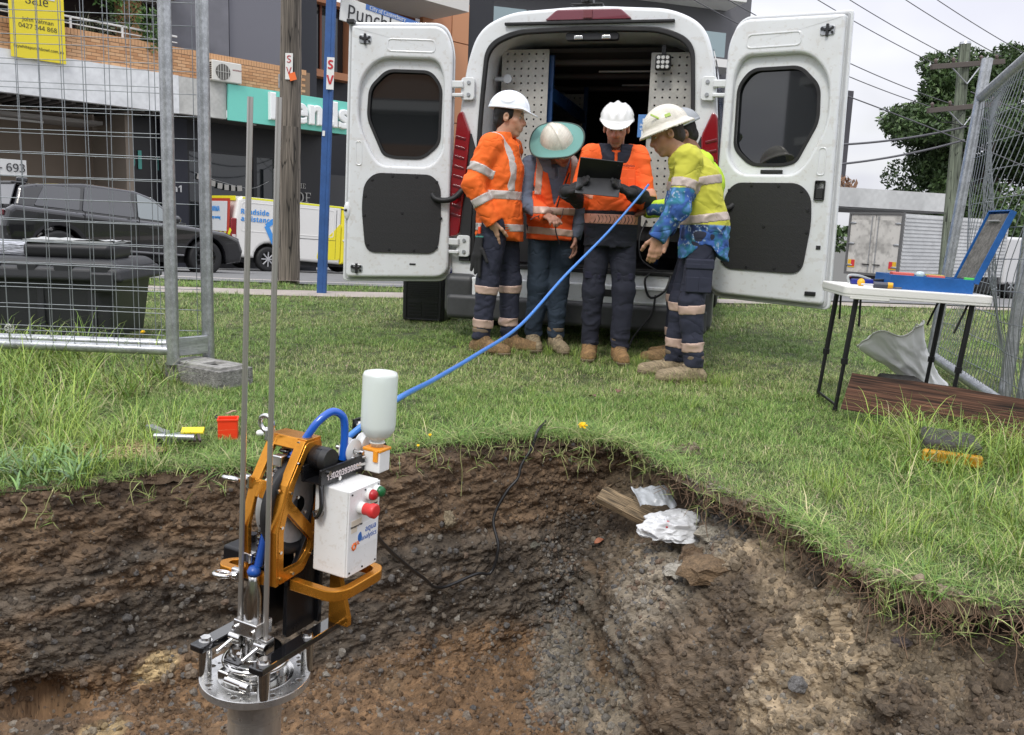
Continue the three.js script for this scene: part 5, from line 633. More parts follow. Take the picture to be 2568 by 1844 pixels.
  const nb = add(b, 'number_board', box(1.3, 0.42, 0.04, -2.55, 1.85, -0.6), flatW); add(nb, 'number_lettering', text('691 - 693', 0.2, 0.012, fontR).translate(-2.5, 1.76, -0.57), inkM); add(b, 'wall_poster', box(0.6, 0.8, 0.02, -3.0, 2.45, -3.0), M([0.28, 0.29, 0.31], 0.6));
  for (let i = 0; i < 7; i++) add(b, 'bunting_flag', at(box(0.15, 0.17, 0.008, 0, 0, 0), 3.15 + i * 0.22, 2.0 - 0.10 * Math.sin(i / 6 * 3.1) - i * 0.045, -1.42, 0, 0.15 * (i % 3 - 1), -0.2 + i * 0.04), M([0.55, 0.53, 0.48], 0.8)); add(b, 'bunting_string', tube([[3.0, 2.12, -1.44], [3.8, 1.9, -1.43], [4.9, 1.75, -1.43], [5.5, 2.0, -1.43]], 0.006, 20, 4), flatW);
  // teal sign
  const ts = thing('shop_sign', 'teal shop sign board with puffy white letters on the awning edge', 'sign', [-10.9, 0, -23.4], 0.806); add(ts, 'board', box(4.33, 1.02, 0.10, 5.49, 4.115, 0.06, 0.01), M([0.17, 0.60, 0.50], 0.5));
  const lg = new TextGeometry('blends', { font: fontB, size: 0.80, depth: 0.08, curveSegments: 6, bevelEnabled: true, bevelThickness: 0.05, bevelSize: 0.045, bevelSegments: 3 }); add(ts, 'lettering', lg.scale(0.82, 0.86, 1).translate(4.56, 3.80, 0.13), M([0.80, 0.82, 0.82], 0.4));
  // yellow for-sale board
  const ys = thing('sale_board', 'yellow for-sale board fixed to the brick parapet', 'sign', [-10.9, 0, -23.4], 0.806); add(ys, 'board', box(1.24, 1.75, 0.05, -1.68, 5.36, 0.06), M([0.80, 0.66, 0.03], 0.6)); add(ys, 'white_panel', box(0.78, 0.35, 0.01, -1.66, 6.12, 0.09), flatW);
  add(ys, 'sale_lettering', [text('Sale', 0.20, 0.006, fontS).translate(-1.68, 5.78, 0.085)], inkM); add(ys, 'print', [text('0427 344 868', 0.105, 0.006, fontR).translate(-1.68, 5.20, 0.085), text('John Yatman', 0.09, 0.006, fontR).translate(-1.68, 5.36, 0.085), text('raywhitepunchbowl.com.au', 0.066, 0.006, fontR).translate(-1.68, 4.72, 0.085)], inkM);
  add(ys, 'brace', bar([-2.5, 5.5, -0.05], [-2.75, 4.6, 0.02], 0.03, 6), blackPl);
  // air conditioner
  const ac = thing('air_conditioner', 'white outdoor air conditioner unit on the awning before the brick wall', 'air conditioner', [-10.9, 0, -23.4], 0.806); add(ac, 'casing', box(0.92, 0.56, 0.36, 3.25, 4.93, 0.02, 0.03), M([0.66, 0.65, 0.60], 0.5)); add(ac, 'fan_opening', cyl(0.22, 0.22, 0.02, 3.12, 4.91, 0.205, 28, 'z'), M([0.10, 0.095, 0.085], 0.6));
  addEach(ac, 'grille_wire', [...Array(5)].map((_, i) => box(0.01, Math.sqrt(0.048 - (i - 2) ** 2 * 0.006) * 2, 0.012, 3.12 + (i - 2) * 0.078, 4.91, 0.222)).concat([box(0.44, 0.01, 0.012, 3.12, 4.91, 0.228)]), M([0.6, 0.6, 0.56], 0.5)); addEach(ac, 'louvre', [...Array(8)].map((_, i) => box(0.012, 0.035, 0.3, 2.787, 4.72 + i * 0.058, 0.02)), blackPl); add(ac, 'maker_mark', text('MITSUBISHI', 0.035, 0.004, fontB).translate(3.56, 4.99, 0.202), M([0.3, 0.08, 0.08], 0.5));
  // grey block rising behind
  const gb = thing('grey_building', 'plain grey rendered block rising behind the brick parapet', 'building', [-10.9, 0, -23.4], 0.806); const gm = M([0.21, 0.21, 0.235], 0.7, 0, { map: rep(T_patch, 0.2, 0.2) }); add(gb, 'wall', box(1.95, 9, 3, 3.35, 9, -3.2), gm); add(gb, 'wall', box(2.1, 9, 3.2, 5.45, 9, -3.4), M([0.175, 0.175, 0.2], 0.7)); add(gb, 'return_wall', box(1.4, 14, 3, 7.3, 5.6, -4.0), M([0.028, 0.03, 0.038], 0.6));
  const ob = thing('orange_building', 'dark apartment block with orange window frames and orange corner panels', 'building', [-10.9, 0, -23.4], 0.806); const or = M([0.50, 0.22, 0.11], 0.6), dk = M([0.02, 0.021, 0.026], 0.6);
  add(ob, 'wall', box(6.0, 9.5, 3, 10.8, 4.0, -5.6), dk); add(ob, 'ground_floor_wall', box(6, 3, 0.3, 10.8, 1.0, -3.7), M([0.06, 0.06, 0.062], 0.7));
  { const w = add(ob, 'window_frame', ext(holed(rr(2.0, 2.7, 0.01, 9.35, 7.3), rr(1.55, 2.3, 0.01, 9.35, 7.35)), 0.5, 0, -4.1), or); add(w, 'pane', box(1.5, 2.3, 0.03, 9.35, 7.35, -4.0), shopGlass); addEach(w, 'mullion', [box(0.07, 2.3, 0.08, 9.1, 7.35, -3.95), box(0.09, 2.3, 0.08, 9.6, 7.35, -3.95)], M([0.22, 0.07, 0.04], 0.6)); }
  for (let j = 0; j < 4; j++) add(ob, 'orange_panel', box(1.5, 1.56, 0.2, 14.2, 4.2 + j * 1.6, -3.5), or); for (let j = 0; j < 4; j++) add(ob, 'orange_panel', box(0.9, 1.56, 0.3, 15.45, 4.2 + j * 1.6, -3.55), M([0.55, 0.26, 0.13], 0.6));
  add(ob, 'balcony_slab', box(3.6, 0.7, 2.5, 12.2, 9.2, -2.6), M([0.66, 0.64, 0.60], 0.7)); add(ob, 'rust_wall', box(2.4, 4, 0.3, 12.4, 8.4, -4.2), M([0.16, 0.06, 0.04], 0.7));
  add(ob, 'dark_column', box(1.4, 14, 0.6, 16.7, 6, -3.8), dk);
  const gl = thing('glass_balcony_building', 'apartment block with glass balcony balustrades beyond the van roof', 'building', [4.3, 0, -44], 0.3); add(gl, 'wall', box(18, 20, 3, 0, 10, -4), M([0.14, 0.14, 0.15], 0.6)); for (let j = 0; j < 3; j++) { add(gl, 'balcony_slab', box(15, 0.4, 2, 0, 9.6 + j * 3.3, -1.5), flatW); for (let i = 0; i < 5; i++) add(gl, 'glass_panel', box(2.6, 1.2, 0.04, -5.6 + i * 2.7, 10.5 + j * 3.3, -0.6), M([0.28, 0.36, 0.38], 0.1, 0.1)); }
}
// foliage helper: leaf-card clumps through a volume, as one part
function leafCloud(seed, n, fn, size, pal, dark = 0) { const r = rng(seed), P = [], C = []; for (let i = 0; i < n; i++) { const q = fn(r); if (!q) continue; const c = pal[Math.floor(r() * pal.length)], k = 0.65 + 0.7 * r(), s = size * (0.6 + 0.8 * r()); const u = vn([r() - 0.5, r() - 0.5, r() - 0.5]), w = vn(vx(u, [r() - 0.5, r() - 0.5, r() - 0.5])); const a = va(q, vm(u, s)), b = va(q, vm(w, s * 0.42)), d = va(q, vm(w, -s * 0.42)), e = va(q, vm(u, -s)); P.push(...a, ...b, ...e, ...a, ...e, ...d); for (let j = 0; j < 6; j++) C.push(c[0] * k, c[1] * k, c[2] * k); } const g = new THREE.BufferGeometry(); g.setAttribute('position', new THREE.Float32BufferAttribute(P, 3)); g.setAttribute('color', new THREE.Float32BufferAttribute(C, 3)); g.computeVertexNormals(); return g; }
const inBlobs = (bl, r) => { const b = bl[Math.floor(r() * bl.length)]; for (let t = 0; t < 8; t++) { const p = [r() * 2 - 1, r() * 2 - 1, r() * 2 - 1], l = Math.hypot(...p); if (l > 1 || l < 0.35) continue; return [b[0] + p[0] * b[3], b[1] + p[1] * b[4] , b[2] + p[2] * b[3]]; } return null; };
const LEAF = [[0.045, 0.085, 0.025], [0.06, 0.11, 0.03], [0.035, 0.065, 0.02], [0.08, 0.13, 0.04]];
{ // plants on the balcony
  const p = thing('balcony_shrub', 'leafy green shrub hanging over the balcony rail above the bricks', 'shrub', [-10.9, 0, -23.4], 0.806); add(p, 'foliage', leafCloud(4, 900, (r) => inBlobs([[0.75, 6.1, -0.4, 0.55, 0.45], [1.25, 5.9, -0.3, 0.45, 0.55], [0.3, 6.5, -0.5, 0.5, 0.4], [1.3, 5.5, -0.15, 0.3, 0.4]], r), 0.06, [[0.06, 0.13, 0.03], [0.10, 0.19, 0.04], [0.05, 0.10, 0.03]]), leafO); add(p, 'stem', [bar([0.8, 5.3, -0.4], [0.7, 6.2, -0.45], 0.03, 6), bar([1.2, 5.3, -0.35], [1.3, 5.9, -0.3], 0.03, 6)], M([0.08, 0.06, 0.04], 0.9));
  const p2 = thing('balcony_grass_plant', 'spiky pale plant behind the balcony rail beside the yellow board', 'plant', [-10.9, 0, -23.4], 0.806); add(p2, 'leaves', clump(55, 40, 0.25, 0.6, 0.02, [[0.16, 0.20, 0.10], [0.22, 0.22, 0.16]], { lean: 0.5, curl: 1.2, segs: 4 }).translate(-0.35, 5.5, -0.5), leafO);
  const p3 = thing('balcony_bush', 'grey green bush beside the brick pier on the balcony', 'shrub', [-10.9, 0, -23.4], 0.806); add(p3, 'foliage', leafCloud(6, 300, (r) => inBlobs([[0.35, 5.75, -0.7, 0.35, 0.3]], r), 0.05, [[0.12, 0.15, 0.09], [0.16, 0.17, 0.12]]), leafO); add(p3, 'stem', bar([0.35, 5.3, -0.7], [0.35, 5.7, -0.7], 0.02, 6), M([0.1, 0.08, 0.05], 0.9));
}
// ---------------------------------------------------------------- vehicles
function wheelAt(par, x, y, z, r, w, rimM, spokes, s) {
  const g = new THREE.Group(); g.name = 'wheel'; g.position.set(x, y, z); par.add(g);
  add(g, 'tyre', lathe([[r * 0.6, -w * 0.45], [r * 0.85, -w * 0.5], [r * 0.98, -w * 0.4], [r, 0], [r * 0.98, w * 0.4], [r * 0.85, w * 0.5], [r * 0.6, w * 0.45]], 40).rotateX(Math.PI / 2), blackRub);
  const rim = [lathe([[r * 0.62, -w * 0.3], [r * 0.66, w * 0.42], [r * 0.63, w * 0.46], [r * 0.60, w * 0.4], [r * 0.58, w * 0.1], [0.02, w * 0.05]], 40).rotateX(Math.PI / 2 * s)]; const R = add(g, 'rim', rim, M([0.02, 0.02, 0.02], 0.5));
  for (let i = 0; i < spokes; i++) add(R, 'spoke', at(box(r * 0.10, r * 0.52, 0.03, 0, r * 0.34, s * w * 0.34, 0.008), 0, 0, 0, 0, 0, i / spokes * 6.283), rimM); add(R, 'hub_cap', cyl(r * 0.13, r * 0.12, 0.04, 0, 0, s * w * 0.36, 14, 'z'), rimM); return g;
}
{ // black SUV: x forward, camera side is +z
  const dir = Math.atan2(2.62, 1.75); // heading away to the right
  const s = thing('black_suv', 'glossy black SUV on the road behind the mesh fence', 'car', [-8.05, -0.295, -17.2], dir - 0.12); s.rotation.set(0, dir - 0.10, -0.048, 'YXZ');
  const pb = M([0.006, 0.006, 0.008], 0.12, 0, { clearcoat: 1, clearcoatRoughness: 0.02 });
  const low = [[-2.30, 0.42], [-2.38, 0.75], [-2.30, 1.05], [-2.18, 1.13], [1.05, 0.99], [1.9, 0.92], [2.22, 0.80], [2.32, 0.55], [2.28, 0.32], [1.94, 0.26]];
  const arch = (x) => { const a = []; for (let i = 0; i <= 10; i++) { const t = i / 10 * Math.PI; a.push([x + Math.cos(t) * 0.44, 0.36 + Math.sin(t) * 0.44]); } return a; };
  const outl = [...low, ...arch(1.45).map((p) => [p[0], Math.max(0.26, p[1])]), ...arch(-1.43).map((p) => [p[0], Math.max(0.26, p[1])])];
  const sh = new THREE.Shape(outl.map((p) => new THREE.Vector2(...p))); add(s, 'body', ext(sh, 1.78, 0.09, -0.89, 6, 4), pb);
  const gh = [[-2.12, 1.10], [1.10, 0.98], [0.35, 1.50], [0.05, 1.585], [-0.9, 1.62], [-1.75, 1.53], [-2.02, 1.46]]; const gg = ext(poly(gh, 0.06), 1.62, 0.06, -0.81, 5, 3); { const p = gg.attributes.position; for (let i = 0; i < p.count; i++) { const y = p.getY(i); p.setZ(i, p.getZ(i) * (1 - 0.26 * clamp((y - 1.0) / 0.6) * 0.75)); } gg.computeVertexNormals(); } add(s, 'cabin', gg, pb);
  const tint = M([0.055, 0.057, 0.066], 0.06, 0, { clearcoat: 1 }), clear = M([0.22, 0.25, 0.26], 0.05, 0, { clearcoat: 1 });
  for (const sd of [1, -1]) { const W = (pts, m) => { const g = ext(poly(pts, 0.04), 0.012, 0.002, 0); const p = g.attributes.position; for (let i = 0; i < p.count; i++) { const y = p.getY(i), z0 = 0.872 * (1 - 0.195 * clamp((y - 1.0) / 0.6)); p.setZ(i, sd * (z0 + 0.004 + p.getZ(i))); } g.computeVertexNormals(); add(s, 'side_window', g, m); };
    W([[-1.82, 1.14], [-1.05, 1.12], [-0.98, 1.53], [-1.62, 1.50]], tint); W([[-0.99, 1.11], [-0.02, 1.07], [-0.06, 1.54], [-0.90, 1.555]], tint); W([[0.06, 1.065], [0.92, 1.03], [0.36, 1.43], [0.08, 1.53]], clear);
    addEach(s, 'door_line', [box(0.012, 0.7, 0.012, -1.0, 0.75, sd * 0.982), box(0.012, 0.72, 0.012, 0.02, 0.72, sd * 0.982)], blackRub); addEach(s, 'door_handle', [box(0.2, 0.03, 0.012, -0.72, 0.93, sd * 0.986, 0.005), box(0.2, 0.03, 0.012, 0.30, 0.89, sd * 0.986, 0.005)], pb); add(s, 'sill_trim', at(box(1.9, 0.035, 0.02, 0, 0, 0, 0.008), 0.0, 0.42, sd * 0.984, 0, 0, -0.02), M([0.3, 0.3, 0.31], 0.2, 0.9)); const mr = add(s, 'wing_mirror', new THREE.SphereGeometry(0.14, 14, 10).scale(0.75, 0.6, 0.8).translate(0.72, 1.10, sd * 1.04), pb);
    for (const x of [1.45, -1.43]) wheelAt(s, x, 0.365, sd * 0.855, 0.37, 0.24, M([0.025, 0.025, 0.027], 0.25, 0.6), 10, sd); }
  const wsg = at(box(0.02, 0.80, 1.35, 0, 0, 0, 0.008), 0.725, 1.26, 0, 0, 0, 0.965); add(s, 'windscreen', wsg, clear); add(s, 'rear_window', at(box(0.02, 0.42, 1.3, 0, 0, 0, 0.008), -2.10, 1.30, 0, 0, 0, -0.25), tint); add(s, 'roof_spoiler', box(0.25, 0.04, 1.2, -1.98, 1.52, 0, 0.015), pb);
  for (const sd of [1, -1]) add(s, 'tail_light', box(0.05, 0.1, 0.45, -2.34, 0.98, sd * 0.66, 0.015), redDark); for (const sd of [1, -1]) add(s, 'headlight', at(box(0.34, 0.08, 0.06, 0, 0, 0, 0.025), 2.12, 0.80, sd * 0.86, 0, sd * 0.35, -0.15), M([0.4, 0.42, 0.44], 0.15, 0.3)); add(s, 'front_bumper', box(0.14, 0.28, 1.6, 2.30, 0.42, 0, 0.05), M([0.01, 0.01, 0.01], 0.5)); add(s, 'underbody', box(3.9, 0.2, 1.5, 0, 0.34, 0), blackRub); add(s, 'boot_badge', at(text('5270', 0.09, 0.006, fontB), -2.40, 0.78, -0.2, 0, -Math.PI / 2), flatW); add(s, 'roof_fin', box(0.2, 0.09, 0.06, -1.7, 1.60, 0, 0.03), pb);
}
{ // roadside assistance van
  const dir = 0.73; const s = thing('assistance_van', 'white and yellow roadside assistance van on the far lane', 'van', [0, 0, 0], 0); s.position.set(-6.26, -0.69, -25.45); s.rotation.set(0, dir, -0.045, 'YXZ');
  const wM = M([0.74, 0.73, 0.70], 0.3, 0, { clearcoat: 0.6 }), yM = M([0.82, 0.70, 0.02], 0.35, 0, { clearcoat: 0.6 }), bM = M([0.05, 0.28, 0.70], 0.4), rM = M([0.45, 0.05, 0.03], 0.4), yl = M([0.80, 0.78, 0.03], 0.4);
  const arch = (x) => { const a = []; for (let i = 0; i <= 10; i++) { const t = i / 10 * Math.PI; a.push([x + Math.cos(t) * 0.42, 0.36 + Math.sin(t) * 0.42]); } return a; };
  const rear = [[-2.58, 0.36], [-2.62, 1.2], [-2.52, 1.9], [-2.4, 1.98], [0.62, 1.97], [0.62, 0.30]];
  const sR = new THREE.Shape([...rear, ...arch(-1.6).map((p) => [p[0], Math.max(0.30, p[1])])].map((p) => new THREE.Vector2(...p))); add(s, 'body', ext(sR, 1.76, 0.08, -0.88, 5, 3), wM);
  const fr = [[0.62, 0.30], [0.62, 1.97], [1.1, 1.93], [1.55, 1.70], [2.1, 1.22], [2.5, 1.08], [2.62, 0.75], [2.6, 0.34], [2.02, 0.30]]; const sF = new THREE.Shape([...fr, ...arch(1.6).map((p) => [p[0], Math.max(0.30, p[1])])].map((p) => new THREE.Vector2(...p))); add(s, 'front_body', ext(sF, 1.76, 0.08, -0.88, 5, 3), yM);
  for (const sd of [1, -1]) {
    add(s, 'yellow_sweep', ext(poly([[-0.15, 0.42], [0.60, 0.42], [0.60, 1.5], [0.38, 1.25], [0.05, 0.95], [-0.12, 0.6]], 0.1), 0.004, 0, sd > 0 ? 0.962 : -0.966), yM);
    add(s, 'cab_window', ext(poly([[0.75, 1.12], [1.85, 1.05], [1.45, 1.55], [1.1, 1.78], [0.8, 1.80]], 0.06), 0.01, 0.002, sd > 0 ? 0.955 : -0.965), M([0.05, 0.055, 0.06], 0.05, 0, { clearcoat: 1 }));
    addEach(s, 'pressed_panel', [[-1.75, 1.45, 1.35], [-0.25, 1.45, 1.25]].map(([x, y, w]) => ext(holed(rr(w, 0.78, 0.08, x, y), rr(w - 0.05, 0.73, 0.07, x, y)), 0.006, 0.004, sd > 0 ? 0.958 : -0.966)), wM);
    for (const x of [-1.6, 1.6]) wheelAt(s, x, 0.345, sd * 0.85, 0.345, 0.22, M([0.55, 0.55, 0.56], 0.35, 0.7), 8, sd);
  }
  add(s, 'side_lettering', [text('Roadside', 0.135, 0.006, fontB, false).translate(-2.45, 1.52, 0.968), text('assistance', 0.135, 0.006, fontB, false).translate(-2.44, 1.33, 0.968)], bM); add(s, 'blue_arrow', [beam([-1.0, 1.76, 0.97], [-1.70, 1.24, 0.97], 0.01, 0.13), beam([-1.70, 1.25, 0.972], [-1.45, 0.76, 0.972], 0.01, 0.13), beam([-1.47, 0.78, 0.974], [-0.9, 0.86, 0.974], 0.01, 0.13)], bM); add(s, 'door_lettering', text('NRMA', 0.26, 0.006, fontB).translate(1.35, 0.62, 0.968), M([0.02, 0.12, 0.35], 0.4));
  add(s, 'roof_stripe', box(3.0, 0.05, 0.012, -0.9, 1.94, 0.955, 0.004), yl); addEach(s, 'door_gap', [box(0.012, 1.4, 0.008, -0.95, 1.15, 0.962), box(0.012, 1.4, 0.008, 0.45, 1.15, 0.962), box(1.4, 0.012, 0.008, -0.25, 0.98, 0.963)], blackRub);
  add(s, 'door_handle', box(0.2, 0.05, 0.03, 0.78, 1.0, 0.975, 0.012), wM);
  addEach(s, 'rear_stripe', [...Array(8)].map((_, i) => box(0.012, 0.12, 0.2, -2.55, 1.92, -0.75 + i * 0.215)).map((g, i) => g), yl); add(s, 'rear_panel', box(0.012, 1.5, 1.70, -2.695, 1.15, 0), rM); addEach(s, 'rear_stripe', [...Array(6)].map((_, i) => at(box(0.012, 0.9, 0.12), -2.705, 0.72, -0.7 + i * 0.28, 0.6)), yl); add(s, 'rear_board', box(0.02, 0.8, 1.45, -2.715, 1.42, 0, 0.01), M([0.62, 0.64, 0.66], 0.5)); add(s, 'rear_print', [at(text('NRMA', 0.14, 0.006, fontB), -2.73, 1.55, 0, 0, -Math.PI / 2), at(text('Keep moving', 0.08, 0.006, fontB), -2.73, 1.35, 0, 0, -Math.PI / 2)], bM);
  for (const sd of [1, -1]) { const t = add(s, 'tail_light', box(0.16, 0.75, 0.09, -2.62, 1.02, sd * 0.93, 0.03), redLens); add(t, 'reversing_lamp', box(0.1, 0.22, 0.02, -2.62, 0.85, sd * 0.98, 0.008), M([0.6, 0.55, 0.55], 0.2)); } add(s, 'rear_bumper', box(0.2, 0.25, 1.8, -2.66, 0.42, 0, 0.05), wM); add(s, 'underbody', box(4.6, 0.2, 1.5, 0, 0.32, 0), blackRub);
}
// ---------------------------------------------------------------- poles
{
  const wp = M([0.34, 0.29, 0.24], 0.9, 0, { map: rep(T_woodV, 1, 4), bumpMap: rep(T_woodV, 1, 4), bumpScale: 0.012 });
  const t = thing('timber_pole', 'weathered grey timber power pole beside the footpath', 'pole', [-3.22, -0.02, -12.2]); add(t, 'shaft', jitter(new THREE.CylinderGeometry(0.125, 0.15, 9, 20, 40).translate(0, 4.4, 0), 0.012, 5), wp); t.rotation.z = -0.012;
  const pl = add(t, 'plate', box(0.10, 0.34, 0.012, 0.02, 2.93, 0.155), flatW); add(pl, 'plate_lettering', [text('S', 0.09, 0.006, fontR).translate(0.02, 2.98, 0.162), text('V', 0.09, 0.006, fontR).translate(0.02, 2.83, 0.162)], M([0.45, 0.03, 0.04], 0.5)); add(t, 'orange_tag', at(box(0.09, 0.1, 0.01), 0.07, 2.80, 0.16, 0, 0, 0.3), M([0.85, 0.16, 0.03], 0.6)); add(t, 'metal_strip', box(0.02, 0.18, 0.02, -0.14, 2.75, 0.05), galv);
  const bp = thing('street_sign_post', 'blue steel street sign post with two name blades and a small plate', 'sign post', [-2.36, 0, -10.45]); bp.rotation.z = -0.03; const bl = M([0.035, 0.11, 0.32], 0.5, 0.1, { map: rep(T_patch, 2, 2) });
  add(bp, 'post', [box(0.075, 4.4, 0.03, -0.018, 2.2, 0.0, 0.006), box(0.035, 4.4, 0.075, 0.038, 2.2, -0.01, 0.006)], bl); const p2 = add(bp, 'plate', box(0.085, 0.36, 0.008, 0.03, 2.58, 0.045), flatW); add(p2, 'plate_lettering', [text('S', 0.10, 0.005, fontB).translate(0.03, 2.63, 0.05), text('V', 0.10, 0.005, fontB).translate(0.03, 2.46, 0.05)], M([0.5, 0.02, 0.03], 0.5)); add(bp, 'sticker', box(0.03, 0.06, 0.006, -0.03, 1.9, 0.02), flatW);
  const b1 = new THREE.Group(); b1.name = 'name_blade'; b1.position.set(0.06, 3.46, 0.02); b1.rotation.set(0, -0.62, 0.13); bp.add(b1); add(b1, 'blade', box(1.5, 0.24, 0.02, 0.76, 0.12, 0, 0.004), flatW); add(b1, 'print', text('Sherwood St', 0.13, 0.006, fontR, false).translate(0.40, 0.09, 0.011), inkM).geometry = text('Punchbowl', 0.055, 0.006, fontR, false).translate(0.72, 0.028, 0.011); add(b1, 'council_logo', tube([[0.16, 0.06, 0.012], [0.10, 0.10, 0.012], [0.14, 0.16, 0.012], [0.21, 0.13, 0.012], [0.17, 0.095, 0.012]], 0.011, 24, 6), M([0.02, 0.07, 0.28], 0.4)); add(b1, 'clamp', box(0.06, 0.2, 0.06, 0, 0.1, 0, 0.01), M([0.10, 0.06, 0.05], 0.7));
  const b2 = new THREE.Group(); b2.name = 'name_blade'; b2.position.set(0.06, 3.34, -0.02); b2.rotation.set(0, 0.80, -0.05); bp.add(b2); add(b2, 'blade', box(1.45, 0.27, 0.02, 0.78, 0.0, 0, 0.004), flatW); add(b2, 'blue_strip', box(1.1, 0.06, 0.006, 0.95, 0.105, 0.012), M([0.06, 0.16, 0.45], 0.5)); add(b2, 'council_lettering', text('City of Canterbury', 0.045, 0.003, fontS, false).translate(0.45, 0.085, 0.015), flatW); add(b2, 'road_lettering', text('Punchbowl Rd', 0.155, 0.005, fontR, false).translate(0.14, -0.09, 0.011), inkM);
}
// ---------------------------------------------------------------- far right: awning building, truck, tree, power pole, house
{
  const b = thing('awning_building', 'white flat-roofed awning building with dark columns and roof planters', 'building', [11.5, 0, -37], 0.35); const wt = M([0.62, 0.63, 0.62], 0.7, 0, { map: rep(T_patch, 0.3, 0.3) });
  add(b, 'awning', box(11, 0.75, 5, 1.0, 2.55, 0), wt); add(b, 'soffit', box(10.6, 0.05, 4.8, 1.0, 2.14, 0), M([0.3, 0.3, 0.3], 0.8)); add(b, 'back_wall', box(9, 3.4, 0.3, -1, 0.5, -2), M([0.08, 0.08, 0.08], 0.8)); add(b, 'planter_wall', box(2.6, 4.4, 2, 0.4, 5.0, -2.2), M([0.03, 0.028, 0.035], 0.6)); add(b, 'round_column', [cyl(0.9, 0.9, 3.4, -1.6, 4.6, -0.5, 24)], M([0.022, 0.02, 0.026], 0.5)); add(b, 'column_cap', new THREE.SphereGeometry(1.35, 20, 12).scale(1, 0.5, 1).translate(-1.6, 6.8, -0.5), M([0.03, 0.03, 0.035], 0.5)); add(b, 'planter_frame', ext(holed(rr(3.0, 4.2, 0.02, 1.2, 5.0), rr(2.5, 3.7, 0.02, 1.2, 5.0)), 0.6, 0, -0.6), M([0.05, 0.048, 0.055], 0.5)); add(b, 'dry_foliage', leafCloud(21, 500, (r) => [-1 + r() * 4 - 1, 3.0 + r() * 0.4, 0.4 + r() * 1.2], 0.14, [[0.22, 0.12, 0.07], [0.16, 0.10, 0.06]]), leafO); add(b, 'climber_foliage', leafCloud(22, 900, (r) => inBlobs([[0.5, 5.2, 0, 0.7, 1.3], [0.9, 6, -0.2, 0.6, 0.8], [0.4, 4, 0.1, 0.6, 0.7]], r), 0.15, [[0.10, 0.18, 0.04], [0.14, 0.24, 0.06], [0.07, 0.13, 0.03]]), leafO);
  const sh = thing('street_shrub', 'yellow green shrub standing behind the truck under the awning', 'shrub', [10.6, -0.9, -32.2]); add(sh, 'foliage', leafCloud(23, 700, (r) => inBlobs([[0, 3.3, 0, 0.5, 0.55], [0.25, 2.7, 0, 0.4, 0.5]], r), 0.10, [[0.16, 0.22, 0.05], [0.22, 0.27, 0.08]]), leafO); add(sh, 'stem', bar([0, 0, 0], [0, 3, 0], 0.05, 6), M([0.1, 0.08, 0.05], 0.9));
  // truck: back to the camera, box body running away to the right
  const t = thing('box_truck', 'white box truck with closed dirty rear doors beyond the folding table', 'truck', [11.75, -0.95, -28.6], -0.20); t.rotation.set(0, -1.02, 0, 'YXZ');
  const tw = M([0.66, 0.67, 0.67], 0.5, 0, { map: rep(T_patch, 0.3, 0.3) }), td = M([0.62, 0.60, 0.56], 0.7, 0, { map: dtex(256, (u, v) => { const n = fbm(u * 6, v * 6, 3, 4), m = fbm(u * 22, v * 22, 8, 3); return 0.97 - 0.10 * sstep(0.45, 0.7, n) - 0.12 * sstep(0.5, 0.72, m * 0.6 + n * 0.4); }, true, [0.4, 0.4]) });
  add(t, 'box_body', box(2.0, 2.0, 6, 0, 1.72, -3.0), tw); addEach(t, 'side_rib', [...Array(16)].map((_, i) => box(0.03, 0.055, 5.9, 1.012, 0.85 + i * 0.118, -3.0)), tw); add(t, 'rear_frame', ext(holed(rr(2.04, 2.06, 0.01, 0, 1.72), rr(1.90, 1.92, 0.01, 0, 1.72)), 0.08, 0, -0.02), M([0.12, 0.12, 0.12], 0.6));
  for (const s of [-1, 1]) { const d = add(t, 'rear_door', box(0.93, 1.90, 0.05, s * 0.478, 1.72, 0.0), td); addEach(d, 'lock_rod', [bar([s * 0.12, 0.8, 0.05], [s * 0.12, 2.62, 0.05], 0.016, 6)], galv); add(d, 'lock_handle', box(0.26, 0.03, 0.03, s * 0.2, 1.05, 0.06), blackPl); addEach(d, 'door_hinge', [2.4, 1.72, 1.0].map((y) => at(new THREE.SphereGeometry(0.09, 10, 6).scale(1.5, 0.4, 0.3), s * 0.85, y, 0.04)), galv); const mk = add(d, 'marker_board', box(0.26, 0.26, 0.01, s * 0.78, 1.05, 0.035), M([0.75, 0.45, 0.03], 0.5)); add(mk, 'marker_red', ext(poly(mirP([[0.65, 0.96], [0.78, 0.96], [0.78, 1.18], [0.65, 1.18]], s), 0), 0.004, 0, 0.042), M([0.6, 0.04, 0.05], 0.5)); }
  add(t, 'chassis', box(1.7, 0.35, 6, 0, 0.55, -3.0), blackRub); for (const x of [-0.8, 0.8]) wheelAt(t, x, 0.42, -1.4, 0.42, 0.3, galv, 6, 1).rotation.y = Math.PI / 2; for (const x of [-0.8, 0.8]) wheelAt(t, x, 0.42, -6.8, 0.42, 0.3, galv, 6, 1).rotation.y = Math.PI / 2; add(t, 'cab', box(1.9, 1.7, 1.6, 0, 1.3, -7.0, 0.12), M([0.6, 0.6, 0.6], 0.4)); addEach(t, 'tail_light', [-0.8, 0.8].map((x) => box(0.16, 0.09, 0.04, x, 0.62, 0.03, 0.01)), redLens);
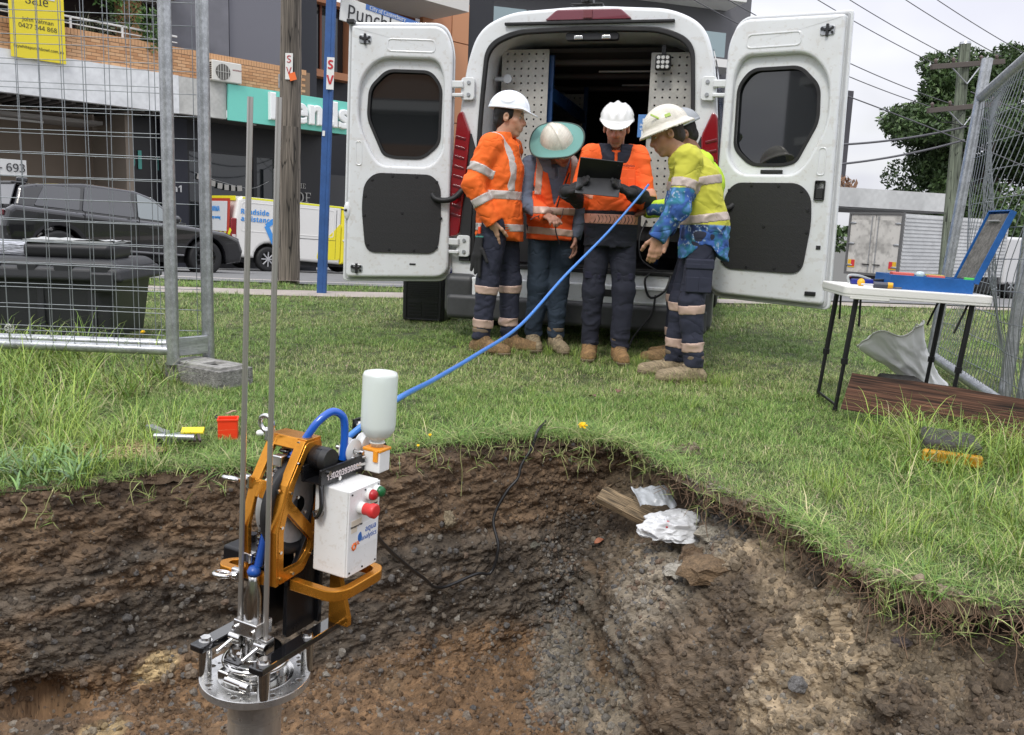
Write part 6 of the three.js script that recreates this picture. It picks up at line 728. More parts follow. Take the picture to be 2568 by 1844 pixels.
  // person walking beside the truck is not shown clearly enough to build
  // big tree
  const tr = thing('street_tree', 'large dark green street tree behind the power pole', 'tree', [23.5, -1.2, -45]); const blobs = []; const rr2 = rng(9); for (let i = 0; i < 135; i++) { const y = 0.4 + rr2() * 10.6, w = y < 4 ? 4.4 : y > 9 ? 2.2 : 4.1, a = rr2() * 6.283, q = Math.sqrt(rr2()) * w; blobs.push([Math.cos(a) * q + (y > 7 ? -1 : 0.3), y, Math.sin(a) * q, 0.8 + rr2() * 0.75, 0.6 + rr2() * 0.5]); }
  add(tr, 'crown', leafCloud(31, 85000, (r) => inBlobs(blobs, r), 0.13, LEAF), leafO); add(tr, 'trunk', [jitter(new THREE.CylinderGeometry(0.22, 0.42, 4.5, 12, 8).translate(0, 2.2, 0), 0.06, 2), ...blobs.slice(0, 16).map((b) => bar([0, 2.5 + b[1] * 0.2, 0], [b[0] * 0.9, b[1], b[2] * 0.9], 0.12, 6, 0.03))], M([0.09, 0.07, 0.05], 0.9));
  const tr2 = thing('street_tree', 'dark leafy tree above the tiled house roof behind the mesh fence', 'tree', [31.5, -1.4, -48]); const bl2 = []; for (let i = 0; i < 30; i++) { const y = 1.6 + rr2() * 4.6, a = rr2() * 6.283, q = Math.sqrt(rr2()) * 3.2; bl2.push([Math.cos(a) * q, y, Math.sin(a) * q, 0.9 + rr2() * 0.6, 0.6 + rr2() * 0.5]); } add(tr2, 'crown', leafCloud(32, 15000, (r) => inBlobs(bl2, r), 0.14, LEAF), leafO); add(tr2, 'trunk', [new THREE.CylinderGeometry(0.18, 0.32, 3.4, 10).translate(0, 1.6, 0), ...bl2.slice(0, 10).map((b) => bar([0, 2 + b[1] * 0.15, 0], [b[0] * 0.9, b[1], b[2] * 0.9], 0.1, 6, 0.03))], M([0.09, 0.07, 0.05], 0.9));
  const hedge = thing('background_trees', 'low row of distant trees behind the awning building', 'trees', [20, -2, -70]); hedge.userData.kind = 'stuff'; const hb = []; for (let i = 0; i < 30; i++) hb.push([-10 + i * 1.6, 1.5 + rr2() * 2.4, rr2() * 3, 1.6, 1.1]); add(hedge, 'foliage', leafCloud(33, 9000, (r) => inBlobs(hb, r), 0.28, LEAF), leafO);
  // house, green fence, sign, car
  const h = thing('tiled_house', 'pale house with grey tiled hip roof behind a green fence', 'house', [31, -2.0, -52], -0.5); add(h, 'wall', box(13, 2.6, 8, 0, 1.3, 0), M([0.58, 0.56, 0.52], 0.8)); { const P = [[-7, 2.6, 4.6], [7, 2.6, 4.6], [7, 2.6, -4.6], [-7, 2.6, -4.6], [-3.5, 4.9, 0], [3.5, 4.9, 0]], F = [[0, 1, 5], [0, 5, 4], [1, 2, 5], [2, 3, 4], [2, 4, 5], [3, 0, 4]], v = []; F.forEach((f) => f.forEach((i) => v.push(...P[i]))); const g = new THREE.BufferGeometry(); g.setAttribute('position', new THREE.Float32BufferAttribute(v, 3)); g.computeVertexNormals(); add(h, 'roof', uvm(g), M([0.20, 0.175, 0.16], 0.9, 0, { bumpMap: rep(T_wood, 0.5, 0.3), bumpScale: 0.05 })); } addEach(h, 'window', [-3.5, 0.5, 3.8].map((x) => box(1.4, 1.0, 0.08, x, 1.5, 4.02)), shopGlass);
  const gf = thing('green_fence', 'dark green sheet metal fence in front of the tiled house', 'fence', [27.5, -1.95, -45.5], -0.35); for (let i = 0; i < 7; i++) add(gf, 'fence_panel', box(2.3, 1.5, 0.05, -7 + i * 2.36, 0.75, 0), M([0.02, 0.09, 0.06], 0.6)); for (let i = 0; i < 8; i++) add(gf, 'fence_post', box(0.07, 1.6, 0.07, -8.18 + i * 2.36, 0.8, 0.02), M([0.02, 0.08, 0.05], 0.6));
  const sp = thing('speed_sign', 'round 60 speed limit sign on a post across the road', 'sign', [20.6, -1.75, -36]); add(sp, 'post', cyl(0.035, 0.035, 2.6, 0, 1.0, 0, 8), galv); add(sp, 'disc', box(0.62, 0.72, 0.03, 0, 1.85, 0.03, 0.01), flatW); add(sp, 'ring', new THREE.TorusGeometry(0.25, 0.035, 8, 32).translate(0, 1.88, 0.05), M([0.5, 0.03, 0.03], 0.5)); add(sp, 'speed_lettering', text('60', 0.21, 0.02, fontB).translate(0, 1.78, 0.05), inkM);
  const rp = thing('red_white_marker', 'thin red and white marker post before the house wall', 'post', [19.0, -1.8, -36]); add(rp, 'post', cyl(0.06, 0.06, 1.2, 0, 1.6, 0, 8), flatW); add(rp, 'red_band', cyl(0.064, 0.064, 0.4, 0, 2.0, 0, 8), M([0.55, 0.04, 0.04], 0.6));
  const c = thing('white_car', 'white hatchback on the road behind the blue case', 'car', [18.2, -1.25, -33.5], -0.9); const cw = M([0.72, 0.72, 0.72], 0.25, 0, { clearcoat: 0.8 });
  const arch = (x) => [...Array(9)].map((_, i) => { const q = i / 8 * Math.PI; return [x + Math.cos(q) * 0.36, Math.max(0.24, 0.3 + Math.sin(q) * 0.36)]; }); add(c, 'body', ext(new THREE.Shape([[-1.95, 0.3], [-2.0, 0.8], [-1.7, 0.93], [0.9, 0.9], [1.7, 0.76], [2.0, 0.6], [1.98, 0.28], ...arch(1.25), ...arch(-1.25)].map((p) => new THREE.Vector2(...p))), 1.56, 0.08, -0.78, 5, 3), cw); const cg = ext(poly([[-1.75, 0.9], [1.0, 0.88], [0.35, 1.38], [-0.4, 1.46], [-1.3, 1.38]], 0.1), 1.36, 0.06, -0.68, 5, 3); add(c, 'cabin', cg, darkGlass); add(c, 'roof', box(1.5, 0.03, 1.2, -0.5, 1.47, 0, 0.012), cw); for (const sd of [1, -1]) for (const x of [1.25, -1.25]) wheelAt(c, x, 0.31, sd * 0.72, 0.31, 0.2, galv, 7, sd); addEach(c, 'headlight', [-0.6, 0.6].map((z) => box(0.1, 0.12, 0.3, 1.98, 0.66, z, 0.03)), M([0.6, 0.6, 0.6], 0.2)); addEach(c, 'tail_light', [-0.6, 0.6].map((z) => box(0.06, 0.14, 0.26, -2.02, 0.75, z, 0.02)), redLens);
  // power pole and wires
  const pm = M([0.34, 0.39, 0.29], 0.9, 0, { map: rep(T_woodV, 1, 3), bumpMap: rep(T_woodV, 1, 3), bumpScale: 0.006 });
  const p = thing('power_pole', 'greenish timber power pole with two cross arms and insulators', 'pole', [11.95, -0.75, -24]); p.rotation.z = 0.035; add(p, 'shaft', new THREE.CylinderGeometry(0.14, 0.185, 7.0, 18).translate(0, 3.4, 0), pm);
  const XA = (y, name) => { const a = new THREE.Group(); a.name = 'cross_arm'; a.position.set(0, y, 0.18); a.rotation.set(0, 0.35, 0.12); p.add(a); add(a, 'beam', box(2.5, 0.13, 0.1, 0.05, 0, 0, 0.01), M([0.10, 0.085, 0.075], 0.9)); addEach(a, 'insulator', [-1.05, -0.45, 0.5, 1.05].map((x) => lathe([[0.0, 0], [0.05, 0], [0.03, 0.05], [0.055, 0.08], [0.03, 0.12], [0, 0.14]], 10).translate(x, 0.07, 0)), M([0.12, 0.09, 0.08], 0.4)); addEach(a, 'brace', [bar([-0.5, -0.05, 0], [0, -0.5, 0], 0.02, 5), bar([0.5, -0.05, 0], [0, -0.5, 0], 0.02, 5)], galv); };
  XA(6.35); XA(5.25); add(p, 'pole_cap', cyl(0.15, 0.13, 0.06, 0, 6.92, 0, 16), galv); addEach(p, 'pole_bolt', [6.4, 5.3, 4.8].map((y) => cyl(0.03, 0.03, 0.03, 0, y, 0.17, 8, 'z')), galv); add(p, 'pole_tag', box(0.12, 0.3, 0.02, 0.19, 2.1, 0.08), flatW);
  addEach(p, 'service_wire', [tube([[-1.0, 5.2, 0.3], [-0.6, 4.85, 0.3], [-0.2, 4.9, 0.25], [0, 5.1, 0.2]], 0.012, 14, 4), tube([[0.9, 5.45, 0], [0.6, 5.1, 0.2], [0.1, 5.0, 0.2]], 0.012, 14, 4), tube([[-0.7, 5.2, 0.3], [-0.5, 4.9, 0.3], [0.2, 4.75, 0.2]], 0.012, 14, 4)], blackRub);
  // overhead lines: from the pole's cross arms up over the van to a pole off to the left
  const W = (label, a, b, sag, rad = 0.012) => { const n = 14, pts = []; for (let i = 0; i <= n; i++) { const q = i / n; pts.push([lerp(a[0], b[0], q), lerp(a[1], b[1], q) - sag * 4 * q * (1 - q), lerp(a[2], b[2], q)]); } one('overhead_wire', label, 'wire', tube(pts, rad, 40, 4), M([0.10, 0.10, 0.11], 0.6), [0, 0, 0], 0, 'overhead wires strung from the power pole'); };
  for (const [x, y, z, w] of [[10.95, 5.62, -24.0, 'outer insulator on the van side'], [11.55, 5.68, -23.9, 'inner insulator on the van side'], [12.55, 5.80, -23.7, 'inner insulator on the fence side'], [13.1, 5.88, -23.6, 'outer insulator on the fence side']]) W('overhead wire from the upper cross arm, ' + w, [x, y, z], [x - 14.5, y + 4.2, z + 9.5], 0.5);
  for (const [x, y, z, w] of [[10.9, 4.5, -23.9, 'outer'], [11.5, 4.55, -23.8, 'inner']]) W('overhead wire from the lower cross arm, ' + w + ' insulator', [x, y, z], [x - 14.5, y + 3.6, z + 9.5], 0.6);
  for (const [y, e, w] of [[4.0, 0.9, 'upper of the two'], [3.65, 0.5, 'lower of the two']]) W('thick bundled cable sagging from the pole behind the van door, ' + w, [11.9, y, -23.8], [2.5, y - 1.3 + e, -22], 0.55, 0.028);
  W('thin service wire crossing from the pole towards the mesh fence', [11.9, 4.9, -23.8], [30, 1.6, -26], 0.4, 0.016); W('thin service wire dropping from the van door side past the pole', [6.8, 5.0, -23], [16.0, 2.2, -24], -0.1, 0.016); W('twisted service cable from the pole down behind the mesh fence', [12.1, 4.3, -23.8], [26, 0.8, -23], 0.3, 0.02);
}
{ // apartment block on the viewer's side of the street: the van windows and the bright metal mirror it
  const b = thing('balcony_block', 'apartment block with glass balconies behind the viewer, mirrored in the van windows', 'building', [-9, 0, 21], Math.PI); add(b, 'wall', box(34, 9.5, 6, 0, 4.75, -3.4), M([0.26, 0.26, 0.27], 0.7)); for (let j = 0; j < 3; j++) { add(b, 'balcony_slab', box(30, 0.35, 2.2, 0, 2.6 + j * 2.7, -0.2), M([0.55, 0.55, 0.53], 0.7)); for (let i = 0; i < 9; i++) add(b, 'glass_panel', box(2.6, 1.0, 0.05, -13 + i * 3.2, 3.35 + j * 2.7, 0.8), i % 4 === 3 ? M([0.30, 0.17, 0.10], 0.3) : M([0.22, 0.30, 0.27], 0.2)); }
}
// ---------------------------------------------------------------- launch machine on the riser pipe (local x across, z towards the viewer)
{
  const gold = M([0.62, 0.26, 0.03], 0.34, 0.75, { map: rep(T_grime, 7, 7), roughnessMap: rep(T_rough, 3, 3) }), wet = M([0.008, 0.008, 0.009], 0.12, 0, { clearcoat: 1, clearcoatRoughness: 0.05 }), blk = Mt([0.014, 0.014, 0.016], 0.42, 0.2, 3), boxW = M([0.80, 0.80, 0.79], 0.38, 0, { map: rep(T_grime, 4, 4) });
  const p = thing('riser_pipe', 'stainless steel riser pipe with drilled round flange standing in the pit', 'pipe', [-0.5375, -0.074, -1.75], -0.4538); p.rotation.set(0, -0.4538, -0.040, 'YXZ');
  add(p, 'pipe', lathe([[0.0575, -0.62], [0.0575, -0.10], [0.0582, -0.098], [0.0582, -0.09], [0.0575, -0.088], [0.0575, -0.018]], 48), Mt([0.66, 0.64, 0.60], 0.46, 0.8, 3));
  const fl = circ(0.118, 0, 0, 72); for (let i = 0; i < 8; i++) { const a = i / 8 * 6.283 + 0.3; fl.holes.push(circ(0.0068, Math.cos(a) * 0.101, Math.sin(a) * 0.101, 16, true)); for (const o of [0.16, -0.16]) { const q = o > 0 ? 0.106 : 0.094; fl.holes.push(circ(0.0034, Math.cos(a + o) * q, Math.sin(a + o) * q, 10, true)); } }
  add(p, 'flange', ext(fl, 0.015, 0.0012, -0.0165, 4).rotateX(-Math.PI / 2), Mt([0.80, 0.80, 0.79], 0.40, 0.9, 8));
  add(p, 'seal_ring', lathe([[0.082, 0.0], [0.082, 0.002], [0.06, 0.002], [0.06, 0]], 48), steelB);
  add(p, 'clamp_body', lathe([[0.0, 0.06], [0.054, 0.06], [0.058, 0.057], [0.058, 0.044], [0.064, 0.042], [0.066, 0.036], [0.064, 0.03], [0.054, 0.026], [0.052, 0.002]], 48), steel);
  add(p, 'clamp_ring', new THREE.TorusGeometry(0.064, 0.0085, 12, 48).rotateX(Math.PI / 2).translate(0, 0.035, 0), steelB); const cb = add(p, 'clamp_screw', [box(0.03, 0.024, 0.02, -0.015, 0.026, 0.075, 0.004), cyl(0.009, 0.009, 0.05, 0.018, 0.022, 0.08, 12, 'x'), cyl(0.012, 0.010, 0.018, 0.046, 0.02, 0.08, 6, 'x')], steelB);
  add(p, 'drain_bolt', [box(0.03, 0.02, 0.03, -0.062, -0.37, 0.02, 0.003)], galv);
  const m = thing('launch_machine', 'gold and black pipe launching machine with white control box in the pit', 'machine', [-0.5375, -0.074, -1.75]); m.rotation.set(0, -0.4538, -0.040, 'YXZ');
  for (const x of [-0.082, 0.082]) { for (const z of [0.066, -0.072]) { const s = add(m, 'standoff', cyl(0.0135, 0.0135, 0.068, x, 0.034, z, 20), steel); add(s, 'hex_bolt', [cyl(0.0115, 0.0115, 0.008, x, 0.086, z, 6), cyl(0.014, 0.014, 0.002, x, 0.081, z, 16)], steelB); } add(m, 'base_bar', ext(poly([[-0.018, -0.095], [0.018, -0.095], [0.018, 0.21], [-0.018, 0.21]], 0.006), 0.011, 0.002, 0, 4).rotateX(-Math.PI / 2).translate(x, 0.068, 0), wet); }
  for (const x of [-0.036, 0.036]) {
    add(m, 'guide_rod', cyl(0.0058, 0.0058, 1.13, x, 0.655, 0.012, 14), M([0.52, 0.50, 0.47], 0.36, 0.85));
    const c = add(m, 'rod_clevis', [box(0.028, 0.034, 0.028, x, 0.083, 0.012, 0.003)], steel); add(c, 'cam_lever', [bar([x - 0.002, 0.085, 0.026], [x - 0.018, 0.062, 0.06], 0.0045, 10), new THREE.SphereGeometry(0.0055, 8, 6).translate(x - 0.018, 0.062, 0.06), cyl(0.008, 0.008, 0.03, x, 0.086, 0.026, 10, 'x')], steelB);
  }
  add(m, 'nozzle', lathe([[0.0, 0.235], [0.011, 0.235], [0.012, 0.222], [0.0195, 0.186], [0.0195, 0.13], [0.0165, 0.128], [0.0165, 0.06]], 28).translate(0, 0, 0.012), steel); add(m, 'blue_seal', lathe([[0, 0.255], [0.010, 0.253], [0.015, 0.243], [0.013, 0.234], [0, 0.234]], 20).translate(0, 0, 0.012), M([0.01, 0.07, 0.32], 0.3));
  const ck = add(m, 'clamp_block', box(0.064, 0.034, 0.052, 0, 0.118, 0.012, 0.003), alu); addEach(ck, 'cap_screw', [-0.024, 0.024].map((x) => cyl(0.0055, 0.0055, 0.006, x, 0.118, 0.041, 10, 'z')), steelB);
  add(m, 'vent_fitting', [cyl(0.013, 0.013, 0.016, -0.004, 0.075, 0.05, 6), cyl(0.009, 0.009, 0.02, -0.004, 0.06, 0.05, 12), cyl(0.006, 0.006, 0.018, 0.006, 0.065, 0.058, 10)], steelB); add(m, 'tap_handle', box(0.042, 0.006, 0.016, 0.0, 0.058, 0.068, 0.002), wet);
  // black uprights
  for (const x of [-0.03, 0.034]) add(m, 'side_plate', ext(poly([[0.05, 0.07], [0.15, 0.07], [0.15, 0.13], [0.14, 0.36], [0.115, 0.30], [0.05, 0.20]], 0.01), 0.008, 0.001, 0).rotateY(Math.PI / 2).translate(x - 0.004, 0, 0), blk);
  add(m, 'spine', box(0.075, 0.34, 0.012, 0.012, 0.24, -0.155, 0.003), blk); add(m, 'gusset', ext(poly([[0.075, 0.08], [0.13, 0.08], [0.13, 0.10], [0.10, 0.205], [0.075, 0.205]], 0.003), 0.012, 0.001, -0.165), gold);
  // drum and belt inside the cage
  add(m, 'drum', lathe([[0.02, -0.022], [0.085, -0.022], [0.092, -0.018], [0.082, -0.012], [0.082, 0.012], [0.092, 0.018], [0.085, 0.022], [0.02, 0.022]], 40).rotateZ(Math.PI / 2).translate(0, 0.365, -0.10), Mt([0.6, 0.6, 0.6], 0.5, 0.4)); add(m, 'drive_belt', new THREE.TorusGeometry(0.098, 0.014, 10, 48).rotateY(Math.PI / 2).translate(0.018, 0.365, -0.10), blackRub);
  { const links = []; for (let i = 0; i < 19; i++) { const q = i / 18, y = lerp(0.245, 0.50, q), z = -0.022 - 0.075 * q * q; links.push(new THREE.TorusGeometry(0.013, 0.0042, 6, 14).rotateX(Math.PI / 2 - 0.2).translate(-0.006, y, z)); } const c = add(m, 'cable_coil', links, wet); c.userData.kind = 'stuff'; } add(m, 'inner_hose', tube([[0.0, 0.25, 0.0], [0.0, 0.35, -0.03], [0.0, 0.45, -0.07], [0.01, 0.50, -0.12]], 0.009, 24, 8), M([0.01, 0.06, 0.30], 0.25));
  // gold cage: two side plates (z runs to the left in the profile)
  const outer = [[0.006, 0.215], [0.002, 0.335], [0.032, 0.43], [0.086, 0.515], [0.134, 0.515], [0.158, 0.405], [0.125, 0.27], [0.088, 0.222]];
  const holes = [[[0.020, 0.24], [0.018, 0.335], [0.03, 0.375], [0.115, 0.285], [0.108, 0.262], [0.082, 0.24]], [[0.04, 0.395], [0.05, 0.43], [0.092, 0.497], [0.122, 0.497], [0.141, 0.405], [0.122, 0.308]]];
  for (const x of [-0.045, 0.045]) { const s = poly(outer, 0.01); holes.forEach((h) => s.holes.push(poly(h, 0.008, true))); const pl = add(m, 'cage_plate', ext(s, 0.010, 0.0012, -0.005, 5).rotateY(Math.PI / 2).translate(x, 0, 0), gold); if (x > 0) addEach(pl, 'cap_screw', [[0.011, 0.23], [0.01, 0.29], [0.012, 0.345], [0.038, 0.415], [0.06, 0.40], [0.085, 0.36], [0.06, 0.475], [0.147, 0.41], [0.12, 0.30], [0.11, 0.255], [0.05, 0.229], [0.135, 0.46]].map(([b, y]) => cyl(0.0036, 0.0036, 0.004, x + 0.0075, y, -b, 8, 'x')), steelB); }
  // front face: segments following the profile, with two windows
  const seg = (b0, y0, b1, y1, x0, x1, d = 0.010) => { const L = Math.hypot(b1 - b0, y1 - y0), a = Math.atan2(b1 - b0, y1 - y0); return at(box(x1 - x0, L + 0.004, d, (x0 + x1) / 2, 0, 0, 0.0015), 0, (y0 + y1) / 2, -(b0 + b1) / 2, -a); };
  for (const [x0, x1] of [[-0.05, -0.027], [0.027, 0.05]]) addEach(m, 'cage_front', [seg(0.004, 0.215, 0.001, 0.335, x0, x1), seg(0.001, 0.335, 0.031, 0.43, x0, x1), seg(0.031, 0.43, 0.085, 0.515, x0, x1)], gold);
  addEach(m, 'cage_crossbar', [seg(0.004, 0.212, 0.003, 0.236, -0.028, 0.028), seg(0.020, 0.397, 0.030, 0.43, -0.028, 0.028), seg(0.076, 0.50, 0.086, 0.517, -0.028, 0.028), at(box(0.10, 0.011, 0.05, 0, 0, 0, 0.002), 0, 0.516, -0.11)], gold);
  addEach(m, 'cap_screw', [[0.034, 0.224, 0.008], [0.034, 0.42, -0.022], [0.034, 0.512, -0.085]].map(([x, y, z]) => cyl(0.005, 0.005, 0.006, x, y, z + 0.004, 10, 'z')), steelB);
  const eye = (x, y, z, rx, rz) => { const e = add(m, 'eye_bolt_plate', at(box(0.024, 0.030, 0.012, 0, 0, 0, 0.003), x, y, z), alu); add(e, 'eye_bolt', at(merge([new THREE.TorusGeometry(0.0175, 0.0055, 10, 28).translate(0, 0.026, 0), cyl(0.0085, 0.006, 0.012, 0, 0.004, 0, 14)]), x, y, z + 0.006, rx, 0, rz), steelB); };
  eye(-0.048, 0.222, 0.012, 1.35, 0.9); eye(-0.055, 0.425, -0.018, 1.2, 0.8); eye(-0.043, 0.520, -0.075, 0.1, 0.1);
  add(m, 'roller_block', [box(0.03, 0.022, 0.02, -0.03, 0.262, -0.005, 0.003), box(0.026, 0.024, 0.022, 0.004, 0.475, -0.055, 0.003)], alu);
  // handles
  add(m, 'side_handle', ext(holed(poly([[0.045, 0.05], [0.155, 0.05], [0.178, 0.085], [0.178, 0.21], [0.16, 0.235], [0.045, 0.235], [0.045, 0.215], [0.148, 0.215], [0.158, 0.20], [0.158, 0.095], [0.146, 0.07], [0.045, 0.07]], [0.002, 0.03, 0.03, 0.02, 0.02, 0.002, 0.002, 0.01, 0.01, 0.02, 0.02, 0.002])), 0.020, 0.002, 0, 6).rotateX(-Math.PI / 2).translate(0, 0.190, 0), gold);
  add(m, 'side_handle', ext(poly([[-0.045, -0.01], [-0.10, -0.01], [-0.118, 0.01], [-0.112, 0.03], [-0.045, 0.10], [-0.045, 0.08], [-0.098, 0.026], [-0.096, 0.012], [-0.045, 0.012]], [0.002, 0.01, 0.012, 0.012, 0.002, 0.002, 0.006, 0.006, 0.002]), 0.016, 0.002, 0, 6).rotateX(-Math.PI / 2).translate(0, 0.212, 0), gold);
  const mo = add(m, 'drive_motor', [box(0.085, 0.074, 0.08, -0.115, 0.205, -0.095, 0.008), box(0.03, 0.082, 0.088, -0.062, 0.205, -0.095, 0.004)], blk); add(mo, 'motor_gland', cyl(0.012, 0.012, 0.03, -0.12, 0.245, -0.11, 12), wet);
  // control box
  const bx = add(m, 'control_box', box(0.088, 0.2, 0.115, 0.125, 0.325, -0.156, 0.004), boxW); const ld = add(m, 'control_lid', box(0.004, 0.196, 0.112, 0.1715, 0.325, -0.156, 0.0015), boxW);
  addEach(ld, 'lid_screw', [[0.415, -0.108], [0.415, -0.155], [0.415, -0.204], [0.236, -0.108], [0.236, -0.155], [0.236, -0.204]].map(([y, z]) => cyl(0.0022, 0.0022, 0.002, 0.1745, y, z, 8, 'x')), blackPl);
  const es = add(m, 'emergency_stop', lathe([[0, 0.030], [0.013, 0.030], [0.0165, 0.027], [0.0165, 0.018], [0.0135, 0.012], [0.0135, 0]], 24).rotateZ(-Math.PI / 2).translate(0.186, 0.378, -0.140), M([0.62, 0.035, 0.035], 0.35)); add(es, 'button_collar', cyl(0.014, 0.013, 0.014, 0.180, 0.378, -0.140, 24, 'x'), flatW);
  for (const [z, c] of [[-0.168, [0.40, 0.015, 0.02]], [-0.197, [0.01, 0.12, 0.035]]]) { const b = add(m, 'push_button', lathe([[0, 0.012], [0.009, 0.0105], [0.012, 0.006], [0.012, 0]], 20).rotateZ(-Math.PI / 2).translate(0.183, 0.402, z), M(c, 0.3)); add(b, 'button_ring', cyl(0.0135, 0.013, 0.01, 0.178, 0.402, z, 24, 'x'), flatW); }
  const px = (g) => g.rotateY(Math.PI / 2).translate(0.1738, 0, 0); const stk = add(ld, 'label_sticker', [box(0.0006, 0.028, 0.036, 0.1738, 0.34, -0.128), box(0.0006, 0.024, 0.03, 0.1738, 0.373, -0.192)], M([0.70, 0.62, 0.50], 0.6)); const tz = (s, h, y, z, f = fontR) => at(text(s, h, 0.0008, f), 0.1741, y, z, 0, Math.PI / 2);
  add(stk, 'sticker_lettering', [tz('Emergency Stop', 0.0042, 0.338, -0.128), tz('Retrieve', 0.0045, 0.372, -0.192)], inkM); const lg = add(ld, 'company_label', box(0.0006, 0.052, 0.075, 0.1739, 0.312, -0.168), M([0.84, 0.84, 0.84], 0.4)); add(lg, 'company_lettering', [tz('aqua', 0.0135, 0.316, -0.181), tz('analytics', 0.0105, 0.299, -0.176)], M([0.03, 0.12, 0.42], 0.4)); add(lg, 'drop_logo', ext(poly([[-0.008, 0], [0, -0.008], [0.008, 0], [0.003, 0.018], [-0.007, 0.012]], 0.006), 0.0008, 0, 0).rotateY(Math.PI / 2).translate(0.1741, 0.305, -0.142), M([0.03, 0.14, 0.45], 0.4)); add(ld, 'gear_logo', [...Array(9)].map((_, i) => at(box(0.0008, 0.0042, 0.0035), 0.1741, 0.293 + Math.sin(i / 9 * 6.28) * 0.007, -0.122 + Math.cos(i / 9 * 6.28) * 0.007)).concat([at(new THREE.TorusGeometry(0.006, 0.0018, 6, 16), 0.1742, 0.293, -0.122, 0, Math.PI / 2), tz('UL', 0.009, 0.294, -0.134, fontB)]), M([0.75, 0.16, 0.03], 0.5));
  // black arm to the bottle
  for (const x of [0.078, 0.126]) { const a = add(m, 'arm_rail', ext(poly([[0.07, 0.432], [0.293, 0.432], [0.298, 0.44], [0.298, 0.468], [0.07, 0.468]], 0.003), 0.004, 0.0006, 0).rotateY(Math.PI / 2).translate(x, 0, 0), blk); if (x > 0.1) { add(a, 'serial_number', at(text('130203930802', 0.0135, 0.0012, fontB), x + 0.005, 0.441, -0.150, 0, Math.PI / 2), M([0.62, 0.55, 0.55], 0.5)); addEach(a, 'rail_bolt', [[0.095, 0.457], [0.13, 0.437], [0.272, 0.46], [0.272, 0.445], [0.288, 0.46], [0.288, 0.445]].map(([b, y]) => cyl(0.005, 0.005, 0.005, x + 0.007, y, -b, 8, 'x')), steelB); } }
  add(m, 'rail_floor', box(0.05, 0.004, 0.22, 0.104, 0.434, -0.185), blk); const wh = lathe([[0.006, -0.012], [0.028, -0.012], [0.028, -0.008], [0.014, -0.004], [0.014, 0.004], [0.028, 0.008], [0.028, 0.012], [0.006, 0.012]], 28).rotateZ(Math.PI / 2); for (const [x, z] of [[0.104, -0.205], [0.104, -0.262]]) { const w = add(m, 'guide_wheel', wh.clone().translate(x, 0.478, z), M([0.82, 0.82, 0.81], 0.35)); add(w, 'axle', cyl(0.005, 0.005, 0.075, x, 0.478, z, 10, 'x'), steelB); }
  add(m, 'wheel_cover', ext(poly([[0.235, 0.466], [0.30, 0.466], [0.30, 0.476], [0.285, 0.490], [0.25, 0.490]], 0.003), 0.008, 0.001, 0).rotateY(Math.PI / 2).translate(0.132, 0, 0), blk); add(m, 'end_roller', [cyl(0.011, 0.011, 0.06, 0.10, 0.492, -0.355, 18, 'x')], steel); addEach(m, 'roller_bracket', [box(0.006, 0.06, 0.03, 0.132, 0.478, -0.355), box(0.006, 0.06, 0.03, 0.07, 0.478, -0.355)], blk);
  const cm = add(m, 'feed_motor', [cyl(0.0265, 0.0265, 0.052, 0.078, 0.478, -0.115, 28, 'x')], blk); add(cm, 'motor_cap', cyl(0.0268, 0.025, 0.016, 0.112, 0.478, -0.115, 28, 'x'), Mt([0.02, 0.02, 0.021], 0.6)); add(cm, 'motor_flange', cyl(0.024, 0.024, 0.014, 0.045, 0.478, -0.115, 24, 'x'), alu);
  add(m, 'motor_cable', tube([[0.10, 0.455, -0.112], [0.112, 0.425, -0.095], [0.122, 0.375, -0.085], [0.112, 0.355, -0.082], [0.098, 0.362, -0.094]], 0.0055, 30, 8), wet); add(m, 'cable_gland', cyl(0.010, 0.008, 0.014, 0.098, 0.362, -0.094, 14, 'z'), M([0.4, 0.35, 0.3], 0.3, 0.8));
  add(m, 'blue_feed_tube', tube([[0.104, 0.462, -0.178], [0.104, 0.52, -0.182], [0.102, 0.562, -0.175], [0.09, 0.575, -0.155], [0.074, 0.555, -0.125], [0.055, 0.51, -0.10], [0.04, 0.48, -0.085]], 0.0088, 60, 14), M([0.01, 0.10, 0.50], 0.2, 0, { clearcoat: 0.6 })); add(m, 'blue_guide_tube', bar([0.104, 0.475, -0.285], [0.104, 0.512, -0.34], 0.009, 12), M([0.01, 0.10, 0.50], 0.2));
  // bottle and holder
  const h = add(m, 'bottle_holder', box(0.046, 0.05, 0.042, 0.134, 0.447, -0.322, 0.003), whitePl); addEach(h, 'holder_pin', [bar([0.118, 0.455, -0.30], [0.10, 0.455, -0.27], 0.004, 8), bar([0.118, 0.44, -0.30], [0.115, 0.44, -0.27], 0.004, 8)], steelB); add(m, 'orange_clip', [box(0.05, 0.008, 0.046, 0.134, 0.4745, -0.322, 0.003), box(0.012, 0.028, 0.006, 0.147, 0.462, -0.2985, 0.002)], M([0.85, 0.32, 0.02], 0.4));
  const bo = thing('lubricant_bottle', 'upturned translucent plastic bottle of pale liquid on the machine arm', 'bottle', [0, 0, 0]); bo.position.copy(m.position); bo.rotation.copy(m.rotation); const prof = [[0.0, 0.000], [0.0145, 0.000], [0.0145, 0.014], [0.018, 0.018], [0.030, 0.026], [0.0385, 0.040], [0.040, 0.052], [0.040, 0.165], [0.037, 0.173], [0.028, 0.175], [0.020, 0.171], [0, 0.169]];
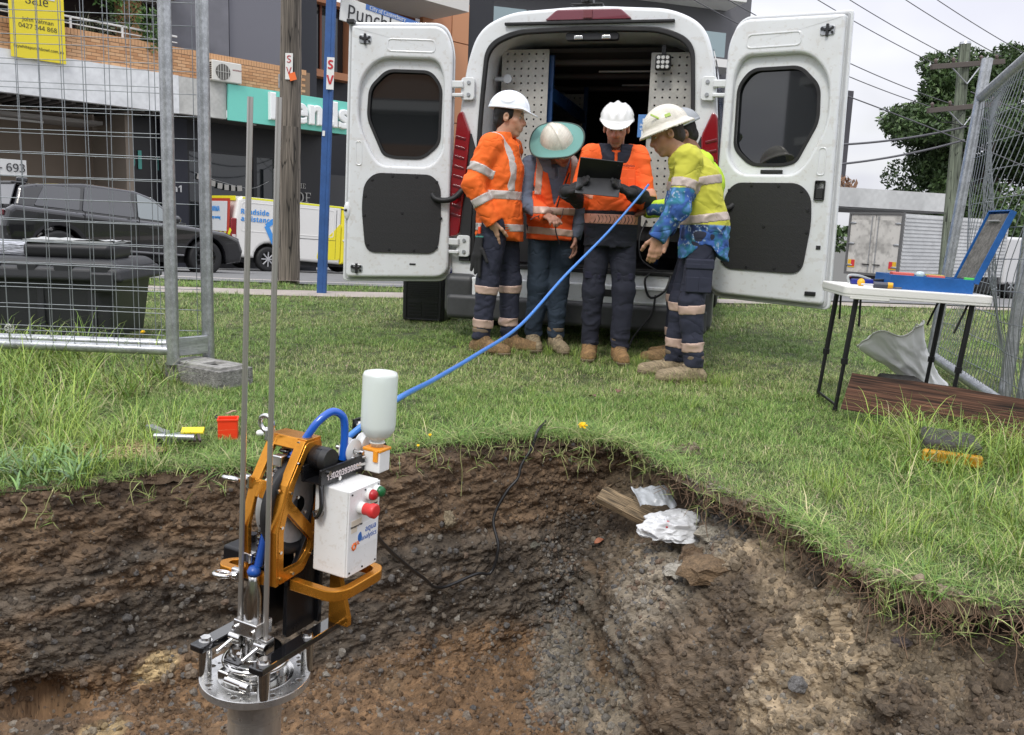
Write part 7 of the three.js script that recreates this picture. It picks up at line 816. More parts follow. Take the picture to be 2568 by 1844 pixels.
  add(bo, 'bottle_wall', lathe(prof, 40).translate(0.134, 0.479, -0.322), M([0.92, 0.95, 0.93], 0.28, 0, { transmission: 0.45, thickness: 0 })); add(bo, 'liquid', lathe([[0, 0.002], [0.0125, 0.002], [0.0125, 0.016], [0.028, 0.027], [0.0365, 0.041], [0.038, 0.052], [0.038, 0.155], [0, 0.155]], 36).translate(0.134, 0.479, -0.322), M([0.68, 0.76, 0.70], 0.5)); add(bo, 'screw_neck', new THREE.TorusGeometry(0.016, 0.0022, 8, 28).rotateX(Math.PI / 2).translate(0.134, 0.489, -0.322), M([0.85, 0.85, 0.8], 0.4));
  for (const c of m.children) { if (/^(arm_rail|rail_floor|guide_wheel|wheel_cover|feed_motor|motor_cable|blue_feed_tube|blue_guide_tube)$/.test(c.name)) c.position.x = -0.026; if (/^(end_roller|roller_bracket)$/.test(c.name)) c.position.x = -0.085; if (/^(bottle_holder|orange_clip)$/.test(c.name)) c.position.set(-0.012, 0.008, 0.075); if (/^(control_|emergency|push_button|cable_gland)/.test(c.name)) c.position.x = -0.014; } for (const c of bo.children) c.position.set(-0.012, 0.008, 0.075);
  { const w = thing('water_drops', 'thin stream of water dripping from the flange edge', 'water', [-0.425, -0.11, -1.72]); const wm = M([0.9, 0.92, 0.95], 0.02, 0, { transmission: 1, thickness: 0.01, ior: 1.33 }); add(w, 'stream', tube([[0, 0, 0], [0.001, -0.04, 0], [0.0, -0.085, 0]], 0.0012, 12, 6), wm); addEach(w, 'drop', [[0.001, -0.095, 0], [0, -0.14, 0.001], [-0.028, -0.15, 0], [0.003, -0.19, 0]].map((q) => new THREE.SphereGeometry(0.0032, 10, 8).translate(...q)), wm); }
  one('blue_hose', 'long blue hose rising from the machine to the men at the van', 'hose', tube([[-0.385, 0.405, -1.98], [-0.31, 0.465, -2.05], [-0.24, 0.44, -2.6], [-0.14, 0.43, -3.2], [0.03, 0.47, -3.9], [0.27, 0.66, -4.7], [0.56, 0.91, -5.3], [0.80, 1.155, -5.72], [0.86, 1.22, -5.85]], 0.0078, 120, 14), M([0.055, 0.23, 0.66], 0.3, 0, { clearcoat: 0.3 }));
  one('power_cable', 'black power cable draped down the soil wall to the control box', 'cable', tube([[0.17, 0.03, -3.88], [0.12, 0.025, -3.67], ...[[0.11, -0.03, -3.63], [0.08, -0.09, -3.58], [0.05, -0.15, -3.55], [0.02, -0.21, -3.52], [-0.01, -0.32, -3.49], [-0.02, -0.44, -3.46], [-0.04, -0.52, -3.41], [-0.12, -0.55, -3.38], [-0.23, -0.56, -3.33]].map((q) => pitSnap(q, 0.032)), [-0.31, -0.42, -3.1], [-0.37, -0.22, -2.8], [-0.38, -0.02, -2.45], [-0.34, 0.18, -2.06]], 0.0065, 160, 10), M([0.012, 0.012, 0.013], 0.4));
}
// ---------------------------------------------------------------- fences
const wireM = M([0.30, 0.32, 0.34], 0.45, 0.7);
{
  const panel = (label, px, pz, dz, w) => { // right-hand post at (px, pz); panel runs to the left
    const f = thing('mesh_fence', label, 'fence', [px, 0.10, pz], 0, 'temporary mesh fence panels left of the pole'); add(f, 'post', cyl(0.0335, 0.0335, 2.15, 0, 1.075, 0, 20), galv); add(f, 'post', cyl(0.0335, 0.0335, 2.15, -w, 1.075, 0, 20), galv); addEach(f, 'rail', [cyl(0.027, 0.027, w - 0.03, -w / 2, 0.075, 0, 16, 'x'), cyl(0.027, 0.027, w - 0.03, -w / 2, 2.05, 0, 16, 'x')], galv);
    const r = rng(Math.floor(px * 100) + 999); for (let i = 0; i * 0.118 < w - 0.1; i++) { const x = -0.05 - i * 0.118; add(f, 'wire', tube([[x, 0.06, 0.02], [x + (r() - 0.5) * 0.008, 0.7, 0.02], [x + (r() - 0.5) * 0.008, 1.4, 0.02], [x, 2.06, 0.02]], 0.0022, 8, 5), wireM); } for (let j = 0; j < 17; j++) { const y = 0.16 + j * 0.117; add(f, 'wire', tube([[-0.03, y, 0.024], [-w * 0.3, y + (r() - 0.5) * 0.012, 0.024], [-w * 0.65, y + (r() - 0.5) * 0.012, 0.024], [-w + 0.03, y, 0.024]], 0.0022, 8, 5), wireM); }
    return f; };
  panel('near temporary mesh fence panel standing in front of the black bin', -1.845, -4.60, 0, 3.0); panel('second mesh fence panel close behind, with a post beside the first', -1.735, -4.83, 0, 3.1).rotation.y = 0.02;
  const cp = one('fence_clamp', 'steel clamp joining the two fence posts near the ground', 'clamp', box(0.20, 0.10, 0.03, 0, 0, 0, 0.004), galv, [-1.79, 0.19, -4.71], 0.9);
  const ft = thing('concrete_block', 'grey concrete block with holes under the two mesh fence posts', 'block', [-1.66, 0, -4.62], -0.55); const hs = rr(0.46, 0.23, 0.02, 0, 0); hs.holes.push(rr(0.10, 0.12, 0.01, 0.05, 0), poly([[0.14, 0.03], [0.18, 0.03], [0.18, 0.07], [0.14, 0.07]], 0.01, true), poly([[0.14, -0.07], [0.18, -0.07], [0.18, -0.03], [0.14, -0.03]], 0.01, true)); add(ft, 'block', jitter(toCreasedNormals(ext(hs, 0.095, 0.008, 0).rotateX(-Math.PI / 2)), 0.0, 8), M([0.36, 0.35, 0.33], 0.95, 0, { map: rep(T_grain, 3, 3), bumpMap: rep(T_bump, 6, 6), bumpScale: 0.01 })); add(ft, 'top_plate', box(0.52, 0.012, 0.19, -0.01, 0.139, 0).applyMatrix4(new THREE.Matrix4()), M([0.46, 0.45, 0.42], 0.9, 0, { map: rep(T_grain, 2, 2) })).visible = true;
  ft.children[1].geometry = ext(holed(rr(0.41, 0.19, 0.02, -0.01, 0), rr(0.10, 0.10, 0.01, 0.05, 0)), 0.012, 0.003, 0.102).rotateX(-Math.PI / 2);
  // right-hand fence: post, rails, bent mesh
  const f = thing('mesh_fence', 'bent mesh fence panel leaning beside the folding table', 'fence', [0, 0, 0]); const A = [3.05, 0.06, -6.2], B = [3.19, 2.18, -6.2], T1 = [2.28, 1.93, -3.55], B1 = [2.55, 0.03, -3.9];
  add(f, 'post', bar(A, B, 0.036, 18), galv); add(f, 'post', bar(B1, T1, 0.036, 18), galv); add(f, 'rail', bar([3.165, 1.92, -6.17], [T1[0], 1.94, T1[2]], 0.033, 16), galv); add(f, 'rail', bar([3.06, 0.10, -6.2], B1, 0.033, 16), galv);
  const Q = (u, v) => { const p = [lerp(lerp(A[0], B[0], v), lerp(B1[0], T1[0], v), u), lerp(0.10, 1.92, v), lerp(A[2], lerp(B1[2], T1[2], v), u)]; const w = 0.09 * Math.sin(u * 5 + v * 3) * Math.sin(v * 3.1) + 0.05 * Math.sin(u * 13 + v * 7) * Math.sin(v * 3.14) ; return [p[0] + w, p[1] + 0.05 * Math.sin(u * 9) * v * (1 - v), p[2] + w * 0.3]; };
  for (let i = 0; i < 40; i++) { const u = (i + 0.5) / 40; add(f, 'wire', tube([...Array(9)].map((_, k) => Q(u, k / 8)), 0.0024, 24, 5), wireM); } for (let j = 0; j < 11; j++) { const v = (j + 0.5) / 11; add(f, 'wire', tube([...Array(12)].map((_, k) => Q(k / 11, v)), 0.0026, 30, 5), wireM); }
  for (const [x, z, lab] of [[2.93, -5.02, 'loose galvanised fence post standing behind the plank, beside its twin'], [3.02, -4.98, 'second galvanised fence post behind the plank, against the fence edge']]) { const q = one('fence_post', lab, 'post', cyl(0.036, 0.036, 2.1, 0, 1.05, 0, 18), galv, [x, 0, z]); q.rotation.z = -0.02; }
}
// ---------------------------------------------------------------- things on the lawn, left
{
  const bp = M([0.028, 0.029, 0.032], 0.45, 0, { bumpMap: rep(T_bump, 5, 5), bumpScale: 0.001 });
  const b = thing('storage_bin', 'big black plastic storage bin with ribbed lid behind the fence', 'bin', [-3.48, 0, -6.25], 0.08); const tp = (w, d, h, k) => { const g = new RoundedBoxGeometry(w, h, d, 3, 0.03); const p = g.attributes.position; for (let i = 0; i < p.count; i++) { const s = 1 - k * (0.5 - (p.getY(i) / h)); p.setX(i, p.getX(i) * s); p.setZ(i, p.getZ(i) * s); } g.computeVertexNormals(); return uvm(g); };
  add(b, 'tub', tp(1.36, 0.74, 0.44, 0.08).translate(0, 0.22, 0), bp); add(b, 'lid', tp(1.46, 0.84, 0.10, -0.04).translate(0, 0.47, 0), bp); add(b, 'lid_top', tp(1.34, 0.72, 0.07, -0.1).translate(0, 0.54, 0), bp); addEach(b, 'lid_rib', [...Array(6)].map((_, i) => box(0.13, 0.075, 0.05, -0.6 + i * 0.24, 0.50, 0.40, 0.015)), bp); addEach(b, 'side_rib', [...Array(4)].map((_, i) => box(0.05, 0.36, 0.03, -0.5 + i * 0.34, 0.2, 0.36, 0.01)), bp); addEach(b, 'catch', [-0.35, 0.62].map((x) => box(0.16, 0.14, 0.05, x, 0.42, 0.42, 0.02)), bp);
  const sh = one('folded_sheets', 'stack of white folded sheets on the black bin lid', 'sheets', jitter(new RoundedBoxGeometry(0.62, 0.10, 0.42, 4, 0.03), 0.02, 6), M([0.66, 0.68, 0.74], 0.7, 0, { bumpMap: T_fold, bumpScale: 0.02 }), [-3.72, 0.62, -6.2], 0.1); const bg = one('black_bag', 'flat black bag with silver edge on the black bin lid', 'bag', jitter(new RoundedBoxGeometry(0.62, 0.12, 0.4, 5, 0.05), 0.02, 7), M([0.015, 0.015, 0.017], 0.4), [-3.12, 0.62, -6.15], 0.05); one('grey_sheet', 'thin crumpled grey plastic sheet lying over the black bag', 'sheet', jitter(new THREE.BoxGeometry(0.6, 0.01, 0.36, 24, 1, 14), 0.02, 8), M([0.45, 0.46, 0.46], 0.4), [-3.12, 0.69, -6.15], 0.1); const rc = thing('red_cup', 'small red plastic cup standing on the white sheets', 'cup', [-3.88, 0.665, -6.1]); add(rc, 'cup', lathe([[0, 0], [0.045, 0], [0.038, 0.075], [0.03, 0.08], [0, 0.08]], 24), M([0.65, 0.02, 0.02], 0.4)); add(rc, 'rim', new THREE.TorusGeometry(0.044, 0.005, 8, 24).rotateX(Math.PI / 2).translate(0, 0.004, 0), M([0.6, 0.02, 0.02], 0.4));
  const ob = thing('orange_tub', 'small open orange-red plastic tub standing in the grass', 'tub', [-1.17, 0.0, -3.47], 0.25); const os = holed(rr(0.078, 0.066, 0.006), rr(0.071, 0.059, 0.005)); add(ob, 'walls', ext(os, 0.082, 0.001, 0, 3).rotateX(-Math.PI / 2), M([0.85, 0.05, 0.012], 0.4)); add(ob, 'base', box(0.074, 0.004, 0.062, 0, 0.006, 0), M([0.8, 0.05, 0.012], 0.4)); add(ob, 'rim', ext(holed(rr(0.084, 0.072, 0.007), rr(0.072, 0.06, 0.005)), 0.006, 0.001, 0.078, 3).rotateX(-Math.PI / 2), M([0.85, 0.05, 0.012], 0.4)); add(ob, 'handle_end', tube([[-0.042, 0.085, 0.01], [-0.05, 0.092, 0.005], [-0.042, 0.096, -0.005]], 0.003, 10, 6), blackPl);
  const al = thing('steel_pipe_fitting', 'short grey steel pipe fitting lying at the pit edge', 'pipe fitting', [-1.37, 0.03, -3.26], 0.0); add(al, 'tube_body', [lathe([[0.021, 0], [0.025, 0], [0.025, 0.16], [0.021, 0.16], [0.021, 0]], 24).rotateX(Math.PI / 2 + 0.1).rotateY(2.75)], galv); add(al, 'cross_bar', bar([-0.02, 0.02, 0.0], [0.13, 0.015, -0.02], 0.012, 12), galv); add(al, 'flat_bar', beam([-0.09, 0.03, -0.12], [0.02, 0.03, -0.02], 0.03, 0.01), galv);
  const yt = thing('yellow_tool', 'folding tool with yellow grip and dark blades at the pit edge', 'tool', [-1.275, 0.035, -3.36], 0.2); addEach(yt, 'grip', [0, 1, 2].map((i) => cyl(0.008, 0.008, 0.085, 0, 0.022 - i * 0.004, 0.014 * i - 0.01, 10, 'x')), M([0.85, 0.70, 0.02], 0.4)); addEach(yt, 'blade', [0, 1, 2].map((i) => beam([-0.02 + i * 0.018, 0.014, 0.0], [0.0 + i * 0.02, -0.005, 0.085], 0.010, 0.008)), M([0.05, 0.025, 0.025], 0.4));
  const wv = thing('white_valve_cap', 'small white plastic cap and strip lying beside the orange tub', 'cap', [-1.035, 0.02, -3.46]); add(wv, 'cap', new THREE.SphereGeometry(0.016, 14, 10).scale(1, 0.8, 1).translate(0, 0.008, 0), whitePl); add(wv, 'strip', at(box(0.05, 0.005, 0.016, 0, 0, 0, 0.002), 0.042, 0.004, 0, 0, 0.1, 0.1), whitePl);
  const tb = thing('black_tool_crate', 'black ribbed plastic tool crate beside the van wheel', 'crate', [-0.80, 0, -8.15], -0.15); add(tb, 'shell', box(0.40, 0.42, 0.55, 0, 0.22, 0, 0.03), blackPl); add(tb, 'face_panel', ext(holed(rr(0.34, 0.38, 0.02, 0, 0.21), rr(0.31, 0.35, 0.02, 0, 0.21)), 0.012, 0.003, 0.272), blackPl); addEach(tb, 'vent_slat', [...Array(8)].map((_, i) => box(0.28, 0.008, 0.014, 0, 0.37 - i * 0.019, 0.277)), blackPl); addEach(tb, 'vent_slat', [...Array(10)].map((_, i) => box(0.12, 0.012, 0.014, i % 2 ? 0.075 : -0.075, 0.185 - Math.floor(i / 2) * 0.03, 0.277)), blackPl); one('blue_cloth', 'rumpled dark blue cloth on top of the black tool crate', 'cloth', jitter(new RoundedBoxGeometry(0.3, 0.07, 0.3, 5, 0.03), 0.02, 9), clothM([0.02, 0.02, 0.10]), [-0.70, 0.46, -8.15]);
}
// ---------------------------------------------------------------- table and the things round it, right
{
  const tw = M([0.72, 0.71, 0.68], 0.55, 0, { bumpMap: rep(T_bump, 6, 6), bumpScale: 0.001 }), lg = M([0.014, 0.014, 0.015], 0.4, 0.3);
  const t = thing('folding_table', 'small white plastic folding table with black telescopic legs', 'table', [2.08, 0, -4.66], -0.10); t.rotation.z = -0.025;
  const ts = rr(0.74, 0.50, 0.04); add(t, 'top', ext(ts, 0.03, 0.006, 0.632, 8).rotateX(-Math.PI / 2), tw); add(t, 'skirt', ext(holed(rr(0.735, 0.495, 0.04), rr(0.70, 0.46, 0.03)), 0.02, 0.003, 0.618, 8).rotateX(-Math.PI / 2), tw); add(t, 'skirt_lip', [box(0.20, 0.022, 0.014, -0.24, 0.615, 0.24, 0.004), box(0.2, 0.022, 0.014, 0.24, 0.615, 0.24, 0.004)].slice(0, 1), tw);
  for (const sx of [-1, 1]) { for (const sz of [-1, 1]) { const x = sx * 0.29, z = sz * 0.19, l = add(t, 'leg', bar([x, 0.625, z], [x - sx * 0 - 0.02, 0.26, z], 0.0135, 14), lg); add(l, 'lower_leg', bar([x - 0.02, 0.28, z], [x - 0.036, 0.0, z], 0.0105, 12), lg); add(l, 'collar', cyl(0.018, 0.018, 0.03, x - 0.0195, 0.27, z, 14), lg); add(l, 'foot', cyl(0.014, 0.013, 0.02, x - 0.036, 0.01, z, 12), lg); add(l, 'leg_brace', bar([x - sx * 0.02 + 0.0, 0.62, z], [x - sx * 0.05 - 0.02, 0.46, z], 0.006, 8), lg); } add(t, 'cross_bar', bar([sx * 0.29 - 0.034, 0.03, -0.19], [sx * 0.29 - 0.034, 0.03, 0.19], 0.008, 8), lg); }
  const bl = Mt([0.02, 0.13, 0.42], 0.5, 0.1, 4); const TY = 0.667;
  const c = thing('blue_case', 'open blue metal tool case with foam-lined lid on the folding table', 'case', [2.17, TY - 0.004, -4.60], -0.10); c.rotation.z = -0.03; const wall = holed(rr(0.42, 0.26, 0.006), rr(0.405, 0.245, 0.004)); add(c, 'tray', [ext(wall, 0.075, 0.001, 0, 3).rotateX(-Math.PI / 2), box(0.41, 0.006, 0.25, 0, 0.006, 0)], bl); const ldg = new THREE.Group(); ldg.name = 'lid'; ldg.position.set(0.213, 0.06, 0); ldg.rotation.z = -1.24; c.add(ldg); // hinged at the right end
  ldg.rotation.z = 1.24; add(ldg, 'lid_shell', [box(0.40, 0.006, 0.26, 0.20, -0.014, 0), box(0.40, 0.03, 0.006, 0.20, 0, 0.128), box(0.40, 0.03, 0.006, 0.20, 0, -0.128), box(0.006, 0.03, 0.26, 0.398, 0, 0)], bl); add(ldg, 'foam', box(0.37, 0.014, 0.235, 0.20, 0.0, 0, 0.004), M([0.20, 0.19, 0.175], 0.9, 0, { map: rep(T_grain, 4, 4) })); add(ldg, 'lid_handle', [box(0.01, 0.02, 0.12, 0.34, 0.012, 0, 0.004)], M([0.25, 0.25, 0.25], 0.4));
  add(c, 'green_insert', box(0.05, 0.03, 0.02, 0.185, 0.072, 0.118, 0.003), M([0.08, 0.55, 0.10], 0.5)); addEach(c, 'foam_insert', [box(0.36, 0.04, 0.2, 0, 0.05, 0)], M([0.35, 0.50, 0.50], 0.8)); addEach(c, 'case_tool', [box(0.11, 0.02, 0.06, -0.12, 0.078, 0.02, 0.006), box(0.08, 0.016, 0.05, 0.05, 0.076, 0.03, 0.004)], M([0.55, 0.10, 0.08], 0.5)); add(c, 'clear_lens', new THREE.SphereGeometry(0.018, 12, 8).scale(1.4, 0.8, 1).translate(-0.02, 0.085, 0.0), M([0.5, 0.6, 0.65], 0.2)); add(c, 'yellow_insert', box(0.08, 0.008, 0.05, 0.07, 0.082, -0.04), M([0.6, 0.5, 0.1], 0.6));
  const tool = (name, label, cat, x, z, turn) => thing(name, label, cat, [x, TY + 0.006, z], turn);
  const k1 = tool('yellow_ball', 'round yellow knob lying on the folding table', 'knob', 1.835, -4.58, 0); add(k1, 'knob', lathe([[0, 0], [0.012, 0.002], [0.02, 0.016], [0.018, 0.03], [0.008, 0.04], [0, 0.041]], 20), M([0.80, 0.42, 0.02], 0.4)); add(k1, 'collar', cyl(0.009, 0.009, 0.012, 0, 0.004, 0, 12), blackPl);
  const k2 = tool('screwdriver', 'dark handled screwdriver with yellow end on the folding table', 'tool', 1.89, -4.46, -0.25); add(k2, 'handle', cyl(0.016, 0.016, 0.07, 0, 0.016, 0, 14, 'x'), M([0.06, 0.065, 0.09], 0.5)); add(k2, 'yellow_end', [cyl(0.0165, 0.015, 0.025, 0.045, 0.016, 0, 14, 'x')], M([0.80, 0.42, 0.02], 0.4)); add(k2, 'shaft', cyl(0.004, 0.004, 0.06, -0.065, 0.016, 0, 8, 'x'), steelB);
  const k3 = tool('blue_saw_frame', 'dark blue clamp frame with grey bow on the folding table', 'tool', 1.90, -4.74, 0.1); add(k3, 'frame_bar', [box(0.16, 0.03, 0.03, 0.02, 0.016, 0, 0.008)], M([0.02, 0.03, 0.25], 0.4)); add(k3, 'bow', tube([[-0.08, 0.01, 0.02], [-0.09, 0.045, 0.02], [-0.03, 0.05, 0.01], [0.05, 0.03, 0]], 0.007, 20, 8), M([0.4, 0.42, 0.42], 0.4));
  const k4 = tool('black_clamp', 'black clamp tool lying against the blue case', 'tool', 1.955, -4.60, 0.2); add(k4, 'jaw', box(0.09, 0.02, 0.03, 0, 0.012, 0, 0.005), blackPl); add(k4, 'arm', box(0.10, 0.014, 0.02, 0.0, 0.034, 0.0, 0.004), blackPl); const k5 = tool('steel_rods', 'pair of thin steel rods on the folding table by the case', 'rods', 1.955, -4.47, -0.7); addEach(k5, 'rod', [-0.008, 0.008].map((z) => cyl(0.004, 0.004, 0.09, 0, 0.005, z, 8, 'x')), M([0.15, 0.15, 0.15], 0.3, 0.8));
  // sack: open mouth up to the left
  { const n = 84, mm = 54, P = [], I = []; for (let j = 0; j <= mm; j++) { const q = j / mm; for (let i = 0; i < n; i++) { const a = i / n * 6.283; const cx = 0.10 - 0.22 * sstep(0.1, 1, q), cy = 0.02 + 0.36 * q, w = q < 0.35 ? lerp(0.13, 0.10, q / 0.35) : lerp(0.10, 0.165, (q - 0.35) / 0.65), d = w * (q > 0.5 ? lerp(0.85, 0.42, (q - 0.5) * 2) : 0.85); const ww = fbm(Math.cos(a) * 1.5 + 3, Math.sin(a) * 1.5, q * 2.5, 2), rg = 1 - Math.abs(fbm(Math.cos(a) * 2.2 + ww * 2, Math.sin(a) * 2.2 + q, q * 3 + 4, 2) - 0.5) * 3; const r3 = 1 - Math.abs(fbm(Math.cos(a) * 5 + ww * 3, Math.sin(a) * 5 + q * 2, q * 7 + 2, 2) - 0.5) * 4; const k = 0.82 + 0.55 * (ww - 0.5) + 0.24 * Math.max(0, rg) + 0.07 * Math.max(0, r3) + 0.06 * Math.sin(a * 5 + q * 6) * (1 - q * 0.6); P.push(cx + Math.cos(a) * w * k, cy + Math.sin(a) * 0.02 * q + Math.cos(a) * 0.05 * q * q + 0.035 * Math.sin(3 * a + 1) * q * q + 0.02 * (ww - 0.5), Math.sin(a) * d * k); } } for (let j = 0; j < mm; j++) for (let i = 0; i < n; i++) { const a = j * n + i, b = j * n + (i + 1) % n, c2 = a + n, d = b + n; I.push(a, c2, b, b, c2, d); } const g = new THREE.BufferGeometry(); g.setAttribute('position', new THREE.Float32BufferAttribute(P, 3)); g.setIndex(I); g.computeVertexNormals(); const s = thing('white_sack', 'open white woven plastic sack slumped beneath the folding table', 'sack', [2.33, 0.0, -4.98]); add(s, 'bag', g, M([0.82, 0.82, 0.80], 0.55, 0, { side: THREE.DoubleSide, bumpMap: rep(T_bump, 4, 4), bumpScale: 0.004 })); const hemp = []; for (let i = 0; i < n; i++) hemp.push([P[(mm * n + i) * 3], P[(mm * n + i) * 3 + 1], P[(mm * n + i) * 3 + 2]]); add(s, 'hem', tube(hemp, 0.006, 80, 6, true), M([0.62, 0.62, 0.58], 0.7)); add(s, 'tie', tube([[-0.02, 0.42, 0.05], [-0.01, 0.45, 0.05], [0.0, 0.44, 0.06]], 0.004, 10, 5), flatW); }
  const yb = (label, pos, turn, tilt) => { const y = thing('fence_weight', label, 'block', pos, turn); y.rotation.x = tilt; add(y, 'rubber_body', jitter(new RoundedBoxGeometry(0.22, 0.07, 0.24, 5, 0.02), 0.012, 12).translate(0, 0.06, -0.08), M([0.08, 0.075, 0.07], 0.9, 0, { map: rep(T_grain, 3, 3) })); add(y, 'yellow_end', box(0.225, 0.05, 0.04, 0, 0.035, 0.06, 0.01), Mt([0.72, 0.34, 0.015], 0.6, 0, 4)); }; yb('muddy black rubber weight with yellow end behind the plank', [2.215, 0.045, -4.72], -0.06, 0.1); yb('muddy black rubber weight with yellow end lying in the long grass', [1.85, 0.01, -3.5], -0.35, 0.05);
  const wd = M([0.36, 0.165, 0.10], 0.85, 0, { map: rep(T_wood, 1.0, 2.0), bumpMap: rep(T_wood, 1.0, 2.0), bumpScale: 0.004 }); const pk = one('timber_plank', 'long reddish brown timber plank standing on edge before the table', 'plank', jitter(uvm(new THREE.BoxGeometry(1.9, 0.19, 0.045, 30, 6, 2)), 0.002, 10), wd, [2.46, 0.135, -3.74], -0.66); pk.geometry = (() => { const g = new THREE.BoxGeometry(1.9, 0.19, 0.045, 24, 5, 1), p = g.attributes.position; for (let i = 0; i < p.count; i++) { const x = p.getX(i); p.setY(i, p.getY(i) + 0.004 * Math.sin(x * 9) + 0.003 * (vnoise(x * 20, p.getY(i) * 20, 3) - 0.5)); if (x < -0.9) p.setX(i, x + (p.getY(i) + 0.09) * 0.12); } g.computeVertexNormals(); return uvm(g, 1); })(); pk.rotation.set(-0.22, -0.66, -0.02, 'YXZ');
}
// ---------------------------------------------------------------- in the pit
{
  const r = rng(42), pg = pitGeo.attributes.position, pn = pitGeo.attributes.normal, pc = pitGeo.attributes.color, N = pg.count;
  const gs = [1, 2, 3, 4, 5].map((s) => stoneGeo(s, 0.6 + 0.1 * s, 1)), sm = M([1, 1, 1], 0.9, 0, { map: rep(T_grain, 2, 2) });
  const L = gs.map(() => []), CL = gs.map(() => []);
  const put = (list, i, s, c, sink = 0.25) => { const nx = pn.getX(i), ny = pn.getY(i), nz = pn.getZ(i), q = -s * sink; list.push([pg.getX(i) + nx * q, pg.getY(i) + ny * q, pg.getZ(i) + nz * q, [s * (0.7 + 0.6 * r()), s * (0.7 + 0.5 * r()), s * (0.7 + 0.6 * r())], r() * 6.28, c, r() * 3, r() * 3]); };
  const pal = [[0.26, 0.24, 0.21], [0.20, 0.19, 0.18], [0.32, 0.27, 0.21], [0.24, 0.17, 0.12], [0.15, 0.145, 0.14], [0.38, 0.35, 0.30]];
  for (let k = 0; k < 40000; k++) { const i = Math.floor(r() * N), x = pg.getX(i), y = pg.getY(i), z = pg.getZ(i); if (z > -1.75) continue; const c = [pc.getX(i), pc.getY(i), pc.getZ(i)]; const grav = sstep(-0.28, -0.4, y + 0.2 * (fbm(x * 3.1 + 5, y * 3.1, z * 3.1, 3) - 0.5)) * (x < 0.5 ? 1 : 0.35); const f = r();
    if (f < 0.22 + 0.25 * grav) { const p = pal[Math.floor(r() * pal.length)], t = 0.35 + 0.65 * r(); put(L[k % 5], i, 0.0025 + 0.007 * Math.pow(r(), 3) * (1 + grav), p.map((v, q) => lerp(c[q] * 1.6, v, t))); }
    else put(CL[k % 5], i, 0.004 + 0.011 * Math.pow(r(), 2.5), (() => { const t = 0.75 + 0.7 * r(); return c.map((v) => v * t); })(), 0.35); }
  for (let k = 0; k < 60000; k++) { const i = Math.floor(r() * N), x = pg.getX(i), z = pg.getZ(i); const inW = Math.abs(x - 0.27 - 0.05 * (z + 3.2)) < 0.06 + (-2.95 - z < 0 ? 0.05 : 0.12 * clamp((z + 3.7) / 0.6)) && z > -3.68 && z < -3.0, inS = Math.hypot((x - 0.62) * 0.9, z + 3.1) < 0.26; if (!inW && !inS) continue; if (r() > 0.5) continue; put(L[k % 5], i, (0.004 + 0.010 * Math.pow(r(), 2)) * (inW && z > -3.25 ? 1.4 : 1), pal[Math.floor(r() * pal.length)], 0.1); }
  for (let k = 0; k < 420; k++) { const i = Math.floor(r() * N); if (pg.getZ(i) > -1.8) continue; const t = 0.8 + 0.5 * r(); put(CL[k % 5], i, 0.012 + 0.022 * r() * r(), [pc.getX(i) * t, pc.getY(i) * t, pc.getZ(i) * t], 0.45); }
  gs.forEach((g, k) => { scatter('soil_stones', g, L[k], sm); scatter('soil_clods', g, CL[k], sm); });
  // runners and roots hanging from the turf
  const hang = [], root = []; for (let k = 0; k < 80; k++) { const i = Math.floor(r() * 200), e = edgePts[i], right = e[0] > 0.55; const L0 = (right ? 0.05 + r() * 0.13 : 0.03 + r() * r() * 0.24) , dx = (r() - 0.5) * 0.08, pts = [[e[0], 0.0, e[1] + 0.005]]; for (let q = 1; q <= 4; q++) pts.push([e[0] + dx * q / 4 + (r() - 0.5) * 0.02, -L0 * q / 4, e[1] + 0.045 + 0.012 * q + (r() - 0.5) * 0.02]); (right && r() < 0.75 ? root : hang).push(tube(pts, right ? 0.0014 : 0.0018, 8, 4)); }
  for (let k = 0; k < 260; k++) { const i = 118 + Math.floor(r() * 82), e = edgePts[i], pts = [[e[0] + (r() - 0.5) * 0.03, -0.01, e[1] + 0.01]]; for (let q = 1; q <= 3; q++) pts.push([pts[0][0] + (r() - 0.5) * 0.05 * q, -0.028 * q * (0.5 + r()), pts[0][2] + 0.012 * q + (r() - 0.5) * 0.02]); root.push(tube(pts, 0.0011, 6, 3)); }
  const rm = scene.userData, a1 = add(scene, 'grass_runners', hang, M([0.24, 0.24, 0.09], 0.7)); tag(a1, null, null, null, 'stuff'); const a2 = add(scene, 'fine_roots', root, M([0.20, 0.13, 0.08], 0.8)); tag(a2, null, null, null, 'stuff');
  // runner leaves
  const rl = [[], []]; for (let k = 0; k < 170; k++) { const e = edgePts[Math.floor(r() * 200)]; rl[k & 1].push([e[0] + (r() - 0.5) * 0.05, -r() * 0.1, e[1] + 0.04 + r() * 0.04, 0.35 + 0.4 * r(), r() * 6.28, 0.7 + 0.5 * r(), 0.6 + r(), 0]); } [clump(71, 7, 0.012, 0.09, 0.004, GREEN, { lean: 0.9, curl: 1.6 }), clump(72, 6, 0.012, 0.08, 0.004, GREEN, { lean: 0.9, curl: 1.6 })].forEach((g, k) => scatter('runner_leaves', g, rl[k]));
  // named rocks
  const rock = (label, pos, sc, c, seed, rot = 0) => { const g = jitter(mergeVertices(stoneGeo(seed, 0.8, 2).deleteAttribute('uv').deleteAttribute('normal')), 0.12, 2.5, seed); const o = one('rock', label, 'rock', uvm(toCreasedNormals(g, 0.5), 0.5), M(c, 0.9, 0, { map: rep(T_grain, 2, 2), bumpMap: rep(T_bump, 1, 1), bumpScale: 0.008 }), pitSnap(pos, -0.25 * Math.min(...sc)), rot); o.scale.set(...sc); return o; };
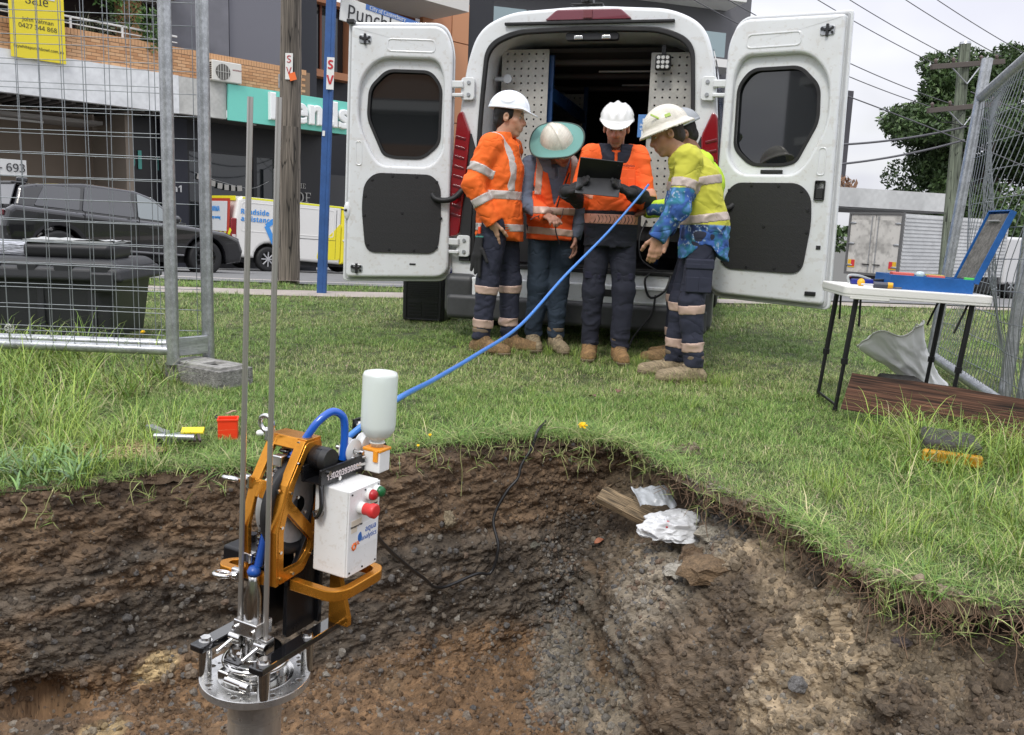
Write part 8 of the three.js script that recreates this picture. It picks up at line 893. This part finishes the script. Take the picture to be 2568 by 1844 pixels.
  rock('pale angular rock stuck in the soil wall', [-0.25, -0.32, -3.47], [0.035, 0.05, 0.035], [0.42, 0.34, 0.22], 11, 0.4); rock('large flat brown rock on the corner of the pit', [0.74, -0.25, -2.90], [0.13, 0.065, 0.10], [0.24, 0.16, 0.09], 12, 0.5); rock('brown upright rock beside the plastic bag', [0.69, -0.235, -3.05], [0.06, 0.06, 0.05], [0.20, 0.13, 0.075], 13, 1.2); rock('crumbling white rock touching the plastic bag', [0.79, -0.185, -3.10], [0.075, 0.04, 0.07], [0.55, 0.50, 0.40], 14, 0.2); rock('white chalky lump beside the flat brown rock', [0.62, -0.30, -2.98], [0.075, 0.03, 0.05], [0.55, 0.51, 0.43], 15, 0.9); rock('grey three-cornered stone on the bare slope', [0.85, -0.34, -2.32], [0.036, 0.028, 0.03], [0.28, 0.27, 0.26], 16, 0.7); rock('smooth grey green stone in the soil wall by the cable', [0.13, -0.47, -3.60], [0.035, 0.022, 0.025], [0.24, 0.23, 0.18], 17, 0.3); rock('small purplish stone under the grass edge', [1.115, -0.155, -2.20], [0.03, 0.016, 0.024], [0.22, 0.18, 0.17], 18, 0.2);
  rock('pale pebble low in the pit floor', [0.17, -0.85, -3.2], [0.03, 0.022, 0.025], [0.40, 0.36, 0.29], 19); rock('reddish brick fragment under the turf', [0.66, -0.03, -3.42], [0.04, 0.016, 0.03], [0.34, 0.15, 0.09], 20, 0.5);
  const pt = M([0.80, 0.58, 0.34], 0.9, 0, { map: rep(T_wood, 3, 5), bumpMap: rep(T_wood, 3, 5), bumpScale: 0.003 }); const tp = one('timber_offcut', 'short weathered timber offcut lying in the pit corner', 'timber', (() => { const g = new THREE.BoxGeometry(0.30, 0.028, 0.085, 16, 2, 4), p = g.attributes.position, q = rng(4); for (let i = 0; i < p.count; i++) { const x = p.getX(i); if (x < -0.14) p.setX(i, x + 0.02 * vnoise(p.getZ(i) * 60, p.getY(i) * 50, 1)); p.setY(i, p.getY(i) + 0.002 * (vnoise(x * 40, p.getZ(i) * 40, 2) - 0.5)); } g.computeVertexNormals(); return uvm(g, 1); })(), pt, [0.51, -0.23, -3.46]); tp.rotation.set(0.38, -0.75, -0.22, 'YXZ');
  { const g = mergeVertices(new THREE.IcosahedronGeometry(1, 26).deleteAttribute('uv').deleteAttribute('normal')), p = g.attributes.position; for (let i = 0; i < p.count; i++) { const x = p.getX(i), y = p.getY(i), z = p.getZ(i), n = fbm(x * 1.6 + 3, y * 1.6, z * 1.6, 2), rd = 1 - Math.abs(fbm(x * 2.2 + n * 2, y * 2.2 + 5, z * 2.2, 2) - 0.5) * 3, r2 = 1 - Math.abs(fbm(x * 5 + n * 2, y * 5, z * 5, 2) - 0.5) * 3, k = 0.55 + 0.6 * n + 0.35 * Math.max(0, rd) + 0.14 * Math.max(0, r2); p.setXYZ(i, x * k * 0.115, y * k * (y > 0 ? 0.055 : 0.02), z * k * 0.09); } g.computeVertexNormals(); const b = thing('plastic_bag', 'crumpled white plastic bag with red print in the pit corner', 'bag', [0.66, -0.235, -3.22], 0.3); add(b, 'bag', g, M([0.78, 0.79, 0.80], 0.35, 0, { transmission: 0.25, thickness: 0 })); const pr = new THREE.SphereGeometry(1, 6, 4); addEach(b, 'red_print', [[-0.055, 0.05, 0.045, 0.012], [-0.06, 0.038, 0.055, 0.009], [-0.045, 0.045, 0.055, 0.008]].map(([x, y, z, s]) => pr.clone().scale(s, s * 0.7, s * 0.6).translate(x, y, z)), M([0.5, 0.01, 0.02], 0.5)); const cg = new THREE.PlaneGeometry(0.16, 0.11, 34, 24).rotateX(-1.1), cp = cg.attributes.position; for (let q = 0; q < cp.count; q++) { const x = cp.getX(q), y = cp.getY(q), z = cp.getZ(q), w = fbm(x * 18, y * 18, 2, 2), e = 1 - Math.abs(fbm(x * 26 + w, y * 26, 7, 2) - 0.5) * 2; cp.setXYZ(q, x + 0.02 * (w - 0.5), y + 0.03 * (e - 0.7), z + 0.07 * (w - 0.5)); } cg.computeVertexNormals(); one('plastic_scrap', 'loose translucent plastic flap behind the timber offcut', 'plastic', cg, M([0.62, 0.66, 0.70], 0.3, 0, { transmission: 0.35, thickness: 0, side: THREE.DoubleSide }), [0.60, -0.165, -3.42], 0.3); }
  const leafGeo = (seed) => { const g = new THREE.PlaneGeometry(1, 0.6, 10, 6), p = g.attributes.position; for (let i = 0; i < p.count; i++) { const x = p.getX(i), y = p.getY(i); p.setY(i, y * Math.sqrt(Math.max(0.02, 1 - (2 * x) ** 2))); p.setZ(i, 0.18 * Math.sin(x * 5 + seed) * 0.6 + y * y * 1.2); } g.computeVertexNormals(); return g.rotateX(-Math.PI / 2); };
  const lf = (label, pos, s, c, turn) => { const o = one('fallen_leaf', label, 'leaf', leafGeo(turn), M(c, 0.6, 0, DS), pos, turn); o.scale.setScalar(s); }; lf('curled copper brown leaf in the pit corner', pitSnap([0.36, -0.41, -3.62], 0.012), 0.055, [0.38, 0.15, 0.085], 0.7); lf('dry brown leaf on the lawn near the tan boots', [0.585, 0.05, -4.6], 0.06, [0.16, 0.08, 0.06], 1.4); lf('curled dark leaf on the grass before the timber offcut', [0.43, 0.045, -4.45], 0.05, [0.15, 0.09, 0.06], 2.3); lf('pale dry leaf on the grass beside the fence foot', [-1.25, 0.04, -3.75], 0.05, [0.34, 0.24, 0.16], 0.4);
  // dandelions
  const dand = (label, pos, s = 1, shut) => { const d = thing('dandelion', label, 'flower', pos, 0, 'yellow dandelions in the grass'); add(d, 'stem', tube([[0, -0.06, -0.01], [0.003, -0.03, 0], [0, 0, 0]], 0.0016, 8, 5), M([0.12, 0.2, 0.05], 0.6)); const P = []; for (let k = 0; k < 40; k++) { const a = k * 2.4, t = (k % 10) / 10, L0 = 0.019 * s * (1 - 0.35 * t); P.push(at(new THREE.BoxGeometry(L0, 0.0012, 0.004).translate(L0 / 2, 0, 0), 0, 0.002 + t * 0.004, 0, 0, a, shut ? 1.1 : 0.15 + t * 0.7)); } add(d, 'petals', P, M([0.85, 0.56, 0.01], 0.6)).userData.kind = 'stuff'; d.rotation.x = 0.5; };
  dand('open yellow dandelion at the pit edge above the timber offcut', [0.325, 0.05, -3.72], 1.15); dand('half closed dandelion on the lawn edge right of the bottle', [-0.33, 0.035, -3.48], 0.7, true); dand('small dandelion bud low on the soil edge by the bottle', [-0.37, 0.01, -3.40], 0.6, true); dand('small yellow flower in the lawn beside the black bin', [-2.55, 0.09, -5.85], 0.9);
  const sd = thing('seed_head', 'white dandelion seed head in the long grass by the fence', 'flower', [-2.70, 0.27, -4.55]); add(sd, 'stem', bar([0, -0.27, 0], [0, 0, 0], 0.002, 5), M([0.15, 0.2, 0.07], 0.6)); add(sd, 'seed_ball', leafCloud(77, 260, (q) => { const p = vn([q() - 0.5, q() - 0.5, q() - 0.5]); return vm(p, 0.022); }, 0.004, [[0.6, 0.6, 0.55]]), leafO);
  // broad-leaved weed at the left edge
  const wl = []; for (let k = 0; k < 60; k++) wl.push([-1.68 + (r() - 0.5) * 0.5, 0.0 + r() * 0.04, -2.84 + (r() - 0.5) * 0.3, 0.35 + r() * 0.45, r() * 6.28, 0.8 + 0.4 * r(), (r() - 0.3) * 0.5, 0]); scatter('broad_leaf_weed', clump(81, 7, 0.03, 0.16, 0.019, [[0.15, 0.27, 0.09], [0.19, 0.32, 0.10], [0.17, 0.27, 0.14]], { lean: 1.2, curl: 1.9, segs: 5 }), wl);
  const straw = []; for (let k = 0; k < 420; k++) { const a = r() * 6.28, q = Math.sqrt(r()) * 0.15; straw.push([-1.50 + Math.cos(a) * q * 1.2, 0.004 + r() * 0.012, -3.2 + Math.sin(a) * q * 0.9, [0.6 + r(), 1, 1], r() * 6.28, 0.7 + 0.6 * r(), (r() - 0.5) * 0.3, (r() - 0.5) * 0.3]); } scatter('dry_straw', new THREE.BoxGeometry(0.035, 0.0018, 0.0026), straw, M([0.52, 0.40, 0.22], 0.9));
}
renderer.render(scene, camera);
